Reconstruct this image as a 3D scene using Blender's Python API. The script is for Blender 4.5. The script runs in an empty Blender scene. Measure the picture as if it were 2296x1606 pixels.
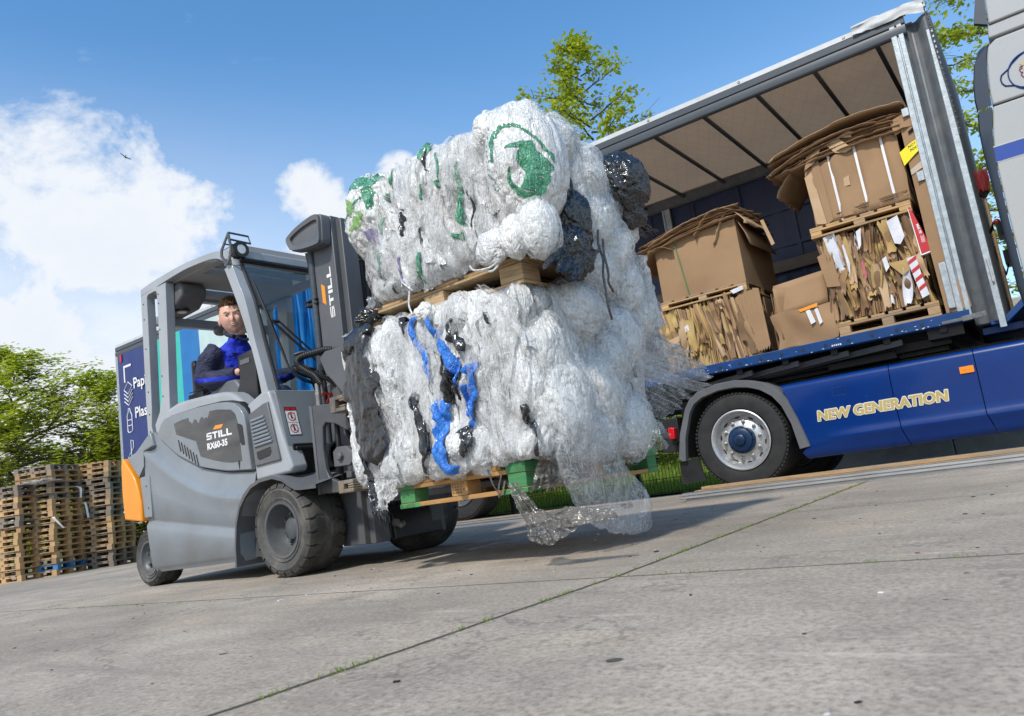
import bpy, bmesh, math, random
import numpy as np
from mathutils import Vector, Matrix

random.seed(7)
RNG = np.random.default_rng(11)
PI = math.pi
R = math.radians
S = bpy.context.scene
COL = S.collection

# ------------------------------------------------------------------ camera
cam_d = bpy.data.cameras.new("camera")
cam = bpy.data.objects.new("camera", cam_d)
COL.objects.link(cam)
_p, _r = 0.1625, -0.1440
_F = Vector((0, math.cos(_p), math.sin(_p)))
_U0 = Vector((0, -math.sin(_p), math.cos(_p)))
_R0 = Vector((1, 0, 0))
_cr = _R0 * math.cos(_r) + _U0 * math.sin(_r)
_cu = -_R0 * math.sin(_r) + _U0 * math.cos(_r)
cam.matrix_world = Matrix(((_cr.x, _cu.x, -_F.x, 0), (_cr.y, _cu.y, -_F.y, 0), (_cr.z, _cu.z, -_F.z, 0.3426), (0, 0, 0, 1)))
cam_d.sensor_width = 36
cam_d.lens = 36 * 1733.2 / 2296
cam_d.clip_start = 0.05
cam_d.clip_end = 2000
cam_d.dof.use_dof = True
cam_d.dof.focus_distance = 4.6
cam_d.dof.aperture_fstop = 8.0
S.camera = cam

# ------------------------------------------------------------------ light
SUN_EL, SUN_AZ = R(48), math.atan2(-0.48, -0.88)     # azimuth measured from +Y towards +X
sun_d = bpy.data.lights.new("sun", "SUN")
sun_d.energy = 3.2
sun_d.angle = R(4.0)
sun_d.color = (1.0, 0.93, 0.82)
sun = bpy.data.objects.new("sun", sun_d)
COL.objects.link(sun)
_ts = Vector((math.sin(SUN_AZ) * math.cos(SUN_EL), math.cos(SUN_AZ) * math.cos(SUN_EL), math.sin(SUN_EL)))
sun.rotation_euler = _ts.to_track_quat('Z', 'Y').to_euler()
S.view_settings.view_transform = 'Standard'
S.view_settings.look = 'None'
S.view_settings.exposure = 0.3
S.view_settings.gamma = 1.0
S.cycles.max_bounces = 10
S.cycles.transparent_max_bounces = 24
S.cycles.use_denoising = True

# ------------------------------------------------------------------ sky
W = bpy.data.worlds.new("World")
S.world = W
W.use_nodes = True


class NT:
    """small helper for node trees"""
    def __init__(s, tree):
        s.t = tree
        s.n = tree.nodes
        s.l = tree.links

    def new(s, typ, **kw):
        n = s.n.new(typ)
        for k, v in kw.items():
            setattr(n, k, v)
        return n

    def put(s, sock, val):
        if isinstance(val, bpy.types.NodeSocket):
            s.l.new(val, sock)
        elif val is not None:
            if isinstance(val, (tuple, list)) and len(val) == 3 and sock.type == 'RGBA':
                val = (*val, 1)
            sock.default_value = val

    def math(s, op, a, b=0.0, c=None, clamp=False):
        n = s.new('ShaderNodeMath', operation=op, use_clamp=clamp)
        s.put(n.inputs[0], a)
        s.put(n.inputs[1], b)
        if c is not None:
            s.put(n.inputs[2], c)
        return n.outputs[0]

    def mix(s, fac, a, b, blend='MIX'):
        n = s.new('ShaderNodeMix', data_type='RGBA', blend_type=blend)
        s.put(n.inputs[0], fac)
        s.put(n.inputs[6], a)
        s.put(n.inputs[7], b)
        return n.outputs[2]

    def ramp(s, fac, stops):
        n = s.new('ShaderNodeValToRGB')
        el = n.color_ramp.elements
        while len(el) > 1:
            el.remove(el[-1])
        for i, (p, c) in enumerate(stops):
            e = el[0] if i == 0 else el.new(p)
            e.position = p
            if not isinstance(c, (tuple, list)):
                c = (c, c, c)
            e.color = (*c[:3], 1)
        s.put(n.inputs[0], fac)
        return n.outputs[0]

    def noise(s, vec, scale, detail=4, rough=0.55, dist=0.0):
        n = s.new('ShaderNodeTexNoise')
        s.put(n.inputs['Vector'], vec)
        s.put(n.inputs['Scale'], scale)
        n.inputs['Detail'].default_value = detail
        n.inputs['Roughness'].default_value = rough
        n.inputs['Distortion'].default_value = dist
        return n.outputs['Fac']

    def mapping(s, vec, scale=(1, 1, 1), rot=(0, 0, 0), loc=(0, 0, 0)):
        n = s.new('ShaderNodeMapping')
        s.put(n.inputs[0], vec)
        n.inputs[1].default_value = loc
        n.inputs[2].default_value = rot
        n.inputs[3].default_value = scale
        return n.outputs[0]


def build_world():
    w = NT(W.node_tree)
    for n in list(w.n):
        w.n.remove(n)
    out = w.new('ShaderNodeOutputWorld')
    bg = w.new('ShaderNodeBackground')
    w.l.new(bg.outputs[0], out.inputs[0])
    sky = w.new('ShaderNodeTexSky', sky_type='NISHITA')
    sky.sun_disc = False
    sky.sun_elevation = SUN_EL
    sky.sun_rotation = SUN_AZ
    sky.air_density = 1.0
    sky.dust_density = 0.6
    sky.ozone_density = 2.2
    tc = w.new('ShaderNodeTexCoord')
    d = tc.outputs['Generated']
    sep = w.new('ShaderNodeSeparateXYZ')
    w.l.new(d, sep.inputs[0])
    az = w.math('MULTIPLY', w.math('ARCTAN2', sep.outputs[0], sep.outputs[1]), 180 / PI)
    el = w.math('MULTIPLY', w.math('ARCSINE', sep.outputs[2]), 180 / PI)
    n1 = w.noise(w.mapping(d, (1, 1, 1.25)), 6.5, 12, 0.62, 0.2)
    n2 = w.noise(w.mapping(d, (1, 1, 1.6), loc=(3, 1, 2)), 2.6, 6, 0.55)
    blobs = [(-31, 22.6, 7.5, 5.8), (-27, 20.0, 8, 5.2), (-22.8, 20.3, 4.6, 4.4), (-36, 12, 12, 6), (-22, 11.5, 10, 4.0),
             (-13.4, 22.0, 3.2, 3.0), (-11.5, 18.8, 5.5, 4.0), (-20, 15.0, 7, 3.6), (-26, 9, 12, 5), (-6.8, 23.6, 2.3, 1.7), (-6, 18.5, 5, 4.5), (-15, 11, 12, 5), (-60, 16, 24, 12),
             (60, 8, 30, 7), (120, 25, 30, 14), (-120, 35, 35, 15), (180, 22, 40, 14), (5, 7, 25, 5)]
    f = None
    for (a0, e0, ra, re) in blobs:
        x = w.math('DIVIDE', w.math('SUBTRACT', az, a0), ra)
        y = w.math('DIVIDE', w.math('SUBTRACT', el, e0), re)
        q = w.math('SUBTRACT', 1.0, w.math('ADD', w.math('MULTIPLY', x, x), w.math('MULTIPLY', y, y)))
        f = q if f is None else w.math('SMOOTH_MAX', f, q, 0.25)
    f = w.math('ADD', w.math('MAXIMUM', f, -1.2), w.math('MULTIPLY', w.math('SUBTRACT', n1, 0.5), 4.2))
    mask = w.new('ShaderNodeMapRange', interpolation_type='SMOOTHSTEP')
    w.put(mask.inputs[0], f)
    mask.inputs[1].default_value = -0.05
    mask.inputs[2].default_value = 0.75
    # thin veil of cloud low in the sky, and wisps
    veil = w.new('ShaderNodeMapRange', interpolation_type='SMOOTHSTEP')
    w.put(veil.inputs[0], el)
    veil.inputs[1].default_value = 34.0
    veil.inputs[2].default_value = 2.0
    vm = w.math('MULTIPLY', veil.outputs[0], w.math('ADD', 0.70, w.math('MULTIPLY', n2, 0.75)))
    left = w.new('ShaderNodeMapRange', interpolation_type='SMOOTHSTEP')
    w.put(left.inputs[0], az)
    left.inputs[1].default_value = 12.0
    left.inputs[2].default_value = -38.0
    vm = w.math('MULTIPLY', vm, w.math('ADD', 0.35, w.math('MULTIPLY', left.outputs[0], 0.75)))
    wisp = w.math('MULTIPLY', w.ramp(w.noise(w.mapping(d, (1, 1, 2.6)), 9, 6, 0.6, 0.6), [(0.60, 0), (0.80, 1)]), 0.22)
    vm = w.math('MAXIMUM', vm, w.math('MULTIPLY', wisp, left.outputs[0]))
    m = w.math('MAXIMUM', mask.outputs[0], vm, clamp=True)
    dens = w.ramp(w.math('ADD', w.math('MULTIPLY', f, 0.30), w.math('MULTIPLY', n2, 0.75)), [(0.24, 1.0), (0.42, 0.98), (0.56, 0.72), (0.80, 0.55)])
    tint = w.mix(dens, (0.62, 0.74, 0.92), (1.0, 1.0, 1.0))
    cl = w.new('ShaderNodeVectorMath', operation='SCALE')
    w.l.new(tint, cl.inputs[0])
    cl.inputs[3].default_value = 5.5
    # the camera's own sky is a little richer in blue than clear-air scattering gives
    sk = w.mix(1.0, sky.outputs[0], (0.66, 1.07, 1.24), 'MULTIPLY')
    colr = w.mix(m, sk, cl.outputs[0])
    w.l.new(colr, bg.inputs[0])
    bg.inputs[1].default_value = 0.15


build_world()

# ------------------------------------------------------------------ mesh helpers
def vnoise(p, seed=0):
    p = np.asarray(p, float)
    i = np.floor(p).astype(np.int64)
    f = p - i
    u = f * f * f * (f * (f * 6 - 15) + 10)
    def h(x, y, z):
        n = (x * 374761393 + y * 668265263 + z * 2147483647 + seed * 974711) & 0xFFFFFFFF
        n = ((n ^ (n >> 13)) * 1274126177) & 0xFFFFFFFF
        n = ((n ^ (n >> 16)) * 2246822519) & 0xFFFFFFFF
        return ((n ^ (n >> 15)) & 0xFFFF) / 32767.5 - 1.0
    x, y, z = i[..., 0], i[..., 1], i[..., 2]
    ux, uy, uz = u[..., 0], u[..., 1], u[..., 2]
    def L(a, b, t):
        return a + (b - a) * t
    return L(L(L(h(x, y, z), h(x + 1, y, z), ux), L(h(x, y + 1, z), h(x + 1, y + 1, z), ux), uy),
             L(L(h(x, y, z + 1), h(x + 1, y, z + 1), ux), L(h(x, y + 1, z + 1), h(x + 1, y + 1, z + 1), ux), uy), uz)


def fbm(p, octv=4, seed=0, gain=0.5):
    p = np.asarray(p, float)
    r = 0
    a = 1.0
    for o in range(octv):
        r = r + a * vnoise(p * (2 ** o) + 17.3 * o, seed + o)
        a *= gain
    return r


def ridge(p, octv=3, seed=0, gain=0.5):
    p = np.asarray(p, float)
    r = 0
    a = 1.0
    for o in range(octv):
        r = r + a * (1 - 2 * np.abs(vnoise(p * (2 ** o) + 9.1 * o, seed + o)))
        a *= gain
    return r


class MB:
    def __init__(s):
        s.v, s.f, s.m = [], [], []

    def add(s, vs, fs, mi=0):
        o = len(s.v)
        s.v.extend([tuple(map(float, q)) for q in vs])
        s.f.extend([tuple(i + o for i in f) for f in fs])
        s.m.extend([mi] * len(fs))
        return s

    def box(s, x0, x1, y0, y1, z0, z1, mi=0, M=None):
        vs = [(x, y, z) for z in (z0, z1) for y in (y0, y1) for x in (x0, x1)]
        if M is not None:
            vs = [M @ Vector(q) for q in vs]
        return s.add(vs, [(0, 2, 3, 1), (4, 5, 7, 6), (0, 1, 5, 4), (2, 6, 7, 3), (0, 4, 6, 2), (1, 3, 7, 5)], mi)

    def bar(s, p, q, w, h, mi=0, up=(0, 0, 1)):
        p, q = Vector(p), Vector(q)
        d = (q - p)
        L = d.length
        d.normalize()
        u = Vector(up)
        sd = d.cross(u)
        if sd.length < 1e-4:
            sd = d.cross(Vector((1, 0, 0)))
        sd.normalize()
        u = sd.cross(d)
        M = Matrix(((d.x, sd.x, u.x, p.x), (d.y, sd.y, u.y, p.y), (d.z, sd.z, u.z, p.z), (0, 0, 0, 1)))
        return s.box(0, L, -w / 2, w / 2, -h / 2, h / 2, mi, M)

    def prism(s, pts, axis, a, b, mi=0):
        n = len(pts)
        def P(p, t):
            if axis == 'x':
                return (t, p[0], p[1])
            if axis == 'y':
                return (p[0], t, p[1])
            return (p[0], p[1], t)
        vs = [P(p, a) for p in pts] + [P(p, b) for p in pts]
        fs = [tuple(range(n)), tuple(range(2 * n - 1, n - 1, -1))]
        fs += [(i, (i + 1) % n, n + (i + 1) % n, n + i) for i in range(n)]
        return s.add(vs, fs, mi)

    def tube(s, pts, r, n=8, mi=0, caps=True):
        pts = [Vector(p) for p in pts]
        rs = r if isinstance(r, (list, tuple)) else [r] * len(pts)
        vs = []
        t0 = (pts[1] - pts[0]).normalized()
        ref = Vector((0, 0, 1)) if abs(t0.z) < 0.9 else Vector((1, 0, 0))
        nrm = t0.cross(ref).normalized()
        for i, p in enumerate(pts):
            a = pts[max(i - 1, 0)]
            b = pts[min(i + 1, len(pts) - 1)]
            t = (b - a).normalized()
            nrm = (nrm - t * nrm.dot(t)).normalized()
            bn = t.cross(nrm)
            for k in range(n):
                an = 2 * PI * k / n
                vs.append(p + (nrm * math.cos(an) + bn * math.sin(an)) * rs[i])
        fs = []
        for i in range(len(pts) - 1):
            for k in range(n):
                fs.append((i * n + k, i * n + (k + 1) % n, (i + 1) * n + (k + 1) % n, (i + 1) * n + k))
        if caps:
            fs.append(tuple(range(n - 1, -1, -1)))
            fs.append(tuple((len(pts) - 1) * n + k for k in range(n)))
        return s.add(vs, fs, mi)

    def lathe(s, prof, c, axis='y', n=32, mi=0, closed=False, ang=2 * PI):
        """prof: (radius, along)"""
        vs = []
        m = len(prof)
        for k in range(n):
            an = ang * k / n
            ca, sa = math.cos(an), math.sin(an)
            for (r, t) in prof:
                if axis == 'y':
                    vs.append((c[0] + r * ca, c[1] + t, c[2] + r * sa))
                elif axis == 'x':
                    vs.append((c[0] + t, c[1] + r * ca, c[2] + r * sa))
                else:
                    vs.append((c[0] + r * ca, c[1] + r * sa, c[2] + t))
        fs = []
        mm = m if closed else m - 1
        for k in range(n):
            k2 = (k + 1) % n
            for j in range(mm):
                j2 = (j + 1) % m
                fs.append((k * m + j, k2 * m + j, k2 * m + j2, k * m + j2))
        return s.add(vs, fs, mi)

    def grid(s, P, mi=0, wrap=False):
        P = np.asarray(P, float)
        n, m = P.shape[:2]
        fs = []
        for i in range(n - 1):
            for j in range(m if wrap else m - 1):
                j2 = (j + 1) % m
                fs.append((i * m + j, i * m + j2, (i + 1) * m + j2, (i + 1) * m + j))
        return s.add(P.reshape(-1, 3), fs, mi)

    def ball(s, c, r, mi=0, n=12, sc=(1, 1, 1)):
        P = []
        for i in range(n // 2 + 1):
            th = PI * i / (n // 2)
            P.append([(c[0] + r * sc[0] * math.sin(th) * math.cos(2 * PI * k / n), c[1] + r * sc[1] * math.sin(th) * math.sin(2 * PI * k / n), c[2] + r * sc[2] * math.cos(th)) for k in range(n)])
        return s.grid(P, mi, wrap=True)

    def text(s, body, size, xf, mi=0, offset=0.0, shear=0.0, ext=0.001, align='LEFT', sx=1.0):
        cu = bpy.data.curves.new("lettering", 'FONT')
        cu.body = body
        cu.size = size
        cu.offset = offset
        cu.shear = shear
        cu.extrude = ext
        cu.align_x = align
        cu.resolution_u = 3
        o = bpy.data.objects.new("lettering", cu)
        COL.objects.link(o)
        dg = bpy.context.evaluated_depsgraph_get()
        me = bpy.data.meshes.new_from_object(o.evaluated_get(dg))
        vs = [xf((q.co.x * sx, q.co.y, q.co.z)) for q in me.vertices]
        fs = [tuple(p.vertices) for p in me.polygons]
        s.add(vs, fs, mi)
        bpy.data.objects.remove(o)
        bpy.data.curves.remove(cu)
        bpy.data.meshes.remove(me)
        return s

    def islands(s):
        par = list(range(len(s.v)))
        def find(i):
            while par[i] != i:
                par[i] = par[par[i]]
                i = par[i]
            return i
        for f in s.f:
            a = find(f[0])
            for j in f[1:]:
                par[find(j)] = a
        out = {}
        for f, m in zip(s.f, s.m):
            q = out.setdefault(find(f[0]), MB())
            q.f.append(f)
            q.m.append(m)
        res = []
        for q in out.values():
            ids = sorted({i for f in q.f for i in f})
            mp = {i: k for k, i in enumerate(ids)}
            q.v = [s.v[i] for i in ids]
            q.f = [tuple(mp[i] for i in f) for f in q.f]
            res.append(q)
        return res

    def each(s, name, mats, parent=None, **kw):
        """one object for every separate piece"""
        o = None
        for q in s.islands():
            o = q.build(name, mats, parent, **kw)
        return o

    def build(s, name, mats, parent=None, bevel=0.0, ang=38, seg=2, recalc=True):
        me = bpy.data.meshes.new(name)
        me.from_pydata(s.v, [], s.f)
        if not isinstance(mats, (list, tuple)):
            mats = [mats]
        for m in mats:
            me.materials.append(m)
        if len(mats) > 1:
            me.polygons.foreach_set('material_index', s.m)
        if recalc:
            bm = bmesh.new()
            bm.from_mesh(me)
            bmesh.ops.recalc_face_normals(bm, faces=bm.faces)
            bm.to_mesh(me)
            bm.free()
        me.polygons.foreach_set('use_smooth', [True] * len(me.polygons))
        me.set_sharp_from_angle(angle=R(ang))
        me.update()
        o = bpy.data.objects.new(name, me)
        COL.objects.link(o)
        if parent is not None:
            o.parent = parent
        if bevel > 0:
            b = o.modifiers.new("bevel", 'BEVEL')
            b.width = bevel
            b.segments = seg
            b.limit_method = 'ANGLE'
            b.angle_limit = R(30)
        return o


def thing(name, label, cat, loc=(0, 0, 0), rotz=0.0, group=None):
    o = bpy.data.objects.new(name, None)
    o.empty_display_size = 0.1
    COL.objects.link(o)
    o.location = loc
    o.rotation_euler = (0, 0, rotz)
    tag(o, label, cat, group)
    return o


def tag(o, label, cat, group=None, kind=None):
    o['label'] = label
    o['category'] = cat
    if group:
        o['group'] = group
    if kind:
        o['kind'] = kind
    return o


def node(name, parent, loc=(0, 0, 0)):
    o = bpy.data.objects.new(name, None)
    o.empty_display_size = 0.05
    COL.objects.link(o)
    o.parent = parent
    o.location = loc
    return o


def copy_tree(o, parent=None):
    c = o.copy()
    COL.objects.link(c)
    if parent is not None:
        c.parent = parent
    for ch in list(o.children):
        copy_tree(ch, c)
    return c


# ------------------------------------------------------------------ materials
def principled(name):
    m = bpy.data.materials.new(name)
    m.use_nodes = True
    t = NT(m.node_tree)
    b = next(n for n in t.n if n.type == 'BSDF_PRINCIPLED')
    return m, t, b


def mat(name, c1, c2=None, scale=6.0, rough=0.5, rv=0.12, metal=0.0, bump=0.0, bscale=60.0, stretch=(1, 1, 1), spec=0.5, coat=0.0,
        dirt=None, dscale=3.0, damt=0.5, detail=5, contrast=(0.35, 0.65), btype='noise'):
    """surface whose colour wanders between c1 and c2, with uneven gloss, fine relief and patches of dirt"""
    m, t, b = principled(name)
    tc = t.new('ShaderNodeTexCoord').outputs['Object']
    v = t.mapping(tc, stretch)
    n = t.noise(v, scale, detail, 0.6)
    col = t.mix(t.ramp(n, [(contrast[0], 0), (contrast[1], 1)]), c1, c2 if c2 else tuple(min(1, q * 0.86) for q in c1))
    if dirt:
        dn = t.ramp(t.noise(tc, dscale, 8, 0.68, 0.3), [(0.48, 0), (0.68, 1)])
        col = t.mix(t.math('MULTIPLY', dn, damt), col, dirt)
    t.put(b.inputs['Base Color'], col)
    r = t.math('ADD', rough - rv * 0.5, t.math('MULTIPLY', t.noise(tc, 11, 5, 0.65), rv))
    t.put(b.inputs['Roughness'], r)
    b.inputs['Metallic'].default_value = metal
    b.inputs['Specular IOR Level'].default_value = spec
    b.inputs['Coat Weight'].default_value = coat
    b.inputs['Coat Roughness'].default_value = 0.08
    if bump > 0:
        bn = t.new('ShaderNodeBump')
        bn.inputs['Strength'].default_value = 1.0
        bn.inputs['Distance'].default_value = bump
        t.put(bn.inputs['Height'], t.noise(v, bscale, 4, 0.6))
        t.l.new(bn.outputs[0], b.inputs['Normal'])
    return m


def glassy(name, tint, alpha, rough=0.03, bumpy=0.0):
    """a thin pane or film: part clear view through, part gloss"""
    m = bpy.data.materials.new(name)
    m.use_nodes = True
    t = NT(m.node_tree)
    for n in list(t.n):
        t.n.remove(n)
    out = t.new('ShaderNodeOutputMaterial')
    tr = t.new('ShaderNodeBsdfTransparent')
    tr.inputs[0].default_value = (*tint, 1)
    gl = t.new('ShaderNodeBsdfGlossy')
    gl.inputs[0].default_value = (0.9, 0.95, 1, 1)
    gl.inputs[1].default_value = rough
    fr = t.new('ShaderNodeFresnel')
    fr.inputs[0].default_value = 1.5
    mx = t.new('ShaderNodeMixShader')
    t.put(mx.inputs[0], t.math('ADD', t.math('MULTIPLY', fr.outputs[0], 0.9), alpha, clamp=True))
    t.l.new(tr.outputs[0], mx.inputs[1])
    t.l.new(gl.outputs[0], mx.inputs[2])
    t.l.new(mx.outputs[0], out.inputs[0])
    return m


def film(name, col, clear=0.0, rough=0.3, trans=0.25, bump=0.006, tint2=None, bstretch=(22, 22, 6), fine=1.0, var=0.5, spec=0.6, streak=0.0, sss=0.0, glint=0.0):
    """plastic film: part clear, part glowing through, part gloss, wrinkled"""
    m = bpy.data.materials.new(name)
    m.use_nodes = True
    t = NT(m.node_tree)
    b = next(n for n in t.n if n.type == 'BSDF_PRINCIPLED')
    out = next(n for n in t.n if n.type == 'OUTPUT_MATERIAL')
    tc = t.new('ShaderNodeTexCoord').outputs['Object']
    n0 = t.noise(tc, 7, 6, 0.65, 0.4)
    cc = t.mix(t.ramp(n0, [(0.35, 0), (0.7, 1)]), col, tint2 if tint2 else tuple(q * 0.8 for q in col))
    t.put(b.inputs['Base Color'], cc)
    t.put(b.inputs['Roughness'], t.math('ADD', rough - 0.08, t.math('MULTIPLY', t.noise(tc, 23, 4, 0.6), 0.22)))
    b.inputs['Specular IOR Level'].default_value = spec
    if sss:
        b.inputs['Subsurface Weight'].default_value = sss
        b.inputs['Subsurface Radius'].default_value = (1.0, 1.0, 1.0)
        b.inputs['Subsurface Scale'].default_value = 0.03
    w1 = t.noise(t.mapping(tc, bstretch), 1.0, 6, 0.62, 1.2)
    w2 = t.noise(tc, 46, 5, 0.6, 1.6)
    w3 = t.noise(t.mapping(tc, tuple(q * 3.2 for q in bstretch)), 1.0, 5, 0.65, 1.6)
    if streak > 0:
        sk = t.ramp(t.noise(t.mapping(tc, tuple(q * 1.7 for q in bstretch)), 1.0, 6, 0.7, 1.8), [(0.40, 0), (0.62, 1)])
        cc = t.mix(t.math('MULTIPLY', sk, streak), cc, tuple(q * 0.62 for q in col))
        t.put(b.inputs['Base Color'], cc)
    r1 = t.math('ABSOLUTE', t.math('SUBTRACT', w1, 0.5))
    r2 = t.math('ABSOLUTE', t.math('SUBTRACT', w2, 0.5))
    h = t.math('ADD', t.math('MULTIPLY', r1, 3.2), t.math('ADD', t.math('MULTIPLY', r2, 1.1 * fine), t.math('MULTIPLY', w3, 0.9 * fine)))
    bn = t.new('ShaderNodeBump')
    bn.inputs['Strength'].default_value = 1.0
    bn.inputs['Distance'].default_value = bump
    t.put(bn.inputs['Height'], h)
    t.l.new(bn.outputs[0], b.inputs['Normal'])
    if glint > 0:
        b2 = t.new('ShaderNodeBump')
        b2.inputs['Distance'].default_value = 0.010
        g1 = t.math('ABSOLUTE', t.math('SUBTRACT', t.noise(t.mapping(tc, tuple(q * 1.6 for q in bstretch)), 1.0, 3, 0.5, 1.0), 0.5))
        t.put(b2.inputs['Height'], t.math('MULTIPLY', g1, 3.0))
        t.l.new(b2.outputs[0], b.inputs['Coat Normal'])
        b.inputs['Coat Weight'].default_value = glint
        b.inputs['Coat Roughness'].default_value = 0.06
    sh = b.outputs[0]
    if trans > 0:
        tl = t.new('ShaderNodeBsdfTranslucent')
        t.put(tl.inputs[0], cc)
        t.l.new(bn.outputs[0], tl.inputs['Normal'])
        mx = t.new('ShaderNodeMixShader')
        mx.inputs[0].default_value = trans
        t.l.new(sh, mx.inputs[1])
        t.l.new(tl.outputs[0], mx.inputs[2])
        sh = mx.outputs[0]
    if clear > 0:
        tr = t.new('ShaderNodeBsdfTransparent')
        tr.inputs[0].default_value = (0.97, 0.98, 0.98, 1)
        mx = t.new('ShaderNodeMixShader')
        k = t.math('SUBTRACT', clear + var * 0.5, t.math('MULTIPLY', t.ramp(t.math('MULTIPLY', h, 0.45), [(0.1, 0), (0.75, 1)]), var), clamp=True)
        t.put(mx.inputs[0], k)
        t.l.new(sh, mx.inputs[1])
        t.l.new(tr.outputs[0], mx.inputs[2])
        sh = mx.outputs[0]
    t.l.new(sh, out.inputs[0])
    return m


def crease_film(name, thin, thick, base_alpha=1.0, stretch=(30, 30, 5), rough=0.22, iso=26, tint=(0.9, 0.88, 0.8), tamt=0.3, line_w=1.0, dark=0.0, coat=0.45, cb=0.020, hb=0.020, la=0.75, isoa=0.55, pa=0.34):
    """crumpled polythene: nearly clear where it lies flat, creases whitened and their highlights painted in as pale lines, glossy all over"""
    m = bpy.data.materials.new(name)
    m.use_nodes = True
    t = NT(m.node_tree)
    b = next(n for n in t.n if n.type == 'BSDF_PRINCIPLED')
    out = next(n for n in t.n if n.type == 'OUTPUT_MATERIAL')
    tc = t.new('ShaderNodeTexCoord').outputs['Object']
    L = None
    H = None
    for k, (vec, sc, det, dist, w, amt) in enumerate(((t.mapping(tc, stretch), 1.0, 3, 1.6, 0.050, 1.0), (t.mapping(tc, tuple(q * 2.3 for q in stretch), loc=(3, 1, 2)), 1.0, 3, 1.2, 0.055, 0.85),
                                                     (tc, iso, 3, 1.8, 0.045, isoa), (tc, iso * 2.2, 2, 1.0, 0.05, isoa * 0.6))):
        d = t.math('ABSOLUTE', t.math('SUBTRACT', t.noise(vec, sc, det, 0.55, dist), 0.5))
        ln = t.math('MULTIPLY', t.ramp(t.math('DIVIDE', d, w * line_w), [(0.0, 1), (0.35, 0.55), (1.0, 0)]), amt)
        L = ln if L is None else t.math('MAXIMUM', L, ln)
        hh = t.math('MULTIPLY', d, -amt * (1.0 if k in (0, 2) else 0.5))
        H = hh if H is None else t.math('ADD', H, hh)
    patchy = t.ramp(t.noise(t.mapping(tc, (5, 5, 2.2)), 1.0, 5, 0.6, 0.8), [(0.36, 0), (0.64, 1)])
    L2 = t.math('ADD', t.math('MULTIPLY', L, 0.72), t.math('MULTIPLY', patchy, pa), clamp=True)
    col = t.mix(L2, thin, thick)  # pale lines hold both crease whitening and painted crease highlights
    dn = t.ramp(t.noise(tc, 3.3, 6, 0.7, 0.5), [(0.5, 0), (0.72, 1)])
    col = t.mix(t.math('MULTIPLY', dn, tamt), col, tint)
    if dark > 0:
        soil = t.ramp(t.noise(t.mapping(tc, (40, 40, 9)), 1.0, 6, 0.7, 1.0), [(0.58, 0), (0.74, 1)])
        col = t.mix(t.math('MULTIPLY', t.math('MULTIPLY', soil, dn), dark), col, (0.20, 0.17, 0.13))
    t.put(b.inputs['Base Color'], col)
    t.put(b.inputs['Roughness'], t.math('ADD', rough, t.math('MULTIPLY', L, 0.2)))
    b.inputs['Specular IOR Level'].default_value = 0.7
    bn = t.new('ShaderNodeBump')
    bn.inputs['Distance'].default_value = hb
    t.put(bn.inputs['Height'], H)
    t.l.new(bn.outputs[0], b.inputs['Normal'])
    b.inputs['Coat Weight'].default_value = coat
    b.inputs['Coat Roughness'].default_value = 0.07
    b2 = t.new('ShaderNodeBump')
    b2.inputs['Distance'].default_value = cb
    t.put(b2.inputs['Height'], t.math('MULTIPLY', t.math('ABSOLUTE', t.math('SUBTRACT', t.noise(t.mapping(tc, tuple(q * 0.8 for q in stretch)), 1.0, 2, 0.5, 0.8), 0.5)), -1.0))
    t.l.new(b2.outputs[0], b.inputs['Coat Normal'])
    sh = b.outputs[0]
    if base_alpha < 1:
        tl = t.new('ShaderNodeBsdfTranslucent')
        t.put(tl.inputs[0], col)
        mx = t.new('ShaderNodeMixShader')
        mx.inputs[0].default_value = 0.25
        t.l.new(sh, mx.inputs[1])
        t.l.new(tl.outputs[0], mx.inputs[2])
        tr = t.new('ShaderNodeBsdfTransparent')
        tr.inputs[0].default_value = (0.98, 0.985, 0.99, 1)
        m2 = t.new('ShaderNodeMixShader')
        t.put(m2.inputs[0], t.math('ADD', base_alpha, t.math('MULTIPLY', L2, la), clamp=True))
        t.l.new(tr.outputs[0], m2.inputs[1])
        t.l.new(mx.outputs[0], m2.inputs[2])
        sh = m2.outputs[0]
    t.l.new(sh, out.inputs[0])
    return m


def wood_mat(name, c1, c2, grey=None, gamt=0.4, layers=(6, 6, 55)):
    m, t, b = principled(name)
    tc = t.new('ShaderNodeTexCoord').outputs['Object']
    g1 = t.noise(t.mapping(tc, layers), 1.0, 6, 0.65, 0.6)
    g2 = t.noise(tc, 3.2, 4, 0.6)
    oi = t.new('ShaderNodeObjectInfo').outputs['Random']
    c = t.mix(t.ramp(g1, [(0.33, 0), (0.68, 1)]), c1, c2)
    c = t.mix(t.math('MULTIPLY', t.ramp(g2, [(0.42, 0), (0.66, 1)]), gamt), c, grey if grey else (0.24, 0.2, 0.16))
    hs = t.new('ShaderNodeHueSaturation')
    t.put(hs.inputs['Color'], c)
    t.put(hs.inputs['Value'], t.math('ADD', 0.8, t.math('MULTIPLY', oi, 0.4)))
    t.l.new(hs.outputs[0], b.inputs['Base Color'])
    b.inputs['Roughness'].default_value = 0.75
    bn = t.new('ShaderNodeBump')
    bn.inputs['Distance'].default_value = 0.003
    t.put(bn.inputs['Height'], g1)
    t.l.new(bn.outputs[0], b.inputs['Normal'])
    return m


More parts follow.
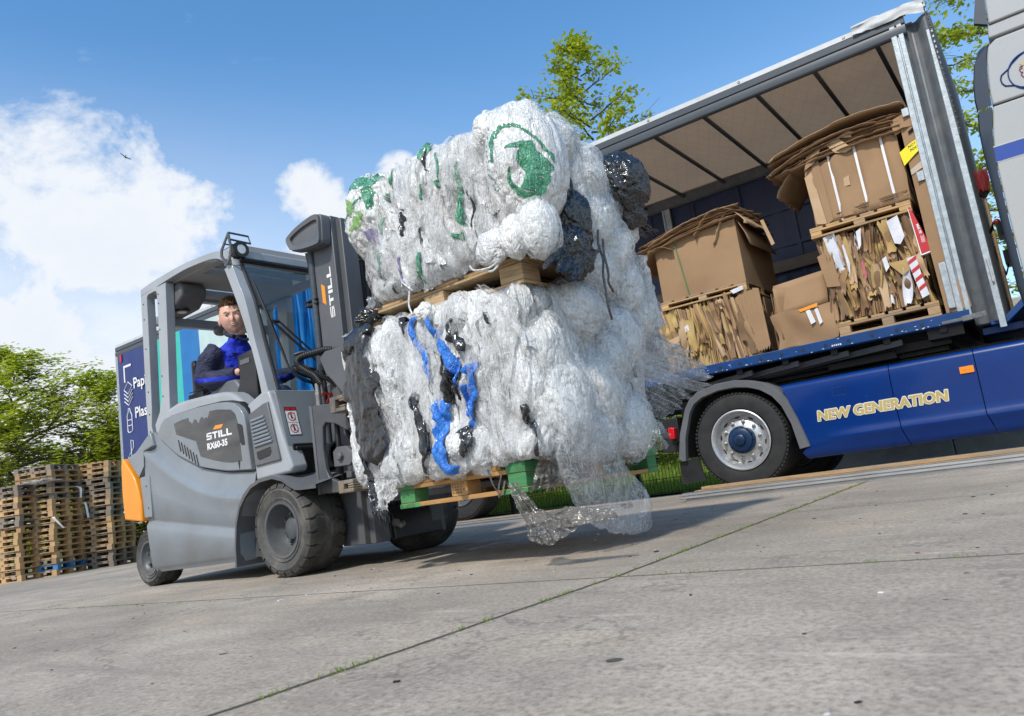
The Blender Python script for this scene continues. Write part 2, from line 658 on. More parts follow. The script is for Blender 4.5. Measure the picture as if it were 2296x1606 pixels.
def leaf_mat(name, c1, c2):
    m = bpy.data.materials.new(name)
    m.use_nodes = True
    t = NT(m.node_tree)
    b = next(n for n in t.n if n.type == 'BSDF_PRINCIPLED')
    out = next(n for n in t.n if n.type == 'OUTPUT_MATERIAL')
    at = t.new('ShaderNodeAttribute', attribute_name='tone').outputs['Fac']
    c = t.mix(at, c1, c2)
    t.put(b.inputs['Base Color'], c)
    b.inputs['Roughness'].default_value = 0.5
    tl = t.new('ShaderNodeBsdfTranslucent')
    t.put(tl.inputs[0], t.mix(0.5, c, (0.42, 0.52, 0.03)))
    mx = t.new('ShaderNodeMixShader')
    mx.inputs[0].default_value = 0.5
    t.l.new(b.outputs[0], mx.inputs[1])
    t.l.new(tl.outputs[0], mx.inputs[2])
    t.l.new(mx.outputs[0], out.inputs[0])
    return m


M = {}
M['grey_paint'] = mat('grey_paint', (0.205, 0.230, 0.255), (0.178, 0.20, 0.225), 2.5, 0.34, 0.14, coat=0.25, dirt=(0.15, 0.14, 0.13), dscale=2.6, damt=0.45, bump=0.0006, bscale=240)
M['silver_paint'] = mat('silver_paint', (0.34, 0.36, 0.385), (0.29, 0.31, 0.335), 3, 0.36, 0.14, coat=0.2, dirt=(0.30, 0.28, 0.25), damt=0.35)
M['dark_paint'] = mat('dark_paint', (0.055, 0.06, 0.068), (0.075, 0.08, 0.09), 4, 0.42, 0.2, bump=0.0006, bscale=260, dirt=(0.15, 0.13, 0.11), dscale=5, damt=0.3)
M['mast_paint'] = mat('mast_paint', (0.095, 0.10, 0.11), (0.08, 0.085, 0.095), 4, 0.40, 0.15, bump=0.0005, bscale=300, dirt=(0.16, 0.15, 0.13), damt=0.25)
M['plastic_grey'] = mat('plastic_grey', (0.115, 0.12, 0.13), (0.095, 0.1, 0.11), 5, 0.48, 0.12, bump=0.0006, bscale=300, dirt=(0.2, 0.18, 0.15), damt=0.25)
M['black'] = mat('black_plastic', (0.010, 0.010, 0.011), (0.018, 0.018, 0.019), 8, 0.42, 0.2)
M['rubber'] = mat('rubber', (0.030, 0.029, 0.028), (0.055, 0.052, 0.048), 9, 0.72, 0.15, bump=0.002, bscale=90, dirt=(0.13, 0.115, 0.095), dscale=7, damt=0.5)
M['tyre_side'] = mat('tyre_side', (0.045, 0.044, 0.043), (0.075, 0.072, 0.068), 12, 0.66, 0.2, bump=0.0015, bscale=120, dirt=(0.17, 0.155, 0.13), dscale=8, damt=0.6)
M['truck_tyre'] = mat('truck_tyre', (0.016, 0.016, 0.017), (0.024, 0.024, 0.025), 10, 0.6, 0.15, spec=0.35, bump=0.0012, bscale=100, dirt=(0.05, 0.046, 0.04), dscale=6, damt=0.35)
M['rim_dark'] = mat('rim_dark', (0.085, 0.095, 0.105), (0.06, 0.065, 0.07), 7, 0.42, 0.2, dirt=(0.15, 0.13, 0.11), damt=0.5)
M['steel'] = mat('steel', (0.42, 0.42, 0.41), (0.30, 0.29, 0.28), 9, 0.38, 0.25, metal=0.7, dirt=(0.22, 0.16, 0.10), damt=0.4)
M['dusty_steel'] = mat('dusty_steel', (0.24, 0.21, 0.165), (0.09, 0.085, 0.08), 9, 0.6, 0.2, bump=0.002, dirt=(0.28, 0.19, 0.10), dscale=6, damt=0.6)
M['orange'] = mat('orange_paint', (0.82, 0.30, 0.015), (0.76, 0.26, 0.01), 3, 0.4, 0.1, coat=0.1)
M['white_mark'] = mat('white_marking', (0.78, 0.78, 0.78), None, 5, 0.5, 0.1)
M['sticker_dark'] = mat('sticker_dark', (0.035, 0.037, 0.04), (0.085, 0.085, 0.085), 2.0, 0.3, 0.15, stretch=(1, 1, 4))
M['red'] = mat('red_paint', (0.48, 0.02, 0.025), None, 4, 0.4, 0.1)
M['galv'] = mat('galvanised', (0.42, 0.47, 0.50), (0.30, 0.34, 0.37), 18, 0.46, 0.2, metal=0.45, bump=0.0015, bscale=60, dirt=(0.30, 0.31, 0.32), dscale=9, damt=0.6)
M['galv_dark'] = mat('galvanised_dull', (0.12, 0.135, 0.15), (0.09, 0.10, 0.112), 10, 0.55, 0.2, metal=0.2, bump=0.001, bscale=60, dirt=(0.22, 0.21, 0.2), damt=0.4)
M['alu'] = mat('aluminium', (0.58, 0.59, 0.60), (0.44, 0.44, 0.45), 14, 0.36, 0.2, metal=0.7, stretch=(0.4, 6, 6), dirt=(0.36, 0.33, 0.29), damt=0.4)
M['blue_deck'] = mat('blue_frame_paint', (0.004, 0.048, 0.19), (0.003, 0.036, 0.14), 6, 0.42, 0.2, spec=0.4, dirt=(0.02, 0.05, 0.13), dscale=9, damt=0.5, bump=0.001, bscale=40)
M['blue_skirt'] = mat('blue_car_paint', (0.0002, 0.022, 0.14), (0.0003, 0.026, 0.155), 2, 0.26, 0.08, spec=0.25, coat=0.22, dirt=(0.004, 0.022, 0.10), dscale=2, damt=0.3)
M['white_cab'] = mat('white_car_paint', (0.37, 0.375, 0.375), (0.355, 0.36, 0.36), 2, 0.28, 0.08, coat=0.6)
M['cab_dark'] = mat('dark_fairing', (0.035, 0.048, 0.072), None, 3, 0.4, 0.1)
M['tarp_white'] = mat('tarp_white', (0.46, 0.48, 0.50), (0.38, 0.39, 0.40), 8, 0.5, 0.15, dirt=(0.4, 0.39, 0.37), dscale=6, damt=0.4)
M['strip_dark'] = mat('curtain_rail_dark', (0.045, 0.055, 0.068), (0.06, 0.07, 0.085), 5, 0.38, 0.15, stretch=(0.5, 3, 6))
M['navy'] = mat('navy_tarp', (0.010, 0.022, 0.080), (0.007, 0.016, 0.058), 4, 0.45, 0.15, bump=0.004, bscale=5, stretch=(1, 1, 0.4))
M['navy_print'] = mat('navy_print', (0.012, 0.030, 0.16), None, 3, 0.4, 0.12, bump=0.004, bscale=4, stretch=(1, 1, 0.4))
M['teal_print'] = mat('teal_print', (0.03, 0.46, 0.40), None, 3, 0.4, 0.1, bump=0.004, bscale=4)
M['blue_print'] = mat('blue_print', (0.004, 0.15, 0.42), (0.004, 0.13, 0.38), 3, 0.4, 0.1, bump=0.004, bscale=4)
M['pale_print'] = mat('pale_print', (0.46, 0.60, 0.60), None, 3, 0.4, 0.1, bump=0.004, bscale=4)
M['wood_new'] = wood_mat('pallet_wood_new', (0.52, 0.33, 0.15), (0.40, 0.24, 0.10))
M['wood_mid'] = wood_mat('pallet_wood_mid', (0.44, 0.29, 0.15), (0.29, 0.18, 0.09), gamt=0.6)
M['wood_old'] = wood_mat('pallet_wood_old', (0.25, 0.20, 0.15), (0.15, 0.12, 0.095), gamt=0.7)
M['wood_orange'] = wood_mat('pallet_wood_orange', (0.46, 0.25, 0.08), (0.34, 0.17, 0.05), gamt=0.35)
M['wood_green'] = wood_mat('pallet_wood_green', (0.06, 0.25, 0.09), (0.045, 0.19, 0.07), grey=(0.10, 0.26, 0.10), gamt=0.3)
M['wood_blue'] = wood_mat('pallet_wood_blue', (0.02, 0.16, 0.40), (0.03, 0.2, 0.45), grey=(0.25, 0.33, 0.42), gamt=0.4)
M['wood_ply'] = wood_mat('chipboard_wood', (0.60, 0.43, 0.24), (0.20, 0.12, 0.06), gamt=0.2, layers=(5, 5, 190))
M['kraft'] = mat('kraft_board', (0.315, 0.195, 0.102), (0.275, 0.165, 0.088), 3, 0.82, 0.08, bump=0.0006, bscale=200, dirt=(0.27, 0.16, 0.09), dscale=4, damt=0.4)
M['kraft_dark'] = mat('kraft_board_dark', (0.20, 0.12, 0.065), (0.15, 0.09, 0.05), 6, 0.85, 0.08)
M['kraft_light'] = mat('kraft_board_light', (0.47, 0.33, 0.20), (0.42, 0.28, 0.16), 6, 0.82, 0.08)
M['kraft_yellow'] = mat('kraft_board_yellow', (0.46, 0.32, 0.12), (0.38, 0.25, 0.10), 5, 0.82, 0.08)
M['paper_white'] = mat('paper_white', (0.68, 0.68, 0.70), (0.52, 0.53, 0.60), 9, 0.7, 0.1)
M['yellow'] = mat('yellow_paper', (0.85, 0.72, 0.02), None, 4, 0.6, 0.1)
M['strap_white'] = mat('strap_white', (0.72, 0.72, 0.74), None, 5, 0.4, 0.1)
M['clear_tape'] = mat('packing_tape', (0.52, 0.42, 0.33), None, 5, 0.2, 0.1)
M['skin'] = mat('skin', (0.70, 0.43, 0.33), (0.62, 0.34, 0.26), 22, 0.5, 0.1)
M['hair'] = mat('hair', (0.16, 0.085, 0.035), (0.10, 0.055, 0.025), 60, 0.55, 0.1, bump=0.004, bscale=120)
M['jacket_blue'] = mat('jacket_blue', (0.006, 0.022, 0.42), (0.005, 0.018, 0.34), 8, 0.7, 0.1, bump=0.003, bscale=18)
M['jacket_navy'] = mat('jacket_navy', (0.012, 0.015, 0.05), (0.016, 0.02, 0.06), 8, 0.75, 0.1, bump=0.003, bscale=18)
M['glass'] = glassy('cab_glass', (0.80, 0.92, 0.93), 0.03)
M['glass_top'] = glassy('roof_glass', (0.86, 0.93, 0.95), 0.03)
M['lens'] = mat('lamp_lens', (0.6, 0.6, 0.58), (0.8, 0.8, 0.78), 60, 0.15, 0.1)
M['amber'] = mat('amber_lens', (0.85, 0.25, 0.01), None, 30, 0.2, 0.1)
M['red_lens'] = mat('red_lens', (0.6, 0.01, 0.02), None, 30, 0.2, 0.1)
M['hub_blue'] = mat('hub_blue', (0.002, 0.022, 0.075), (0.002, 0.016, 0.05), 8, 0.35, 0.15)
M['film_white'] = crease_film('film_white', (0.40, 0.41, 0.425), (0.88, 0.885, 0.89), stretch=(30, 30, 4.0), tamt=0.15, pa=0.42)
M['film_soiled'] = crease_film('film_soiled', (0.36, 0.36, 0.36), (0.86, 0.855, 0.84), stretch=(30, 30, 4.0), tint=(0.62, 0.58, 0.50), tamt=0.35, dark=0.55)
M['film_wad'] = crease_film('film_wad', (0.42, 0.43, 0.435), (0.87, 0.875, 0.87), stretch=(22, 22, 4), iso=13, tint=(0.72, 0.70, 0.58), tamt=0.4, pa=0.45)
M['film_milk'] = crease_film('film_milky', (0.80, 0.81, 0.82), (0.96, 0.96, 0.96), base_alpha=0.20, stretch=(26, 26, 5), tamt=0.1)
M['film_shell'] = crease_film('film_shell', (0.85, 0.86, 0.87), (0.97, 0.97, 0.97), base_alpha=0.05, stretch=(20, 20, 3.0), iso=10, tamt=0.05, line_w=0.7, la=0.55, pa=0.30)
M['film_clear'] = crease_film('film_clear', (0.85, 0.88, 0.92), (0.95, 0.96, 0.98), base_alpha=0.08, stretch=(11, 11, 4), iso=5, rough=0.10, tamt=0.0, line_w=0.5, la=0.48, isoa=0.7, pa=0.25, coat=0.6)
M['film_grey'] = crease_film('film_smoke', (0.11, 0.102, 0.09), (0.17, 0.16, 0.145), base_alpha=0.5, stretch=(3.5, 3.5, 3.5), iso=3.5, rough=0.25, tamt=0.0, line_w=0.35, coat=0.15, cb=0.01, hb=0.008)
M['film_black'] = crease_film('film_black', (0.004, 0.004, 0.005), (0.026, 0.026, 0.029), stretch=(9, 9, 4), iso=7, rough=0.18, tamt=0.0, line_w=0.45, coat=0.35, cb=0.016, hb=0.012)
M['film_blue'] = crease_film('film_blue', (0.002, 0.095, 0.50), (0.012, 0.24, 0.80), stretch=(26, 26, 9), iso=22, tamt=0.0)
M['film_green'] = crease_film('film_green', (0.004, 0.15, 0.065), (0.10, 0.40, 0.24), stretch=(26, 26, 5), iso=22, tamt=0.0, line_w=0.8, coat=0.4, cb=0.015)
M['film_lime'] = film('film_lime', (0.28, 0.55, 0.16), 0.0, 0.3, 0.1, 0.008, (0.3, 0.5, 0.2))
M['film_lilac'] = film('film_lilac', (0.36, 0.32, 0.55), 0.0, 0.3, 0.1, 0.006)
M['bark'] = mat('bark', (0.11, 0.085, 0.06), (0.07, 0.055, 0.04), 20, 0.9, 0.05, bump=0.01, bscale=30)
M['concrete_wall'] = mat('concrete_wall', (0.52, 0.515, 0.48), (0.45, 0.445, 0.42), 3, 0.85, 0.1, bump=0.002, bscale=80, dirt=(0.22, 0.21, 0.18), dscale=2, damt=0.4)
M['fence_green'] = mat('fence_coating', (0.012, 0.03, 0.025), None, 5, 0.5, 0.1)
M['leaf_a'] = leaf_mat('leaf_spring', (0.24, 0.32, 0.016), (0.46, 0.50, 0.03))
M['leaf_b'] = leaf_mat('leaf_maple', (0.26, 0.34, 0.026), (0.56, 0.60, 0.06))
M['grass'] = leaf_mat('grass_blades', (0.13, 0.24, 0.03), (0.32, 0.42, 0.07))

FK_LOC, FK_ROT = (-1.514, 4.6734, 0.0), -0.6515          # forklift frame: x forwards, y to its far side
TR_LOC, TR_ROT = (3.8507, 6.3345, 0.0), 2.5352 - PI      # trailer frame: x forwards (so -x runs to its tail), y to its far side
LD_LOC = (-0.0137, 3.3946, 0.3102)                       # front near corner of the lower pallet on the forks
# ================================================================== ground
def fall(v):
    return -0.04 * max(0.0, min(v, 6.0) - 0.3)


def concrete_mat():
    m, t, b = principled('yard_concrete')
    tc = t.new('ShaderNodeTexCoord').outputs['Object']
    sp = t.new('ShaderNodeSeparateXYZ')
    t.l.new(tc, sp.inputs[0])
    x, y = sp.outputs[0], sp.outputs[1]
    big = t.noise(tc, 0.55, 8, 0.62, 0.4)
    mid = t.noise(tc, 3.3, 7, 0.66, 0.2)
    fine = t.noise(tc, 62, 6, 0.8)
    fine2 = t.noise(tc, 33, 3, 0.7)
    c = t.mix(t.ramp(big, [(0.36, 0), (0.62, 1)]), (0.255, 0.215, 0.172), (0.44, 0.378, 0.31))
    c = t.mix(t.math('MULTIPLY', t.ramp(mid, [(0.42, 0), (0.66, 1)]), 0.6), c, (0.215, 0.186, 0.154))
    warm = t.ramp(t.noise(tc, 1.4, 5, 0.6, 0.5), [(0.52, 0), (0.72, 1)])
    c = t.mix(t.math('MULTIPLY', warm, 0.5), c, (0.48, 0.37, 0.27))
    c = t.mix(t.math('MULTIPLY', t.ramp(fine, [(0.48, 0), (0.62, 1)]), 0.7), c, (0.13, 0.112, 0.094))
    c = t.mix(t.math('MULTIPLY', t.ramp(fine, [(0.30, 1), (0.44, 0)]), 0.55), c, (0.66, 0.60, 0.52))
    c = t.mix(t.math('MULTIPLY', t.ramp(fine2, [(0.55, 0), (0.7, 1)]), 0.3), c, (0.56, 0.50, 0.42))
    # long scuffs where vehicles drive along the truck
    sc = t.ramp(t.noise(t.mapping(tc, (0.5, 7, 1), rot=(0, 0, 0.10)), 1.0, 6, 0.65, 0.3), [(0.55, 0), (0.70, 1)])
    c = t.mix(t.math('MULTIPLY', sc, 0.5), c, (0.19, 0.165, 0.138))
    sc2 = t.ramp(t.noise(t.mapping(tc, (1.1, 11, 1), rot=(0, 0, -0.05), loc=(4, 2, 0)), 1.0, 5, 0.6), [(0.62, 0), (0.74, 1)])
    c = t.mix(t.math('MULTIPLY', sc2, 0.45), c, (0.64, 0.57, 0.48))
    # joints between the cast slabs
    wob = t.math('MULTIPLY', t.math('SUBTRACT', t.noise(tc, 7, 4, 0.7), 0.5), 0.018)
    def line(co, at, w):
        d = t.math('ABSOLUTE', t.math('SUBTRACT', t.math('ADD', co, wob), at))
        return t.ramp(t.math('DIVIDE', d, w), [(0.35, 1), (1.0, 0)])
    tilt = t.math('SUBTRACT', x, t.math('MULTIPLY', t.math('MINIMUM', t.math('ADD', y, 5.05), 0.0), 0.066))
    j = line(tilt, -0.872, 0.013)
    for at in (-5.15, 3.3, 7.6, -9.6, -14):
        j = t.math('MAXIMUM', j, t.math('MULTIPLY', line(x, at, 0.010), 0.9))
    for at, w in ((-5.085, 0.009), (-3.25, 0.007), (-0.6, 0.01), (-8.6, 0.01)):
        j = t.math('MAXIMUM', j, t.math('MULTIPLY', line(y, at, w), 0.85))
    c = t.mix(j, c, (0.040, 0.036, 0.028))
    # hairline crack
    ck = t.math('ABSOLUTE', t.math('SUBTRACT', t.noise(t.mapping(tc, (0.45, 0.45, 1), loc=(1.3, 0.4, 0)), 1.0, 7, 0.6), 0.5))
    ck = t.math('MULTIPLY', t.ramp(ck, [(0.0, 1), (0.0022, 0)]), 0.55)
    c = t.mix(ck, c, (0.10, 0.09, 0.08))
    # plugged lifting holes
    h = None
    for (px, py, r) in ((-0.327, -6.095, 0.018), (-1.581, -6.079, 0.014), (-2.619, -6.061, 0.012), (-1.679, -4.456, 0.012), (0.171, -5.627, 0.006)):
        dx, dy = t.math('SUBTRACT', x, px), t.math('SUBTRACT', y, py)
        d = t.math('SQRT', t.math('ADD', t.math('MULTIPLY', dx, dx), t.math('MULTIPLY', dy, dy)))
        d = t.math('ADD', d, t.math('MULTIPLY', wob, 0.35))
        k = t.ramp(t.math('DIVIDE', d, r), [(0.7, 1), (1.0, 0)])
        h = k if h is None else t.math('MAXIMUM', h, k)
    c = t.mix(t.math('MULTIPLY', h, 0.9), c, (0.045, 0.042, 0.04))
    t.put(b.inputs['Base Color'], c)
    b.inputs['Roughness'].default_value = 0.86
    bn = t.new('ShaderNodeBump')
    bn.inputs['Distance'].default_value = 0.004
    hh = t.math('SUBTRACT', t.math('ADD', t.math('MULTIPLY', fine, 0.6), t.math('MULTIPLY', mid, 0.5)), t.math('MULTIPLY', t.math('MAXIMUM', j, h), 2.0))
    t.put(bn.inputs['Height'], hh)
    t.l.new(bn.outputs[0], b.inputs['Normal'])
    return m


def at_trailer(o):
    o.location = TR_LOC
    o.rotation_euler = (0, 0, TR_ROT)
    return o


ys = [-60, -20, -8, -4, 0.0, 0.3, 0.8, 1.5, 2.2, 3.0, 4.0, 6.0, 20, 60, 250]
xs = [-250, -60, -20, -8, 0, 8, 20, 60, 250]
mb = MB()
mb.grid([[(x, y, fall(y)) for x in xs] for y in ys])
ground = at_trailer(mb.build('ground', concrete_mat()))
ground['kind'] = 'structure'

# verge of earth beyond the fence
earth = mat('verge_earth', (0.11, 0.13, 0.035), (0.16, 0.15, 0.07), 3, 0.9, 0.05)
mb = MB()
mb.grid([[(x, y, fall(y) + 0.02 + 0.25 * max(0, (y - 3.4) / 12) + 0.085 * max(0, min(y, 12) - 4.4) + 0.04 * math.sin(x * 1.7 + y)) for x in np.linspace(-2.3 - 60, -2.3, 40)] for y in (3.35, 4, 5, 7, 10, 14, 20, 40, 120)])
mb.grid([[(x, y, fall(y) + 0.02 + 0.25 * max(0, (y - 3.4) / 12)) for x in (-2.3, 40, 90)] for y in (3.35, 6, 14, 40, 120)])
verge = at_trailer(mb.build('verge', earth))
verge['kind'] = 'structure'


def blades(spots, h0, h1, w, name):
    """loose grass blades in one mesh"""
    n = len(spots)
    V = np.zeros((n, 4, 3))
    a = RNG.uniform(0, 2 * PI, n)
    h = RNG.uniform(h0, h1, n)
    dx, dy = np.cos(a) * w, np.sin(a) * w
    bx, by = RNG.normal(0, 0.35, n) * h, RNG.normal(0, 0.35, n) * h
    P = np.asarray(spots)
    V[:, 0] = P + np.stack([-dx, -dy, 0 * a], 1)
    V[:, 1] = P + np.stack([dx, dy, 0 * a], 1)
    V[:, 2] = P + np.stack([bx * 0.4 + dx * 0.6, by * 0.4 + dy * 0.6, h * 0.6], 1)
    V[:, 3] = P + np.stack([bx, by, h], 1)
    idx = np.arange(n)[:, None] * 4 + np.array([[0, 1, 2, 3]])
    me = bpy.data.meshes.new(name)
    me.from_pydata(V.reshape(-1, 3).tolist(), [], idx.tolist())
    at = me.attributes.new('tone', 'FLOAT', 'POINT')
    at.data.foreach_set('value', np.repeat(RNG.uniform(0, 1, n), 4).astype(np.float32))
    me.materials.append(M['grass'])
    o = bpy.data.objects.new(name, me)
    COL.objects.link(o)
    return at_trailer(o)


sp = []
for k in range(26000):
    x = -RNG.uniform(1.0, 12.0)
    y = 3.4 + abs(RNG.normal(2.6, 2.0))
    if y > 12:
        continue
    sp.append((x, y, fall(y) + 0.02 + 0.25 * max(0, (y - 3.4) / 12) + 0.085 * max(0, min(y, 12) - 4.4)))
o = blades(sp, 0.05, 0.20, 0.009, 'grass')
tag(o, 'sunlit long green grass growing behind the mesh fence', 'grass', kind='stuff')
sp = []
def along(x0, y0, x1, y1, n, jit=0.006, clump=9):
    for c in range(max(1, n // clump)):
        t = RNG.uniform(0, 1)
        for k in range(int(RNG.integers(3, clump * 2))):
            tt = t + RNG.normal(0, 0.012)
            sp.append((x0 + (x1 - x0) * tt + RNG.normal(0, jit), y0 + (y1 - y0) * tt + RNG.normal(0, jit), -0.002))
along(-0.966, -6.5, -0.873, -5.05, 260)
along(-0.872, -5.05, -0.872, -2.6, 420)
along(-0.872, -2.6, -0.872, -1.25, 420)
along(-0.9, -5.085, 1.2, -5.07, 260)
along(-5, -5.1, -3, -5.15, 120)
along(-3.2, -3.25, -0.6, -3.25, 160)
along(-5.2, -4.6, -4.6, -6.5, 100)
o = blades(sp, 0.004, 0.016, 0.0014, 'grass')
tag(o, 'tiny weeds sprouting along the joints of the concrete yard', 'weeds', kind='stuff')

# crumbs and scraps lying about on the yard
mb = MB()
for k in range(170):
    x, y = RNG.uniform(-4, 1.6), RNG.uniform(-6.4, -1.6)
    r = RNG.uniform(0.0015, 0.0045) * (1.6 if RNG.random() < 0.1 else 1)
    mi = int(RNG.choice([0, 0, 0, 0, 0, 1, 2, 2, 2]))
    a = RNG.uniform(0, PI)
    Mx = Matrix.Translation((x, y, r * 0.3)) @ Matrix.Rotation(a, 4, 'Z')
    mb.box(-r * 1.6, r * 1.6, -r, r, -r * 0.3, r * 0.4, mi, Mx)
o = at_trailer(mb.build('litter', [M['black'], M['paper_white'], M['kraft_dark']]))
tag(o, 'specks of grit and scraps scattered over the concrete', 'litter', kind='stuff')

# ================================================================== fence, wall, boards
t = at_trailer(thing('mesh_fence', 'dark green welded mesh fence with posts in front of the grass', 'fence'))
fz = fall(3.2)
mb = MB()
for i in range(int(9.0 / 0.055)):
    x = -2.45 - i * 0.055
    mb.box(x - 0.003, x + 0.003, 3.197, 3.203, fz + 0.03, fz + 1.75)
for k in range(9):
    z = fz + 0.05 + k * 0.2
    mb.box(-11.4, -2.45, 3.190, 3.196, z - 0.004, z + 0.004)
    mb.box(-11.4, -2.45, 3.204, 3.210, z - 0.004, z + 0.004)
mb.build('mesh_panel', M['fence_green'], t)
for x in (-2.43, -4.95, -7.35, -9.8):
    mb = MB()
    mb.box(x - 0.03, x + 0.03, 3.215, 3.275, fz - 0.02, fz + 1.8)
    mb.box(x - 0.034, x + 0.034, 3.211, 3.279, fz + 1.8, fz + 1.815)
    mb.box(x - 0.075, x + 0.075, 3.17, 3.32, fz - 0.01, fz + 0.012)
    mb.build('post', M['fence_green'], t, bevel=0.004)

t = at_trailer(thing('concrete_wall', 'grey concrete block wall with a stepped foot behind the blue truck', 'wall', ))
mb = MB()
for i in range(7):
    x0 = -2.32 + i * 1.6
    mb.box(x0 + 0.004, x0 + 1.596, 3.0, 3.6, fz - 0.2, 0.82)
    mb.box(x0 + 0.804, x0 + 2.396, 3.006, 3.594, 0.825, 1.63)
mb.build('blocks', M['concrete_wall'], t, bevel=0.015)
mb = MB()
mb.box(-2.32, 9.2, 2.86, 2.998, fz - 0.2, -0.028)
mb.build('foot', M['concrete_wall'], t, bevel=0.01)


def slats(x0, x1, y, n_al, wood, label):
    t = at_trailer(thing('board_bundle', label, 'boards', group='side boards laid on the yard'))
    z = 0.0
    for k in range(n_al):
        mb = MB()
        jx = RNG.uniform(-0.05, 0.05)
        jy = RNG.uniform(-0.012, 0.012)
        for (a, b2, c, d) in ((0.0, 0.10, 0.0, 0.004), (0.0, 0.004, 0.0, 0.024), (0.096, 0.10, 0.0, 0.024), (0.03, 0.034, 0.004, 0.024), (0.066, 0.07, 0.004, 0.024), (0.0, 0.10, 0.020, 0.024)):
            mb.box(x0 + jx, x1 + jx, y + jy + a, y + jy + b2, z + c, z + d)
        mb.build('aluminium_slat', M['alu'], t)
        z += 0.0255
    mb = MB()
    mb.box(x0 + 0.1, x1, y + 0.125, y + 0.25, 0.0, 0.026)
    mb.box(x0 + 0.16, x1, y + 0.128, y + 0.246, 0.0265, 0.052)
    if wood > 2:
        mb.box(x0 + 0.05, x1, y + 0.13, y + 0.25, 0.0525, 0.078)
        mb.box(x0 + 0.12, x1, y + 0.128, y + 0.246, 0.0785, 0.105)
    mb.each('wooden_board', M['wood_mid'], t, bevel=0.002)
    return t


slats(-2.33, 5.0, -1.17, 3, 3, 'aluminium slats and wooden boards lying on the yard beside the truck drive wheel')
slats(-6.2, -2.93, -1.19, 2, 2, 'shorter aluminium slats and boards on the yard behind the lower pallet')

# ================================================================== trailer
TR = at_trailer(thing('curtain_trailer', 'long curtain side trailer with its front half open, printed blue curtain at the tail', 'trailer'))
LEN, WID = 13.62, 2.28

# floor frame: blue edge rail with punched holes
mb = MB()
mb.prism([(0.0, 1.155), (0.012, 1.148), (0.09, 1.148), (0.09, 1.155), (0.02, 1.165), (0.02, 1.222), (0.10, 1.222), (0.10, 1.242), (-0.004, 1.242)], 'x', -LEN, -0.045)
rail = mb.build('edge_rail', M['blue_deck'], TR, bevel=0.004)
mb = MB()
for i in range(60):
    x = -0.408 - i * 0.2015
    if x < -12.5:
        break
    mb.lathe([(0.0, -0.004), (0.0155, -0.004), (0.0155, 0.0)], (x, 0.0, 1.192), 'y', 14)
mb.each('rail_hole', M['black'], rail)
mb = MB()   # chipped paint along the rail
for k in range(46):
    x = -RNG.uniform(0.1, 4.0)
    w_, h_ = RNG.uniform(0.004, 0.02), RNG.uniform(0.003, 0.007)
    z = 1.153 + abs(RNG.normal(0, 0.008)) if RNG.random() < 0.65 else RNG.uniform(1.16, 1.235)
    mb.box(x, x + w_, -0.0062, -0.0045, z, z + h_)
for k in range(5):
    x = -1.16 + k * 0.018
    mb.box(x, x + 0.012, -0.0064, -0.0046, 1.168 + 0.002 * (k % 2), 1.183)
mb.build('chipped_paint', M['paper_white'], rail)
mb = MB()
mb.box(-LEN, -0.05, 0.1015, WID - 0.06, 1.205, 1.2415)
mb.build('floor', M['wood_old'], TR)
mb = MB()   # steel chassis under the floor
for y in (0.55, 1.62):
    mb.box(-LEN + 0.2, -0.3, y - 0.06, y + 0.06, 0.98, 1.2)
for k in range(30):
    mb.box(-0.3 - k * 0.45, -0.24 - k * 0.45, 0.08, WID - 0.08, 1.10, 1.20)
mb.box(-2.9, -0.25, 0.35, 1.9, 1.02, 1.10)
mb.box(-0.4, -0.12, 0.12, WID - 0.12, 1.06, 1.2)
mb.box(-6.8, -4.6, 0.45, 1.75, 0.55, 0.75)
mb.build('chassis', M['black'], TR, bevel=0.004)
mb = MB()
for i in range(4):
    mb.bar((-0.6 - 0.45 * i, 0.10, 1.09), (-1.9 - 0.3 * i, 0.32, 1.05), 0.03, 0.05)
mb.each('cable_tray', M['dark_paint'], TR)

# roof
mb = MB()
mb.prism([(0.0, 3.915), (0.02, 3.975), (0.07, 3.982), (0.07, 3.95), (0.03, 3.915)], 'x', -LEN, 0.02)
r_ = mb.build('roof_edge', M['tarp_white'], TR, bevel=0.004)
mb = MB()
for k in range(13):
    mb.lathe([(0.0, -0.006), (0.011, -0.006), (0.014, -0.002), (0.014, 0.001)], (-0.50 - k * 1.0, 0.003, 3.941), 'y', 12)
mb.each('eyelet', M['steel'], r_)
mb = MB()
mb.prism([(0.012, 3.745), (0.0, 3.757), (-0.006, 3.80), (0.0, 3.835), (0.016, 3.842), (0.0, 3.85), (0.0, 3.912), (0.05, 3.912), (0.05, 3.745)], 'x', -LEN, -0.0)
mb.build('roof_rail', M['strip_dark'], TR, bevel=0.003)
mb = MB()   # wrinkled white tarp folded over the front corner
P = []
for i in range(16):
    s_ = i / 15
    row = []
    for j in range(14):
        q = j / 13
        x = -0.42 + 0.60 * s_
        y = -0.012 + (0.25 * max(0, q - 0.45))
        z = 3.905 + 0.10 * min(1, q / 0.45) + 0.006 * max(0, q - 0.45)
        w_ = 0.018 * float(fbm(np.array([x * 9, q * 5, 3.0]), 3))
        z += 0.014 * math.sin(x * 14) * q - (0.05 * max(0, s_ - 0.75) * 4 * (1 - q))
        row.append((x, y - abs(w_), z + w_ * 0.6))
    P.append(row)
mb.grid(P)
mb.build('corner_flap', M['tarp_white'], TR)


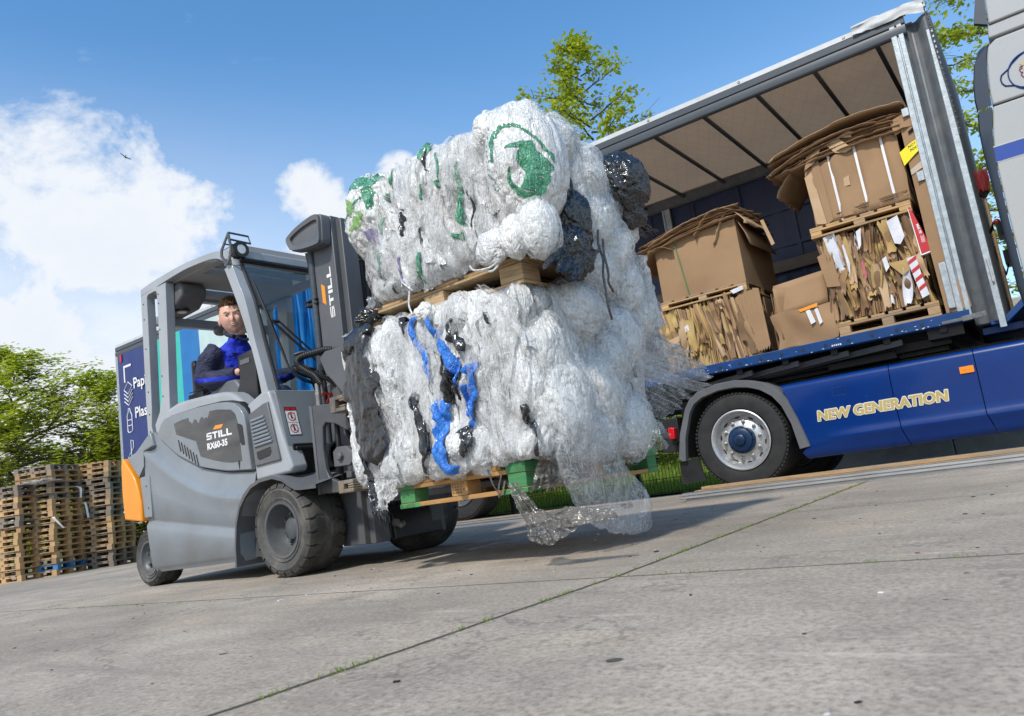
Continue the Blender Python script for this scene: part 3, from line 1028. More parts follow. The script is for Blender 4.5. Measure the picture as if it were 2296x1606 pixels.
def roof_cloth():
    m = bpy.data.materials.new('roof_cloth')
    m.use_nodes = True
    tt = NT(m.node_tree)
    b = next(n for n in tt.n if n.type == 'BSDF_PRINCIPLED')
    out = next(n for n in tt.n if n.type == 'OUTPUT_MATERIAL')
    tc = tt.new('ShaderNodeTexCoord').outputs['Object']
    c = tt.mix(tt.noise(tc, 3, 5, 0.6), (0.34, 0.25, 0.175), (0.27, 0.20, 0.138))
    sp_ = tt.new('ShaderNodeSeparateXYZ')
    tt.l.new(tc, sp_.inputs[0])
    d = None
    for sg in (1, -1):
        q = tt.math('ADD', tt.math('MULTIPLY', sp_.outputs[0], 1.0), tt.math('MULTIPLY', sp_.outputs[1], 0.42 * sg))
        q = tt.math('ADD', q, tt.math('MULTIPLY', tt.noise(tc, 4, 3), 0.03))
        k = tt.ramp(tt.math('ABSOLUTE', tt.math('SUBTRACT', tt.math('FRACT', tt.math('MULTIPLY', q, 7.5)), 0.5)), [(0.0, 1), (0.035, 0)])
        d = k if d is None else tt.math('MAXIMUM', d, k)
    c = tt.mix(tt.math('MULTIPLY', d, 0.45), c, (0.15, 0.11, 0.08))  # crossing shadows on the translucent roof, painted into the cloth as dark diagonals
    tt.put(b.inputs['Base Color'], c)
    b.inputs['Roughness'].default_value = 0.6
    bn = tt.new('ShaderNodeBump')
    bn.inputs['Distance'].default_value = 0.012
    tt.put(bn.inputs['Height'], tt.noise(tt.mapping(tc, (5, 2, 1)), 1.6, 5, 0.6, 0.8))
    tt.l.new(bn.outputs[0], b.inputs['Normal'])
    tl = tt.new('ShaderNodeBsdfTranslucent')
    tt.put(tl.inputs[0], c)
    mx = tt.new('ShaderNodeMixShader')
    mx.inputs[0].default_value = 0.36
    tt.l.new(b.outputs[0], mx.inputs[1])
    tt.l.new(tl.outputs[0], mx.inputs[2])
    tt.l.new(mx.outputs[0], out.inputs[0])
    return m


mb = MB()
P = []
for i in range(150):
    x = -LEN + (LEN + 0.05) * i / 149
    row = []
    for j in range(30):
        y = 0.045 + (WID - 0.09) * j / 29
        ph = ((-x - 0.26) / 0.565) % 1.0
        sag = 0.028 * math.sin(PI * ph) * math.sin(PI * j / 29)
        row.append((x, y, 3.852 - sag - 0.004 * math.sin(y * 9 + x * 3)))
    P.append(row)
mb.grid(P)
mb.build('roof_tarp', roof_cloth(), TR)
for k in range(24):
    u = 0.262 + 0.562 * k
    mb = MB()
    mb.box(-u - 0.02, -u + 0.02, 0.05, WID - 0.05, 3.785, 3.812)
    mb.box(-u - 0.045, -u + 0.045, 0.02, 0.10, 3.775, 3.785)
    mb.build('roof_bow', M['strip_dark'], TR, bevel=0.003)
mb = MB()
mb.box(-LEN, -0.02, WID - 0.07, WID - 0.01, 3.70, 3.85)
mb.box(-LEN, -0.02, WID - 0.085, WID - 0.07, 3.715, 3.73)
mb.build('far_rail', M['galv_dark'], TR, bevel=0.004)
mb = MB()
mb.box(-LEN, -0.02, WID - 0.083, WID - 0.071, 3.852, 3.858)
mb.build('red_edging', M['red'], TR)

# far side: closed navy curtain, posts, plank
mb = MB()
P = []
for i in range(300):
    x = -LEN + 0.02 + (LEN - 0.05) * i / 299
    P.append([(x, WID - 0.02 + 0.012 * math.sin(x * 10.5) + 0.006 * math.sin(x * 23), z) for z in (0.95, 1.2, 2.0, 3.0, 3.72)])
mb.grid(P)
mb.build('far_curtain', M['navy'], TR)
for u in (3.36, 6.7, 10.0):
    mb = MB()
    mb.box(-u - 0.055, -u - 0.03, WID - 0.09, WID - 0.045, 1.24, 3.70)
    mb.box(-u + 0.03, -u + 0.055, WID - 0.09, WID - 0.045, 1.24, 3.70)
    mb.box(-u - 0.03, -u + 0.03, WID - 0.075, WID - 0.05, 1.24, 3.70)
    mb.build('side_post', M['galv'], TR, bevel=0.003)
for (z0, z1) in ((2.44, 2.58), (1.72, 1.84)):
    mb = MB()
    mb.box(-6.6, -0.1, WID - 0.1, WID - 0.075, z0, z1)
    mb.build('lath', M['wood_old'], TR, bevel=0.002)
mb = MB()
for k in range(9):
    mb.box(-0.55 - k * 0.62, -0.50 - k * 0.62, WID - 0.05, WID - 0.044, 1.3, 3.68)
for z in (1.95, 2.75, 3.2):
    mb.box(-6.6, -0.1, WID - 0.046, WID - 0.041, z, z + 0.045)
mb.build('curtain_strap', M['navy'], TR)

# front bulkhead with corner post
mb = MB()
mb.prism([(-0.13, 0.012), (-0.128, 0.0), (-0.085, 0.0), (-0.08, 0.014), (-0.072, 0.014), (-0.068, 0.0), (-0.03, 0.0), (-0.026, 0.06), (-0.13, 0.06)], 'z', 1.19, 3.90)
post = mb.build('corner_post', M['galv'], TR, bevel=0.003)
mb = MB()
for z, h in ((3.02, 0.075), (2.42, 0.085), (1.28, 0.40)):
    mb.box(-0.185, -0.131, 0.002, 0.012, z, z + h)
mb.each('post_bracket', M['galv'], post, bevel=0.004)
mb = MB()
prof = [(-0.025, 0.03), (-0.005, 0.075), (0.03, 0.10), (0.075, 0.085), (0.11, 0.035), (0.14, 0.006), (0.185, 0.0), (0.195, 0.02), (0.195, WID - 0.02), (-0.025, WID - 0.02)]
prof2 = [(a + 0.0, b) for a, b in prof]
mb.prism(prof2, 'z', 1.10, 3.86)
mb.build('front_wall', M['galv_dark'], TR, bevel=0.012, seg=3)
mb = MB()
mb.prism([(0.142, -0.006), (0.19, -0.006), (0.19, 0.0), (0.142, 0.002)], 'z', 1.04, 3.7)
mb.build('edge_strip', M['galv'], TR, bevel=0.002)
mb = MB()
mb.tube([(0.168, -0.015, 3.95), (0.172, -0.018, 3.6), (0.19, -0.02, 3.1), (0.196, -0.02, 2.7)], 0.006, 6)
for k in range(24):
    mb.box(0.165 + 0.0012 * k, 0.185 + 0.0012 * k, -0.024, -0.008, 3.90 - k * 0.05, 3.908 - k * 0.05)
mb.build('lacing_cord', M['dark_paint'], TR)
mb = MB()
mb.box(-0.20, 0.06, -0.012, 0.0, 1.160, 1.178)
mb.bar((-0.26, -0.008, 1.17), (-0.10, -0.008, 1.17), 0.012, 0.026)
mb.bar((-0.11, -0.012, 1.17), (0.07, -0.012, 1.178), 0.014, 0.044)
mb.lathe([(0, -0.022), (0.014, -0.022), (0.014, 0)], (-0.02, 0, 1.172), 'y', 10)
mb.lathe([(0, -0.022), (0.014, -0.022), (0.014, 0)], (0.045, 0, 1.18), 'y', 10)
mb.build('latch', M['galv_dark'], TR, bevel=0.003)
mb = MB()
mb.tube([(0.165, -0.012, 1.62), (0.168, -0.03, 1.61), (0.172, -0.03, 1.42), (0.174, -0.012, 1.41)], 0.007, 8)
mb.build('grab_handle', M['tarp_white'], TR)
mb = MB()
mb.prism([(0.08, 1.08), (0.20, 1.08), (0.36, 1.20), (0.36, 1.245), (0.33, 1.245), (0.19, 1.13), (0.08, 1.12)], 'y', 0.05, 1.9)
mb.box(0.0, 0.30, 0.2, 1.9, 1.02, 1.08)
mb.build('step_frame', M['blue_deck'], TR, bevel=0.004)

# tail: printed curtain, gathered at its open end
def curtain(u0, u1, mname, z0=0.93, z1=3.75, off=-0.012, amp=0.006, n=None):
    mb = MB()
    n = n or max(8, int((u1 - u0) * 16))
    P = []
    for i in range(n + 1):
        u = u0 + (u1 - u0) * i / n
        P.append([(-u, off + amp * math.sin(u * 7.5) + 0.4 * amp * math.sin(u * 17 + z * 2), z) for z in np.linspace(z0, z1, 12)])
    mb.grid(P)
    return mb.build('printed_curtain', M[mname], TR)


navy_c = curtain(12.35, 13.53, 'navy_print')
curtain(11.45, 12.35, 'teal_print')
curtain(10.9, 11.45, 'blue_print')
pale_c = curtain(9.15, 10.9, 'pale_print')
mb = MB()
P = []
for i in range(140):
    s_ = i / 139
    u = 7.85 + 1.35 * s_
    P.append([(-u - 0.03 * math.sin(z * 2 + i * 0.4), 0.05 + 0.085 * math.sin(i * 0.62 + 0.5 * math.sin(z * 1.7)) + 0.02 * math.sin(i * 1.7), z) for z in np.linspace(0.95, 3.66, 14)])
mb.grid(P)
mb.build('gathered_curtain', M['blue_print'], TR)
yl = -0.024
def on_curtain(u0, z0, sx=-1):
    # lettering reads left to right towards the front of the trailer
    return lambda p: (-u0 + p[0], yl - p[2], z0 + p[1])
mb = MB()
mb.text("Papier", 0.27, on_curtain(13.02, 3.04), offset=0.004)
mb.text("Plastic", 0.27, on_curtain(13.02, 2.50), offset=0.004)
mb.box(-13.32, -13.28, yl, yl + 0.003, 3.20, 3.51)
mb.box(-13.28, -13.06, yl, yl + 0.003, 3.47, 3.51)
def icon(pts, r=0.009, closed=False):
    q = [(-13.21 + a, yl, b) for a, b in pts]
    if closed:
        q.append(q[0])
    mb.tube(q, r, 5)
icon([(-0.13, 3.06), (0.02, 3.19), (0.15, 3.10), (0.0, 2.97)], closed=True)
for dz in (0.07, 0.14, 0.21):
    icon([(-0.13, 3.06 - dz), (0.0, 2.97 - dz), (0.15, 3.10 - dz)])
icon([(-0.02, 2.70), (0.03, 2.70), (0.04, 2.64), (0.085, 2.58), (0.085, 2.30), (0.05, 2.27), (-0.05, 2.27), (-0.075, 2.30), (-0.075, 2.58), (-0.03, 2.64)], closed=True)
icon([(-0.075, 2.49), (0.085, 2.49)])
icon([(-0.075, 2.39), (0.085, 2.39)])
icon([(-0.08, 1.86), (0.08, 1.98), (0.08, 2.1), (0.0, 2.13), (0.0, 1.7), (-0.05, 1.66), (-0.1, 1.72), (-0.1, 1.84)])
icon([(0.02, 1.72), (0.1, 1.72), (0.1, 1.6), (0.02, 1.6)], closed=True)
mb.build('lettering', M['white_mark'], navy_c)
mb = MB()   # round arrow across the coloured fields
c_, ro, ri = (10.75, 2.05), 0.95, 0.62
pts = [(c_[0] + ro * math.cos(a), c_[1] + ro * math.sin(a)) for a in np.linspace(R(70), R(150), 18)] + [(c_[0] + ri * math.cos(a), c_[1] + ri * math.sin(a)) for a in np.linspace(R(150), R(70), 18)]
mb.prism([(-u, z) for u, z in pts], 'y', yl, yl + 0.003)
mb.prism([(-12.0, 2.50), (-11.15, 2.30), (-11.80, 1.75)], 'y', yl - 0.001, yl + 0.002)
mb.build('arrow_print', M['white_mark'], pale_c)
mb = MB()
c_ = (11.0, 1.5)
pts = [(c_[0] + 0.75 * math.cos(a), c_[1] + 0.75 * math.sin(a)) for a in np.linspace(R(0), R(180), 20)] + [(c_[0] + 0.45 * math.cos(a), c_[1] + 0.45 * math.sin(a)) for a in np.linspace(R(180), R(0), 20)]
mb.prism([(-u, z) for u, z in pts], 'y', yl - 0.003, yl)
mb.build('ring_print', M['blue_print'], pale_c)
mb = MB()
mb.prism([(-LEN, -0.004), (-LEN + 0.085, -0.004), (-LEN + 0.085, 0.05), (-LEN, 0.05)], 'z', 0.86, 3.745)
for k in range(3):
    mb.box(-LEN + 0.02, -LEN + 0.03, -0.007, -0.004, 0.9 + k * 0.1, 0.93 + k * 0.1)
mb.build('tail_post', M['galv'], TR, bevel=0.003)
mb = MB()
mb.box(-LEN, -LEN + 0.05, 0.06, WID - 0.02, 1.25, 3.74)
mb.build('tail_door', M['navy_print'], TR)
mb = MB()
mb.box(-13.42, -13.36, -0.03, -0.02, 3.60, 3.74)
mb.build('buckle_strap', M['red'], TR)


def truck_wheel(parent, c, r, w, rim_out, rim_mat, hub_mat, far=False, detail=True):
    """c: centre of the outer face, wheel runs to +y"""
    wn = node('wheel', parent, c)
    mb = MB()
    prof = [(rim_out, 0.03), (rim_out + 0.02, 0.008), (r * 0.80, -0.004), (r * 0.93, 0.006), (r * 0.985, 0.03), (r, 0.05)]
    for k in range(4):
        a = 0.05 + (w - 0.1) * (k + 0.8) / 4.6
        prof += [(r, a - 0.008), (r - 0.012, a - 0.006), (r - 0.012, a + 0.004), (r, a + 0.006)]
    prof += [(r, w - 0.05), (r * 0.985, w - 0.03), (r * 0.93, w - 0.006), (rim_out + 0.02, w - 0.008), (rim_out, w - 0.03)]
    mb.lathe(prof, (0, 0, 0), 'y', 72)
    for k in range(72):
        an = 2 * PI * k / 72
        Mx = Matrix.Rotation(-an, 4, 'Y')
        mb.box(r * 0.955, r * 0.99, 0.006, 0.035, -0.012, 0.008, 0, Mx)
    mb.build('tyre', M['truck_tyre'], wn, ang=30)
    mb = MB()
    ro = rim_out
    mb.lathe([(ro + 0.004, 0.012), (ro + 0.008, 0.0), (ro - 0.004, -0.004), (ro - 0.022, 0.012), (ro - 0.045, 0.05), (ro - 0.06, 0.085), (ro * 0.70, 0.088), (ro * 0.55, 0.062), (0.10, 0.055), (0.0, 0.055)], (0, 0, 0), 'y', 56)
    rim = mb.build('rim', rim_mat, wn)
    mb = MB()
    for k in range(10):
        an = 2 * PI * k / 10 + 0.1
        rr = ro * 0.62
        mb.lathe([(0, 0.03), (0.011, 0.032), (0.013, 0.05), (0.02, 0.055), (0.02, 0.066)], (rr * math.cos(an), 0, rr * math.sin(an)), 'y', 8)
    mb.each('wheel_nut', M['steel'], wn)
    mb = MB()
    for k in range(10):
        an = 2 * PI * (k + 0.5) / 10 + 0.1
        rr = ro * 0.80
        Mx = Matrix.Rotation(-an, 4, 'Y') @ Matrix.Translation((rr, 0.0, 0))
        pts = [(0.017 * math.cos(q), 0.030 * math.sin(q)) for q in np.linspace(0, 2 * PI, 14, endpoint=False)]
        vs = [Mx @ Vector((a, 0.0805, b)) for a, b in pts]
        mb.add(vs, [tuple(range(14))])
    mb.each('hand_hole', M['black'], wn)
    mb = MB()
    mb.lathe([(0.135, 0.06), (0.135, 0.035), (0.125, 0.028), (0.115, 0.028), (0.11, 0.006), (0.09, -0.002), (0.055, -0.004), (0.05, -0.025), (0.035, -0.032), (0.0, -0.032)], (0, 0, 0), 'y', 30)
    for k in range(14):
        an = 2 * PI * k / 14
        mb.lathe([(0, 0.016), (0.010, 0.016), (0.010, 0.03)], (0.121 * math.cos(an), 0, 0.121 * math.sin(an)), 'y', 6)
    mb.build('hub', hub_mat, wn)
    return wn


truck_wheel(TR, (-5.98, 0.26, 0.465), 0.465, 0.36, 0.28, M['rim_dark'], M['rim_dark'])
truck_wheel(TR, (-7.28, 0.26, 0.465), 0.465, 0.36, 0.28, M['rim_dark'], M['rim_dark'])
truck_wheel(TR, (-8.58, 0.26, 0.465), 0.465, 0.36, 0.28, M['rim_dark'], M['rim_dark'])

# ================================================================== tractor unit
TK = at_trailer(thing('tractor_truck', 'blue and white tractor truck coupled to the trailer, gold lettering on its skirt', 'truck'))
truck_wheel(TK, (-2.16, 0.0, 0.466), 0.464, 0.58, 0.285, M['alu'], M['hub_blue'])
truck_wheel(TK, (-2.10, 1.62, 0.40), 0.464, 0.40, 0.285, M['rim_dark'], M['rim_dark'])

# mudguard over the drive wheel
outer = [(-2.823, 0.366), (-2.76, 0.62), (-2.66, 0.86), (-2.60, 0.94), (-2.50, 1.005), (-2.298, 1.045), (-2.10, 1.045), (-1.959, 1.015), (-1.84, 0.97), (-1.729, 0.90), (-1.64, 0.78), (-1.575, 0.58), (-1.514, 0.315)]
inner = [(-2.735, 0.337), (-2.70, 0.56), (-2.61, 0.80), (-2.55, 0.88), (-2.46, 0.93), (-2.28, 0.968), (-2.12, 0.968), (-1.99, 0.945), (-1.88, 0.90), (-1.78, 0.82), (-1.71, 0.71), (-1.655, 0.54), (-1.625, 0.30)]
mb = MB()
P = []
for (a, b) in zip(outer, inner):
    P.append([(b[0], 0.02, b[1]), (b[0] + (a[0] - b[0]) * 0.1, -0.028, b[1] + (a[1] - b[1]) * 0.1), (b[0] + (a[0] - b[0]) * 0.85, -0.034, b[1] + (a[1] - b[1]) * 0.85), (a[0], -0.012, a[1]), (a[0], 0.52, a[1]), (b[0], 0.52, b[1])])
mb.grid(P)
mb.build('mudguard', M['plastic_grey'], TK, ang=50)
mb = MB()
mb.prism([(-2.835, 0.335), (-2.84, 0.11), (-2.585, 0.125), (-2.62, 0.36)], 'y', 0.02, 0.03)
mb.prism([(-2.84, 0.11), (-2.82, 0.11), (-2.82, 0.335), (-2.84, 0.335)], 'y', 0.03, 0.5)
mb.build('mud_flap', M['black'], TK)
mb = MB()
mb.prism([(-2.874, 0.70), (-2.812, 0.69), (-2.818, 0.577), (-2.88, 0.582)], 'y', -0.03, 0.06)
mb.build('tail_light', M['red_lens'], TK, bevel=0.008)
mb = MB()
mb.prism([(-2.90, 0.76), (-2.80, 0.80), (-2.80, 0.55), (-2.90, 0.52)], 'y', 0.062, 0.14)
for y in (0.55, 1.45):
    mb.box(-2.95, 2.6, y, y + 0.09, 0.72, 0.98)
mb.box(-3.05, -2.85, 0.15, 2.0, 0.45, 0.80)
mb.box(-1.5, 2.2, 0.12, 0.5, 0.28, 0.86)
mb.box(-1.3, -0.7, 0.3, 1.8, 0.98, 1.05)
mb.prism([(-1.95, 0.98), (-1.0, 0.98), (-1.0, 1.05), (-1.4, 1.09), (-1.95, 1.03)], 'y', 0.5, 1.6)
mb.build('frame', M['black'], TK, bevel=0.006)


def skirt_panel(edge_l, edge_r, name='side_skirt'):
    """edge_*: x at given z, bottom to top"""
    zs = [0.200, 0.215, 0.26, 0.33, 0.352, 0.372, 0.40, 0.46, 0.60, 0.76, 0.86, 0.895, 0.912]
    off = [0.05, 0.03, 0.012, -0.006, -0.020, -0.022, -0.004, 0.0, -0.004, 0.0, 0.006, 0.014, 0.045]
    mb = MB()
    P = []
    for z, o_ in zip(zs, off):
        l = np.interp(z, [q[1] for q in edge_l], [q[0] for q in edge_l])
        r = np.interp(z, [q[1] for q in edge_r], [q[0] for q in edge_r])
        row = []
        for k in range(17):
            x = l + (r - l) * k / 16
            oo = o_
            if 0.3 < z < 0.42 and x < -1.05:        # swage line fades out near the wheel
                oo = o_ * max(0.0, min(1.0, (x + 1.42) / 0.35))
            row.append((x, -0.02 + oo, z))
        P.append(row)
    top = [(q[0], 0.18, q[2] + 0.006) for q in P[-1]]
    bot = [(q[0], 0.16, q[2]) for q in P[0]]
    P = [bot] + P + [top]
    P = [[(r_[0][0], 0.16, r_[0][2])] + r_ + [(r_[-1][0], 0.16, r_[-1][2])] for r_ in P]
    mb.grid(P)
    return mb.build(name, M['blue_skirt'], TK, ang=60)


sk = skirt_panel([(-1.56, 0.195), (-1.606, 0.258), (-1.512, 0.30), (-1.575, 0.58), (-1.64, 0.78), (-1.69, 0.92)], [(-0.70, 0.2), (-0.742, 0.35), (-0.752, 0.669), (-0.742, 0.92)])
sk2 = skirt_panel([(-0.693, 0.2), (-0.735, 0.35), (-0.745, 0.669), (-0.735, 0.92)], [(-0.050, 0.2), (-0.098, 0.376), (-0.094, 0.92)])
sk3 = skirt_panel([(-0.043, 0.2), (-0.091, 0.376), (-0.087, 0.92)], [(2.2, 0.2), (2.2, 0.92)])
mb = MB()
xf = lambda p: (-1.408 + p[0], -0.0262 - p[2], 0.528 + p[1])
mb.text("NEW GENERATION", 0.1235, xf, 0, offset=0.0045, shear=0.12, ext=0.0006, sx=1.0)
n0_ = max(v[0] for v in mb.v)
f_ = (-0.333 + 1.408) / (n0_ + 1.408)
mb.v = [(-1.408 + (v[0] + 1.408) * f_, v[1], v[2]) for v in mb.v]
mb2 = MB()
xf2 = lambda p: (-1.408 + p[0] * f_, -0.0290 - p[2], 0.528 + p[1])
for k in range(5):
    dx = (k - 2) * 0.0020
    mb2.text("NEW GENERATION", 0.1235, lambda p: xf2((p[0] + dx, p[1], p[2] + 0.0001 * k)), 0, offset=0.002, shear=0.12, ext=0.0006)
base_v, base_f = list(mb.v), list(mb.f)
for k in range(10):
    a = 2 * PI * k / 10
    mb.add([(x + 0.0072 * math.cos(a), y - 0.00008 * k, z + 0.0055 * math.sin(a)) for x, y, z in base_v], base_f)

mb.build('lettering_outline', mat('gold_outline', (0.72, 0.70, 0.62)), sk)
mb2.build('lettering', mat('gold_letter', (0.42, 0.31, 0.10), (0.47, 0.36, 0.14), 20, 0.45), sk)
mb = MB()
fl = [(-1.23, 0.791), (-1.11, 0.792), (-1.121, 0.723), (-1.24, 0.725)]
mb.tube([(a, -0.0215, b) for a, b in fl + fl[:1]], 0.002, 5)
mb.build('fuel_flap', M['cab_dark'], sk)
mb = MB()
mb.box(-0.212, -0.108, -0.034, -0.019, 0.722, 0.779)
mb.box(-0.185, -0.135, -0.0365, -0.034, 0.748, 0.753)
mb.build('side_indicator', M['amber'], sk2, bevel=0.006)

# cab: dark wind deflector and white body side
edge_o = [(0.403, 1.05), (0.333, 1.173), (0.318, 1.334), (0.319, 1.8), (0.323, 2.217), (0.321, 2.50), (0.328, 2.676), (0.345, 2.80), (0.350, 2.835)]
edge_i = [(0.46, 1.05), (0.40, 1.173), (0.378, 1.377), (0.380, 1.9), (0.388, 2.3), (0.403, 2.517), (0.425, 2.66), (0.450, 2.78), (0.458, 2.835)]
mb = MB()
mb.grid([[(a[0], 0.05, a[1]), (a[0] + 0.012, 0.0, a[1]), (b[0], -0.022, b[1]), (b[0], 0.02, b[1])] for a, b in zip(edge_o, edge_i)])
e2o = [(0.352, 2.85), (0.352, 2.95), (0.372, 3.1), (0.41, 3.25), (0.455, 3.345), (0.475, 3.36)]
e2i = [(0.462, 2.85), (0.466, 2.95), (0.482, 3.1), (0.505, 3.25), (0.532, 3.345), (0.55, 3.365)]
mb.grid([[(a[0], 0.05, a[1]), (a[0] + 0.012, 0.0, a[1]), (b[0], -0.022, b[1]), (b[0], 0.02, b[1])] for a, b in zip(e2o, e2i)])
mb.prism([(0.483, 3.585), (0.575, 3.532), (0.60, 3.80), (0.55, 3.84)], 'y', -0.02, 0.03)
mb.build('side_deflector', M['cab_dark'], TK, ang=60)
mb = MB()
bx = 2.45
mb.prism([(0.464, 1.05), (0.404, 1.173), (0.382, 1.377), (0.384, 1.9), (0.392, 2.3), (0.407, 2.517), (0.429, 2.66), (0.454, 2.78), (0.464, 2.838), (bx, 2.838), (bx, 1.05)], 'y', -0.020, 2.3)
mb.prism([(0.467, 2.852), (0.470, 2.95), (0.486, 3.1), (0.509, 3.25), (0.536, 3.348), (0.60, 3.39), (bx, 3.40), (bx, 2.852)], 'y', -0.020, 2.3)
mb.prism([(0.555, 3.42), (0.57, 3.532), (bx, 3.55), (bx, 3.42)], 'y', 0.0, 2.25)
mb.prism([(0.580, 3.534), (0.60, 3.75), (0.66, 3.95), (bx, 4.0), (bx, 3.555)], 'y', -0.02, 2.25)
cab = mb.build('cab_body', M['white_cab'], TK, bevel=0.014, seg=3)
mb = MB()
mb.prism([(0.392, 2.372), (0.404, 2.497), (2.4, 2.497), (2.4, 2.372)], 'y', -0.0222, -0.0208)
mb.build('blue_band', mat('band_blue', (0.006, 0.05, 0.30)), cab)
mb = MB()
for z in (2.367, 2.500):
    mb.prism([(0.40, z), (0.40, z + 0.01), (2.4, z + 0.01), (2.4, z)], 'y', -0.0222, -0.0208)
mb.build('band_edge', M['tarp_white'], cab)
# emblem: linked blue outlines round a crowned head
mb = MB()
ex, ez, er = 0.775, 3.035, 0.155
ey = -0.0235
mb.tube([(ex + er * math.cos(a), ey, ez + er * 1.02 * math.sin(a)) for a in np.linspace(0, 2 * PI, 49)], 0.0055, 5)
tri = []
for k in range(3):
    a0 = R(185 + 120 * k)
    for da, rr in ((-14, 1.30), (-5, 1.36), (5, 1.36), (14, 1.30)):
        tri.append((ex + er * rr * math.cos(a0 + R(da)), ey - 0.001, ez + er * rr * math.sin(a0 + R(da))))
    for da in (30, 45, 60, 75, 90):
        rr = 0.97 - 0.0022 * (15 - abs(da - 60)) ** 1
        tri.append((ex + er * rr * math.cos(a0 + R(da)), ey - 0.001, ez + er * rr * math.sin(a0 + R(da))))
tri.append(tri[0])
mb.tube(tri, 0.0055, 5)
mb.build('emblem_ring', M['blue_skirt'], cab)
mb = MB()
def sq(pts, r=0.0038):
    mb.tube([(ex + a * er, ey, ez + b * er) for a, b in pts], r, 5)
sq([(-0.45, 0.28), (-0.30, 0.33), (-0.36, 0.20), (-0.48, 0.18), (-0.44, 0.02), (-0.36, -0.02), (-0.46, -0.12), (-0.38, -0.3), (-0.28, -0.28), (-0.30, -0.42), (-0.18, -0.52), (-0.08, -0.44), (-0.02, -0.56), (0.12, -0.52)])
sq([(-0.28, 0.10), (-0.22, 0.02), (-0.18, 0.12), (-0.12, 0.0), (0.0, 0.06)])
sq([(-0.05, 0.3), (0.08, 0.22), (0.05, 0.12)])
mb.build('emblem_head', mat('emblem_red', (0.28, 0.02, 0.06)), cab)
mb = MB()
mb.prism([(ex + a * er, ez + b * er) for a, b in ((-0.42, 0.50), (-0.28, 0.42), (-0.22, 0.58), (-0.05, 0.46), (0.05, 0.66), (0.18, 0.46), (0.3, 0.6), (0.3, 0.34), (-0.32, 0.34))], 'y', ey - 0.001, ey + 0.001)
mb.build('emblem_crown', mat('emblem_gold', (0.50, 0.38, 0.14)), cab)
mb = MB()
for z, r0 in ((1.95, 0.0), (1.70, 0.1)):
    mb.box(0.26, 0.36, 0.9 + r0, 1.15 + r0, z, z + 0.13)
mb.tube([(0.20, 1.0, 2.02), (0.25, 0.95, 2.10), (0.30, 1.0, 2.02), (0.34, 1.05, 2.08)], 0.014, 8)
mb.tube([(0.20, 1.1, 1.9), (0.24, 1.05, 1.6), (0.30, 1.1, 1.75), (0.35, 1.1, 1.5)], 0.014, 8)
mb.build('hose_coupling', M['black'], TK)
mb = MB()
mb.ball((0.275, 0.93, 2.09), 0.03)
mb.build('coupling_cap', M['red'], TK)
mb = MB()
mb.box(0.27, 0.33, 0.93, 0.99, 1.99, 2.03)
mb.build('coupling_tag', M['yellow'], TK)

# broom stowed against the front of the trailer
t = at_trailer(thing('broom', 'broom with red bristles standing head up between trailer and cab', 'broom', ))
mb = MB()
mb.tube([(0.225, 1.0, 1.25), (0.23, 1.0, 2.42)], 0.013, 8)
mb.build('handle', M['wood_mid'], t)
mb = MB()
n_ = 700
for k in range(n_):
    a = RNG.uniform(0, 2 * PI)
    r0 = 0.05 * math.sqrt(RNG.random())
    zz = RNG.uniform(2.40, 2.46)
    mb.bar((0.23 + r0 * math.cos(a), 1.0 + 1.6 * r0 * math.sin(a), zz), (0.23 + 1.5 * r0 * math.cos(a) + RNG.normal(0, 0.004), 1.0 + 2.2 * r0 * math.sin(a), zz + RNG.uniform(0.10, 0.18)), 0.003, 0.003)
mb.build('bristles', mat('bristle_red', (0.20, 0.025, 0.03), (0.30, 0.04, 0.05), 30), t)
mb = MB()
mb.lathe([(0.02, 2.36), (0.045, 2.40), (0.055, 2.45), (0.0, 2.46)], (0.23, 1.0, 0), 'z', 14)
mb.build('socket', M['bark'], t)
# ================================================================== forklift
FK = thing('forklift', 'grey counterbalance forklift with orange tail lamp panel carrying two bales', 'forklift', FK_LOC, FK_ROT)
BW = 1.27                                                  # width over the body


def both(mbf, name, mats, **kw):
    """a part on the near side and its mirror image on the far side"""
    for s_ in (0, 1):
        mb = MB()
        mbf(mb)
        if s_:
            mb.v = [(x, BW + 0.02 - y, z) for x, y, z in mb.v]
        o = mb.build(name, mats, FK, **kw)
    return o


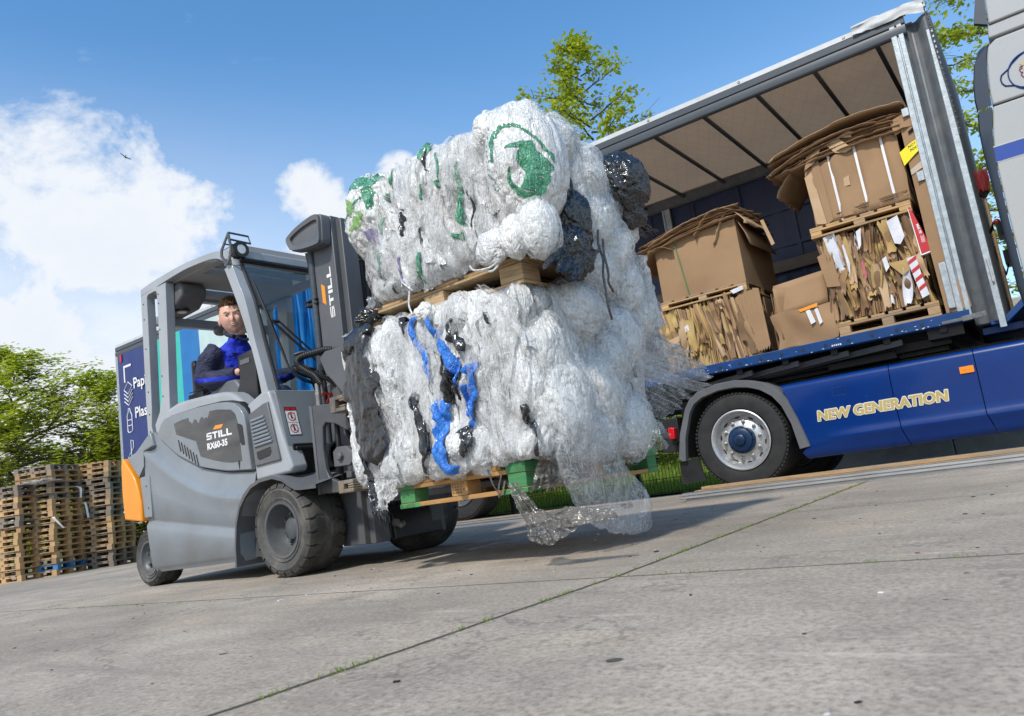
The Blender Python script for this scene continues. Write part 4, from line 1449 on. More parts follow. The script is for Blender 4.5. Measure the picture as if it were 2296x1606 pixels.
# ---- wheels
def fork_wheel(name, c, r, w, rim_r, nlug, deep, far=False):
    wn = node(name, FK, c)
    sg = -1 if far else 1
    def Y(t):
        return t * sg
    mb = MB()
    rb = r - 0.016
    prof = [(rim_r, 0.035), (rim_r + 0.012, 0.012), (rim_r + 0.03, 0.004), (rim_r + 0.035, 0.010), (r * 0.80, 0.004), (r * 0.83, 0.0), (r * 0.87, 0.006), (rb, 0.022), (rb, w * 0.20), (r - 0.003, w * 0.25), (r - 0.003, w * 0.75), (rb, w * 0.80), (rb, w - 0.022), (r * 0.85, w - 0.004), (rim_r + 0.01, w - 0.012), (rim_r, w - 0.035)]
    mb.lathe([(a, Y(b)) for a, b in prof], (0, 0, 0), 'y', 64, 0)
    for k in range(nlug):
        for side in (0, 1):
            a0 = 2 * PI * (k + 0.5 * side) / nlug
            da = 2 * PI / nlug * 0.80
            nseg = 4
            # lug outline over (angle, across): zigzag inner edge, shoulder wraps down the side wall
            rows = []
            for j, (t, rr) in enumerate([(0.002, r * 0.885), (0.012, r * 0.965), (0.035, r), (w * 0.22, r + 0.001), (w * 0.30, r + 0.001), (w * 0.40, r - 0.001)]):
                tt = t if side == 0 else w - t
                sk = 0.0 if j < 3 else (0.22 if j < 5 else 0.0)
                rows.append([(rr, a0 + da * (q / nseg - 0.5) + sk * da, tt) for q in range(nseg + 1)])
            P = [[(rr * math.cos(a), Y(tt), rr * math.sin(a)) for rr, a, tt in row] for row in rows]
            base = [[((rb - 0.002) * math.cos(a) if j >= 2 else rr * 0.985 * math.cos(a), Y(tt + (0.004 if side == 0 else -0.004) * (j < 2)), (rb - 0.002) * math.sin(a) if j >= 2 else rr * 0.985 * math.sin(a)) for rr, a, tt in row] for j, row in enumerate(rows)]
            n, m_ = len(P), nseg + 1
            vs = [q for row in P for q in row] + [q for row in base for q in row]
            fs = []
            N = n * m_
            for i in range(n - 1):
                for q in range(nseg):
                    fs.append((i * m_ + q, i * m_ + q + 1, (i + 1) * m_ + q + 1, (i + 1) * m_ + q))
                for q in (0, nseg):
                    fs.append((i * m_ + q, (i + 1) * m_ + q, N + (i + 1) * m_ + q, N + i * m_ + q))
            for i in (0, n - 1):
                for q in range(nseg):
                    fs.append((i * m_ + q, i * m_ + q + 1, N + i * m_ + q + 1, N + i * m_ + q))
            mb.add(vs, fs, 1)
    mb.build('tyre', [M['tyre_side'], M['rubber']], wn, ang=35)
    mb = MB()
    prof = [(rim_r + 0.014, 0.016), (rim_r + 0.010, 0.006), (rim_r - 0.006, 0.008), (rim_r - 0.014, 0.03), (rim_r - 0.022, deep * 0.7), (rim_r * 0.70, deep), (rim_r * 0.42, deep), (rim_r * 0.40, deep * 0.72), (rim_r * 0.30, deep * 0.62), (0, deep * 0.62)]
    mb.lathe([(a, Y(b)) for a, b in prof], (0, 0, 0), 'y', 40)
    rim = mb.build('rim', M['rim_dark'], wn)
    mb = MB()
    nb = 8 if nlug > 20 else 5
    for k in range(nb):
        an = 2 * PI * k / nb + 0.2
        rr = rim_r * 0.57
        mb.lathe([(0, Y(deep - 0.022)), (0.011, Y(deep - 0.022)), (0.013, Y(deep - 0.004)), (0.013, Y(deep))], (rr * math.cos(an), 0, rr * math.sin(an)), 'y', 8)
    mb.each('wheel_nut', M['rim_dark'], wn)
    return wn


fork_wheel('wheel', (0.0, 0.0, 0.2824), 0.2824, 0.285, 0.158, 22, 0.115)
fork_wheel('wheel', (0.0, BW + 0.02, 0.2824), 0.2824, 0.285, 0.158, 22, 0.115, far=True)
fork_wheel('wheel', (-1.715, 0.05, 0.205), 0.205, 0.19, 0.115, 18, 0.05)
fork_wheel('wheel', (-1.715, BW - 0.03, 0.205), 0.205, 0.19, 0.115, 18, 0.05, far=True)

# ---- lower side cover with swage lines
def creaseU(a): return float(np.interp(a, [-1.66, -1.6, -1.273, -0.951, -0.646, -0.342, -0.2], [1.02, 0.974, 0.784, 0.64, 0.556, 0.516, 0.51]))
def creaseU2(a): return float(np.interp(a, [-1.66, -1.52, -1.419, -1.155, -0.853, -0.55, -0.278, -0.2], [1.22, 1.11, 1.051, 0.876, 0.749, 0.686, 0.661, 0.655]))
def crease3(a): return float(np.interp(a, [-1.649, -0.475], [0.457, 0.304]))
def smooth_f(f):
    xs_ = np.linspace(-1.68, -0.2, 60)
    ys_ = np.array([f(x) for x in xs_])
    for _ in range(3):
        ys_[1:-1] = 0.25 * ys_[:-2] + 0.5 * ys_[1:-1] + 0.25 * ys_[2:]
    return lambda a: float(np.interp(a, xs_, ys_))
creaseU, creaseU2 = smooth_f(creaseU), smooth_f(creaseU2)


def side_cover(mb):
    P = []
    for i in range(41):
        t = i / 40
        rows = []
        def aL(z): return float(np.interp(z, [0.094, 0.14, 0.457, 0.974, 1.1], [-1.604, -1.61, -1.649, -1.60, -1.50]))
        def aR(z): return float(np.interp(z, [0.09, 0.35, 0.44, 0.515, 0.56, 0.62], [-0.480, -0.455, -0.405, -0.330, -0.279, -0.262]))
        for z0, off in ((('abs', 0.098), 0.12), (('abs', 0.098), 0.062), (('abs', 0.128), 0.048), (('abs', 0.146), 0.030), (('c3', -0.045), 0.024), (('c3', -0.020), 0.026), (('c3', 0.006), 0.044),
                        (('c3', 0.03), 0.040), (('c3', 0.05), 0.030), (('mid', 0), 0.022), (('cU', -0.05), 0.020), (('cU', -0.022), 0.014), (('cU', -0.006), 0.016), (('cU', 0.012), 0.034), (('cU', 0.03), 0.044), (('cU2', -0.012), 0.046), (('cU2', 0.0), 0.05), (('cU2', 0.0), 0.12)):
            k, d = z0
            a = -1.6 + 1.3 * t
            for _ in range(4):
                z = d if k == 'abs' else crease3(a) + d if k == 'c3' else creaseU(a) + d if k == 'cU' else creaseU2(a) + d if k == 'cU2' else 0.5 * (crease3(a) + creaseU(a))
                if k == 'abs':
                    z = d + 0.02 * t
                a = aL(z) + (aR(z) - aL(z)) * t
            rows.append((a, off, z))
        P.append(rows)
    P = [[(q[0], 0.14, q[2]) for q in P[0]]] + P + [[(q[0], 0.14, q[2]) for q in P[-1]]]
    mb.grid(P)


both(side_cover, 'side_cover', M['grey_paint'], ang=50)


def small_panel(mb):
    mb.prism([(-1.682, 0.791), (-1.555, 0.795), (-1.545, 0.77), (-1.541, 0.494), (-1.654, 0.494)], 'y', 0.016, 0.06)
    mb.lathe([(0, -0.004), (0.007, -0.004), (0.007, 0.0)], (-1.60, 0.016, 0.72), 'y', 8, 1)
    mb.lathe([(0, -0.004), (0.007, -0.004), (0.007, 0.0)], (-1.585, 0.016, 0.56), 'y', 8, 1)


both(small_panel, 'access_panel', [M['grey_paint'], M['dark_paint']], bevel=0.006)

# ---- counterweight and orange lamp panels
mb = MB()
mb.prism([(-1.93, 0.50), (-1.665, 0.46), (-1.60, 0.44), (-1.55, 0.44), (-1.45, 1.02), (-1.50, 1.105), (-1.57, 1.085), (-1.736, 0.990), (-1.88, 0.955), (-1.93, 0.90)], 'y', 0.045, BW - 0.025)
mb.build('counterweight', M['grey_paint'], FK, bevel=0.05, seg=4)


def cw_shoulder(mb):
    mb.prism([(-1.885, 0.957), (-1.736, 0.986), (-1.506, 1.104), (-1.464, 0.993), (-1.60, 0.974), (-1.612, 0.862), (-1.700, 0.785), (-1.765, 0.84), (-1.85, 0.925)], 'y', 0.018, 0.10)


both(cw_shoulder, 'shoulder', M['grey_paint'], bevel=0.014, seg=3)


def lamp_panel(mb):
    mb.prism([(-1.925, 0.962), (-1.90, 0.955), (-1.856, 0.908), (-1.80, 0.855), (-1.741, 0.790), (-1.70, 0.70), (-1.672, 0.607), (-1.667, 0.468), (-1.93, 0.504), (-1.945, 0.70), (-1.94, 0.90)], 'y', 0.000, 0.12)


both(lamp_panel, 'lamp_panel', M['orange'], bevel=0.016, seg=3)

# ---- core of the chassis, battery hood
mb = MB()
mb.prism([(-1.58, 0.13), (-0.36, 0.13), (-0.36, 0.5), (-0.05, 0.58), (-0.02, 0.66), (-0.30, 0.72), (-1.45, 0.9), (-1.6, 0.5)], 'y', 0.13, BW - 0.11)
mb.box(-0.30, 0.30, 0.32, BW - 0.30, 0.16, 0.60)
mb.box(-1.76, -1.66, 0.2, BW - 0.18, 0.14, 0.27)
mb.build('chassis', M['dark_paint'], FK)
mb = MB()
hood = [(-1.333, 1.245), (-1.20, 1.268), (-1.031, 1.262), (-0.80, 1.252), (-0.617, 1.236), (-0.54, 1.220), (-0.486, 1.196), (-0.43, 1.155), (-0.38, 1.115), (-0.345, 1.092), (-0.30, 1.06), (-0.275, 0.98), (-0.262, 0.66), (-0.9, 0.7), (-1.50, 1.03), (-1.42, 1.16)]
mb.prism(hood, 'y', 0.075, 0.24)
mb.prism([(a, z) for a, z in hood], 'y', BW - 0.22, BW - 0.055)
mb.box(-1.30, -0.95, 0.24, BW - 0.22, 0.9, 1.20)
mb.build('hood', M['silver_paint'], FK, bevel=0.028, seg=4)


def door(mb):
    d = [(-1.400, 1.066), (-1.345, 1.135), (-1.30, 1.16), (-1.262, 1.168), (-0.875, 1.170), (-0.60, 1.158), (-0.482, 1.142), (-0.40, 1.118), (-0.341, 1.078), (-0.305, 1.03), (-0.290, 0.96), (-0.283, 0.82), (-0.27, 0.672)]
    low = [(a, creaseU2(a) + 0.014) for a in np.linspace(-0.28, -1.395, 26)]
    mb.prism(d + low, 'y', 0.020, 0.09)


both(door, 'battery_door', M['grey_paint'], bevel=0.016, seg=4)


def door_gap(mb):
    d = [(-1.412, 1.070), (-1.352, 1.146), (-1.30, 1.172), (-1.262, 1.180), (-0.875, 1.182), (-0.60, 1.170), (-0.482, 1.154), (-0.395, 1.129), (-0.333, 1.086), (-0.295, 1.035), (-0.279, 0.96), (-0.272, 0.82), (-0.262, 0.672)]
    low = [(a, creaseU2(a) + 0.004) for a in np.linspace(-0.27, -1.405, 26)]
    mb.prism(d + low, 'y', 0.058, 0.10)


both(door_gap, 'door_gap_shade', M['black'])  # black plate behind the door paints the shade of the gap round it
mb = MB()
mb.tube([(-1.609, 0.018, 0.862), (-1.603, 0.018, 0.972)], 0.003, 4)
mb.tube([(-1.60, 0.0165, 0.974), (-1.464, 0.0165, 0.994)], 0.003, 4)
mb.tube([(-1.70, 0.0165, 0.786), (-1.612, 0.0165, 0.862)], 0.003, 4)
mb.build('panel_seam', M['black'], FK)
mb = MB()
y_ = 0.0185
mb.prism([(-1.158, 1.107), (-1.05, 1.118), (-0.965, 1.117), (-0.957, 1.088), (-0.938, 1.085), (-0.925, 1.068), (-0.905, 1.078), (-0.885, 1.096), (-0.86, 1.086), (-0.852, 1.07), (-0.835, 1.058), (-0.815, 1.085), (-0.79, 1.098), (-0.765, 1.078), (-0.74, 1.085), (-0.72, 1.075), (-0.690, 1.118), (-0.60, 1.113), (-0.44, 1.085), (-0.395, 1.05), (-0.372, 0.98), (-0.362, 0.741), (-0.47, 0.745), (-0.554, 0.758), (-0.69, 0.79), (-0.841, 0.834), (-0.885, 0.945), (-1.134, 1.027)], 'y', y_, 0.030)
stk = mb.build('decal', M['sticker_dark'], FK)


def still(mb, xf, w, h, slant=0.0):
    """the four wide block letters S T I L L, on a baseline, unit box w x h"""
    L = w / 4.9
    t_ = h * 0.25
    g = L * 0.12
    def q(x0, x1, z0, z1):
        mb.add([xf((x, z)) for x, z in ((x0, z0), (x1, z0), (x1, z1), (x0, z1))], [(0, 1, 2, 3)])
    x = 0
    s_ = h * 0.21
    for z in (0, (h - s_) / 2, h - s_):
        q(x, x + L, z, z + s_)
    q(x, x + L * 0.27, h / 2, h)
    q(x + L * 0.73, x + L, 0, h / 2)
    x += L + g
    q(x, x + L, h - t_, h)
    q(x + L * 0.36, x + L * 0.64, 0, h - t_)
    x += L + g
    q(x, x + L * 0.3, 0, h)
    x += L * 0.3 + g
    for k in range(2):
        q(x, x + L * 0.3, 0, h)
        q(x + L * 0.3, x + L * 0.95, 0, t_)
        x += L * 0.95 + g
    return x - g


mb = MB()
still(mb, lambda p: (-0.748 + p[0], 0.0172, 0.930 + p[1] - 0.02 * p[0]), 0.315, 0.046)
still_w = max(v[0] for v in mb.v)
mb.text("RX60-35", 0.058, lambda p: (-0.750 + p[0], 0.0172 - p[2], 0.866 + p[1]), offset=0.0022, ext=0.0004, sx=1.17)
mb.build('lettering', M['white_mark'], stk)
mb = MB()
mb.prism([(-0.633, 1.012), (-0.536, 1.007), (-0.566, 0.984), (-0.663, 0.989)], 'y', 0.017, 0.0182)
mb.build('orange_mark', M['orange'], stk)
mb = MB()
for k in range(7):
    a = -1.118 + 0.036 * k
    z = 0.985 - 0.022 * k
    mb.prism([(a, z), (a + 0.010, z + 0.002), (a + 0.034, z - 0.078), (a + 0.022, z - 0.084)], 'y', 0.0175, 0.02)
mb.prism([(-0.405, 0.735), (-0.395, 0.755), (-0.385, 0.738), (-0.394, 0.69)], 'y', 0.0175, 0.02)
mb.prism([(-0.383, 0.985), (-0.345, 0.975), (-0.325, 0.96), (-0.315, 0.84), (-0.345, 0.84), (-0.36, 0.86)], 'y', 0.0165, 0.02)
mb.build('door_handle', M['black'], FK)

# ---- front corner: step panel, louvres
mb = MB()
mb.prism([(-0.268, 1.055), (-0.30, 1.085), (-0.127, 1.140), (-0.05, 1.14), (-0.02, 1.06), (0.045, 0.85), (0.125, 0.638), (0.10, 0.61), (-0.258, 0.598)], 'y', 0.040, 0.16)
mb.prism([(-0.268, 1.055), (-0.30, 1.085), (-0.127, 1.140), (-0.05, 1.14), (0.125, 0.638), (0.10, 0.61), (-0.258, 0.598)], 'y', BW - 0.14, BW - 0.02)
corner = mb.each('front_corner', M['silver_paint'], FK, bevel=0.018, seg=4)
mb = MB()
mb.prism([(-0.262, 1.022), (-0.10, 1.062), (-0.052, 1.068), (0.028, 0.695), (-0.235, 0.688)], 'y', 0.026, 0.06)
sp_ = mb.build('vent_panel', M['plastic_grey'], corner, bevel=0.006)
mb = MB()
for k in range(8):
    z = 0.972 - k * 0.0232
    x0, x1 = -0.232 + 0.0025 * k, -0.092 + 0.009 * k
    mb.prism([(0.0262, z - 0.006), (0.016, z - 0.004), (0.012, z + 0.006), (0.0262, z + 0.012)], 'x', x0, x1)
    mb.v[-8:] = [(x, y, zz + 0.10 * 0 + (x - x0) * (0.06 if k < 4 else 0.05)) for x, y, zz in mb.v[-8:]]
mb.each('louvre', mat('louvre_grey', (0.27, 0.30, 0.34)), sp_, bevel=0.002)
mb = MB()
mb.prism([(-0.205, 0.775), (-0.055, 0.790), (-0.05, 0.755), (-0.07, 0.735), (-0.18, 0.722), (-0.2, 0.735)], 'y', 0.0235, 0.0265)
mb.build('step_handle', M['black'], sp_, bevel=0.003)

# ---- front sheet below the windscreen
mb = MB()
P = []
for (x, z) in ((-0.02, 1.135), (0.0, 1.125), (0.035, 0.95), (0.07, 0.80), (0.075, 0.775)):
    P.append([(x, y, z) for y in (0.06, 0.3, 0.7, BW - 0.04)])
mb.grid(P)
mb.prism([(-0.05, 1.14), (0.0, 1.128), (0.075, 0.775), (-0.05, 0.775)], 'y', 0.07, BW - 0.05)
fs_ = mb.build('front_sheet', M['grey_paint'], FK)
mb = MB()
mb.prism([(-0.02, 0.78), (0.085, 0.785), (0.09, 0.60), (-0.02, 0.58)], 'y', 0.085, BW - 0.07)
mb.box(0.085, 0.10, 0.10, 0.60, 0.745, 0.765)
mb.lathe([(0.0, 0.0), (0.075, 0.0), (0.08, 0.02), (0.08, 0.16), (0.07, 0.17)], (0.08, 0.30, 0.69), 'x', 20)
mb.build('front_box', M['black'], fs_, bevel=0.006)
mb = MB()
def on_sheet(y, z, lift=0.0):
    x = np.interp(z, [0.775, 0.95, 1.125], [0.075, 0.036, 0.0]) + 0.003 + lift
    return (x, y, z)
def sheet_poly(mb, pts, mi, lift):
    mb.add([on_sheet(a, b, lift) for a, b in pts], [tuple(range(len(pts)))], mi)
sheet_poly(mb, [(0.088, 0.838), (0.178, 0.838), (0.178, 1.02), (0.088, 1.02)], 0, 0.0)
sheet_poly(mb, [(0.092, 0.842), (0.174, 0.842), (0.174, 0.917), (0.092, 0.917)], 1, 0.001)
sheet_poly(mb, [(0.092, 0.920), (0.174, 0.920), (0.174, 0.994), (0.092, 0.994)], 1, 0.001)
sheet_poly(mb, [(0.092, 0.997), (0.174, 0.997), (0.174, 1.016), (0.092, 1.016)], 2, 0.001)
sheet_poly(mb, [(0.126, 1.0), (0.14, 1.0), (0.133, 1.014)], 0, 0.002)
for zc in (0.881, 0.958):
    ring = [(0.131 + 0.029 * math.cos(a), zc + 0.029 * math.sin(a)) for a in np.linspace(0, 2 * PI, 25)]
    rin = [(0.131 + 0.0235 * math.cos(a), zc + 0.0235 * math.sin(a)) for a in np.linspace(0, 2 * PI, 25)]
    for k in range(24):
        sheet_poly(mb, [ring[k], ring[k + 1], rin[k + 1], rin[k]], 2, 0.002)
    sheet_poly(mb, [(0.126, zc - 0.016), (0.136, zc - 0.016), (0.138, zc + 0.008), (0.124, zc + 0.008)], 0, 0.0015)
    sheet_poly(mb, [(0.131 + 0.006 * math.cos(a), zc + 0.0155 + 0.006 * math.sin(a)) for a in np.linspace(0, 2 * PI, 9)[:-1]], 0, 0.0015)
    sheet_poly(mb, [(0.154, zc - 0.03), (0.157, zc - 0.03), (0.157, zc + 0.03), (0.154, zc + 0.03)], 0, 0.0015)
    sheet_poly(mb, [(0.112, zc + 0.02), (0.115, zc + 0.0225), (0.151, zc - 0.018), (0.148, zc - 0.0205)], 2, 0.002)
mb.build('warning_sign', [M['black'], M['white_mark'], M['red']], fs_, recalc=False)

# ---- mudguard over each drive wheel
def guard(mb):
    path = [(-0.492, 0.088), (-0.482, 0.22), (-0.455, 0.36), (-0.405, 0.46), (-0.342, 0.527), (-0.26, 0.578), (-0.16, 0.604), (-0.03, 0.610), (0.06, 0.585), (0.13, 0.545), (0.185, 0.520), (0.24, 0.514), (0.385, 0.510)]
    P = []
    for k, (a, z) in enumerate(path):
        rise = 0.0 if k < 7 else min(1.0, (k - 6) / 4)
        P.append([(a + 0.004, -0.006, z - 0.012), (a, -0.008, z), (a - 0.001, 0.13, z + 0.03 * rise), (a - 0.002, 0.30, z + 0.065 * rise)])
    mb.grid(P)
    P2 = [[(x * 1.0, y, z - 0.008 if k > 3 else z) for x, y, z in row] for k, row in enumerate(P)]
    P2 = [[(x + (0.008 if k <= 4 else 0), y, z) for x, y, z in row] for k, row in enumerate(P2)]
    mb.grid(P2)


both(guard, 'mudguard', M['plastic_grey'], ang=45)

# ---- cab frame
def arc(pts, n=6):
    """smooth open polyline through pts (Catmull-Rom)"""
    p = [np.array(q, float) for q in pts]
    p = [2 * p[0] - p[1]] + p + [2 * p[-1] - p[-2]]
    o = []
    for i in range(1, len(p) - 2):
        for k in range(n):
            t = k / n
            o.append(tuple(0.5 * ((2 * p[i]) + (-p[i - 1] + p[i + 1]) * t + (2 * p[i - 1] - 5 * p[i] + 4 * p[i + 1] - p[i + 2]) * t * t + (-p[i - 1] + 3 * p[i] - 3 * p[i + 1] + p[i + 2]) * t ** 3)))
    o.append(tuple(p[-2]))
    return o


def cab_side(mb):
    y0, y1 = 0.085, 0.15
    # roof side member
    top = arc([(-1.632, 2.222), (-1.48, 2.236), (-1.30, 2.243), (-0.994, 2.245), (-0.726, 2.228), (-0.566, 2.208), (-0.455, 2.172), (-0.385, 2.115), (-0.345, 2.04)])
    bot = arc([(-0.435, 2.035), (-0.475, 2.10), (-0.54, 2.145), (-0.64, 2.172), (-0.80, 2.188), (-1.0, 2.198), (-1.25, 2.190), (-1.45, 2.178), (-1.632, 2.168)])
    mb.prism(top + bot, 'y', y0, y1)
    # windscreen pillar
    fr = arc([(-0.342, 2.045), (-0.285, 1.90), (-0.236, 1.788), (-0.193, 1.62), (-0.158, 1.466), (-0.103, 1.27), (-0.034, 0.99), (0.03, 0.78), (0.075, 0.62)])
    rr = arc([(-0.03, 0.60), (-0.06, 0.78), (-0.112, 0.97), (-0.169, 1.29), (-0.233, 1.525), (-0.285, 1.68), (-0.346, 1.834), (-0.435, 2.04)])
    mb.prism(fr + rr, 'y', y0 - 0.03, y1 - 0.02)
    # rear posts with slot between
    mb.prism([(-1.632, 2.18), (-1.545, 2.18), (-1.552, 1.9), (-1.58, 1.3), (-1.60, 1.16), (-1.56, 1.02), (-1.66, 1.06), (-1.662, 1.25)], 'y', y0, y1)
    mb.prism([(-1.392, 2.18), (-1.258, 2.18), (-1.275, 1.9), (-1.318, 1.30), (-1.322, 1.235), (-1.42, 1.10), (-1.52, 1.04), (-1.545, 1.16), (-1.47, 1.24), (-1.425, 1.35), (-1.40, 1.9)], 'y', y0, y1)
    mb.prism([(-1.56, 2.185), (-1.38, 2.185), (-1.39, 2.135), (-1.41, 2.158), (-1.52, 2.158), (-1.548, 2.135)], 'y', y0, y1)
    for z in (2.10, 1.98, 1.75, 1.42, 1.25, 1.12):
        mb.lathe([(0, -0.003), (0.007, -0.003), (0.007, 0.0)], (-1.60 - 0.02 * (2.1 - z), y0, z), 'y', 8, 1)
    for z in (2.12, 2.05, 1.85, 1.5, 1.35):
        mb.lathe([(0, -0.003), (0.007, -0.003), (0.007, 0.0)], (-1.372 - 0.04 * (2.1 - z), y0, z), 'y', 8, 1)


both(cab_side, 'cab_frame', [M['silver_paint'], M['black']], bevel=0.010, seg=3)
mb = MB()
mb.box(-1.63, -1.57, 0.151, BW - 0.131, 2.16, 2.235)
mb.box(-1.64, -1.58, 0.151, BW - 0.131, 1.06, 1.16)
mb.box(-0.42, -0.34, 0.14, BW - 0.12, 2.10, 2.16)
mb.box(-1.60, -1.54, 0.151, BW - 0.131, 1.93, 2.0)
mb.each('cross_member', M['silver_paint'], FK, bevel=0.008)
# roof panel with windows
mb = MB()
zc = 2.205
ya, yb = 0.151, BW - 0.131
def slab(x0, x1, y0, y1): mb.box(x0, x1, y0, y1, zc - 0.022, zc + 0.022)
slab(-1.57, -1.46, ya, yb)
slab(-1.46, -1.31, ya, 0.34)
slab(-1.46, -1.31, 0.86, yb)
slab(-1.31, -0.97, ya, yb)
slab(-0.97, -0.845, ya, 0.22)
slab(-0.97, -0.845, yb - 0.14, yb)
slab(-0.845, -0.815, ya, yb)
slab(-0.815, -0.675, ya, 0.22)
slab(-0.815, -0.675, yb - 0.12, yb)
slab(-0.675, -0.42, ya, yb)
roof = mb.build('roof', M['dark_paint'], FK)
roof.data.materials.clear()
roof.data.materials.append(mat('headliner', (0.36, 0.35, 0.335), (0.32, 0.31, 0.30), 5, 0.8, 0.1))
mb = MB()
mb.box(-1.5, -0.5, ya, yb, zc + 0.024, zc + 0.028)
mb.build('roof_glass', M['glass_top'], roof)
mb = MB()
mb.prism([(-1.54, 2.18), (-1.20, 2.18), (-1.16, 2.14), (-1.18, 2.06), (-1.28, 2.0), (-1.54, 1.99)], 'y', 0.155, 0.36)
con = mb.build('roof_console', mat('console_grey', (0.12, 0.12, 0.12)), FK, bevel=0.02, seg=3)
mb = MB()
mb.lathe([(0.0, 0.0), (0.05, 0.0), (0.06, 0.012), (0.06, 0.02)], (-1.33, 0.24, 1.985), 'z', 20)
mb.build('lamp_ring', M['black'], con)
mb = MB()
mb.lathe([(0.0, -0.004), (0.034, -0.004), (0.034, 0.0)], (-1.33, 0.24, 1.985), 'z', 16)
mb.build('lamp_lens', M['lens'], con)
mb = MB()
for (a, b, z, r_) in ((-1.28, 0.62, 1.86, 0.055), (-1.42, 0.62, 1.90, 0.05)):
    mb.lathe([(0, -0.07), (r_ * 0.75, -0.07), (r_, -0.03), (r_, 0.03), (r_ * 0.7, 0.06), (0, 0.06)], (a, b, z), 'x', 14)
    mb.tube([(a, b, z), (a, b + 0.02, z + 0.18)], 0.008, 6)
mb.build('rear_lamp', M['dark_paint'], FK)

# windscreen
def ws(z): return float(np.interp(z, [1.12, 1.27, 1.466, 1.62, 1.788, 1.90, 2.06], [-0.058, -0.10, -0.155, -0.19, -0.234, -0.28, -0.345]))
mb = MB()
mb.grid([[(ws(z), y, z) for y in (0.13, 0.5, 0.9, BW - 0.11)] for z in np.linspace(1.15, 2.06, 14)])
mb.build('windscreen', M['glass'], FK)
mb = MB()
zs_ = np.linspace(1.15, 2.06, 14)
mb.tube([(ws(z) + 0.004, 0.128, z) for z in zs_[::-1]] + [(ws(1.14) + 0.004, 0.145, 1.137), (ws(1.13) + 0.004, 0.20, 1.128), (ws(1.13) + 0.004, BW - 0.18, 1.128)] + [(ws(z) + 0.004, BW - 0.108, z) for z in zs_], 0.013, 8)
mb.tube([(ws(2.05), 0.12, 2.085), (ws(2.05), BW - 0.10, 2.085)], 0.02, 8)
mb.box(-0.05, -0.028, 0.19, 0.245, 1.085, 1.14)
mb.build('windscreen_seal', M['black'], FK)
mb = MB()
def wp(y, z, l=0.02): return (ws(z) + l, y, z)
mb.tube([wp(0.155, 1.93), wp(0.175, 1.72), wp(0.20, 1.55), wp(0.225, 1.42), wp(0.245, 1.26)], [0.006, 0.010, 0.012, 0.010, 0.005], 6)
mb.tube([wp(0.19, 1.62, 0.035), wp(0.24, 1.62, 0.04)], 0.012, 6)
mb.tube([wp(0.19, 1.62, 0.04), wp(0.30, 1.50, 0.05), wp(0.44, 1.36, 0.05), wp(0.56, 1.24, 0.04)], [0.007, 0.009, 0.008, 0.008], 6)
mb.tube([wp(0.24, 1.62, 0.045), wp(0.35, 1.50, 0.055), wp(0.52, 1.33, 0.055), wp(0.62, 1.22, 0.04)], [0.006, 0.007, 0.007, 0.007], 6)
mb.build('wiper', M['black'], FK)

# ---- work lamp in its guard on the roof corner
lx, ly, lz = -0.33, 0.115, 2.15
mb = MB()
mb.lathe([(0.0, -0.06), (0.03, -0.06), (0.045, -0.03), (0.052, 0.02), (0.056, 0.025), (0.056, 0.045), (0.048, 0.045), (0.0, 0.04)], (lx - 0.02, ly, lz), 'x', 24)
wl = mb.build('work_lamp', M['black'], FK)
mb = MB()
mb.lathe([(0.0, 0.044), (0.047, 0.043), (0.047, 0.03)], (lx - 0.02, ly, lz), 'x', 24)
mb.build('lens', M['lens'], wl)
mb = MB()
gp = [(-0.05, 2.045), (-0.105, 2.12), (-0.10, 2.165), (0.0, 2.262), (0.012, 2.262), (0.03, 2.16), (0.025, 2.10), (-0.02, 2.05)]
gi = [(-0.045, 2.068), (-0.083, 2.125), (-0.08, 2.155), (-0.008, 2.232), (-0.004, 2.228), (0.012, 2.155), (0.008, 2.105), (-0.022, 2.070)]
n = len(gp)
for k in range(n):
    k2 = (k + 1) % n
    mb.prism([(lx + gp[k][0], gp[k][1]), (lx + gp[k2][0], gp[k2][1]), (lx + gi[k2][0], gi[k2][1]), (lx + gi[k][0], gi[k][1])], 'y', ly - 0.082, ly - 0.074)
mb.tube([(lx + 0.005, ly - 0.078, 2.258), (lx + 0.0, ly + 0.075, 2.258), (lx + 0.02, ly + 0.075, 2.20), (lx + 0.022, ly - 0.078, 2.205)], 0.007, 6)
mb.tube([(lx + 0.02, ly - 0.078, 2.17), (lx + 0.018, ly + 0.02, 2.185)], 0.005, 6)
mb.tube([(lx - 0.06, ly - 0.078, 2.20), (lx - 0.07, ly + 0.06, 2.20)], 0.005, 6)
mb.build('guard', M['dark_paint'], wl)
mb = MB()
mb.lathe([(0.042, -0.02), (0.042, 0.02)], (0, 0, 0), 'z', 14, closed=False)
mb.v = [(x + (-0.378 + 0), y + 0.105, z + 2.065) for x, y, z in mb.v]
mb.box(-0.42, -0.36, 0.05, 0.062, 2.055, 2.10)
mb.build('clamp', M['steel'], wl, bevel=0.002)

# ---- mast: outer and inner rails each side
def rails(mb):
    mb.prism([(0.195, 0.30), (0.40, 0.30), (0.40, 0.372), (0.372, 0.372), (0.372, 0.33), (0.225, 0.33), (0.225, 0.372), (0.195, 0.372)], 'z', 0.128, 2.185)
    mb.prism([(0.255, 0.342), (0.445, 0.342), (0.445, 0.352), (0.445, 0.462), (0.415, 0.462), (0.415, 0.378), (0.285, 0.378), (0.285, 0.462), (0.255, 0.462)], 'z', 0.125, 2.165)


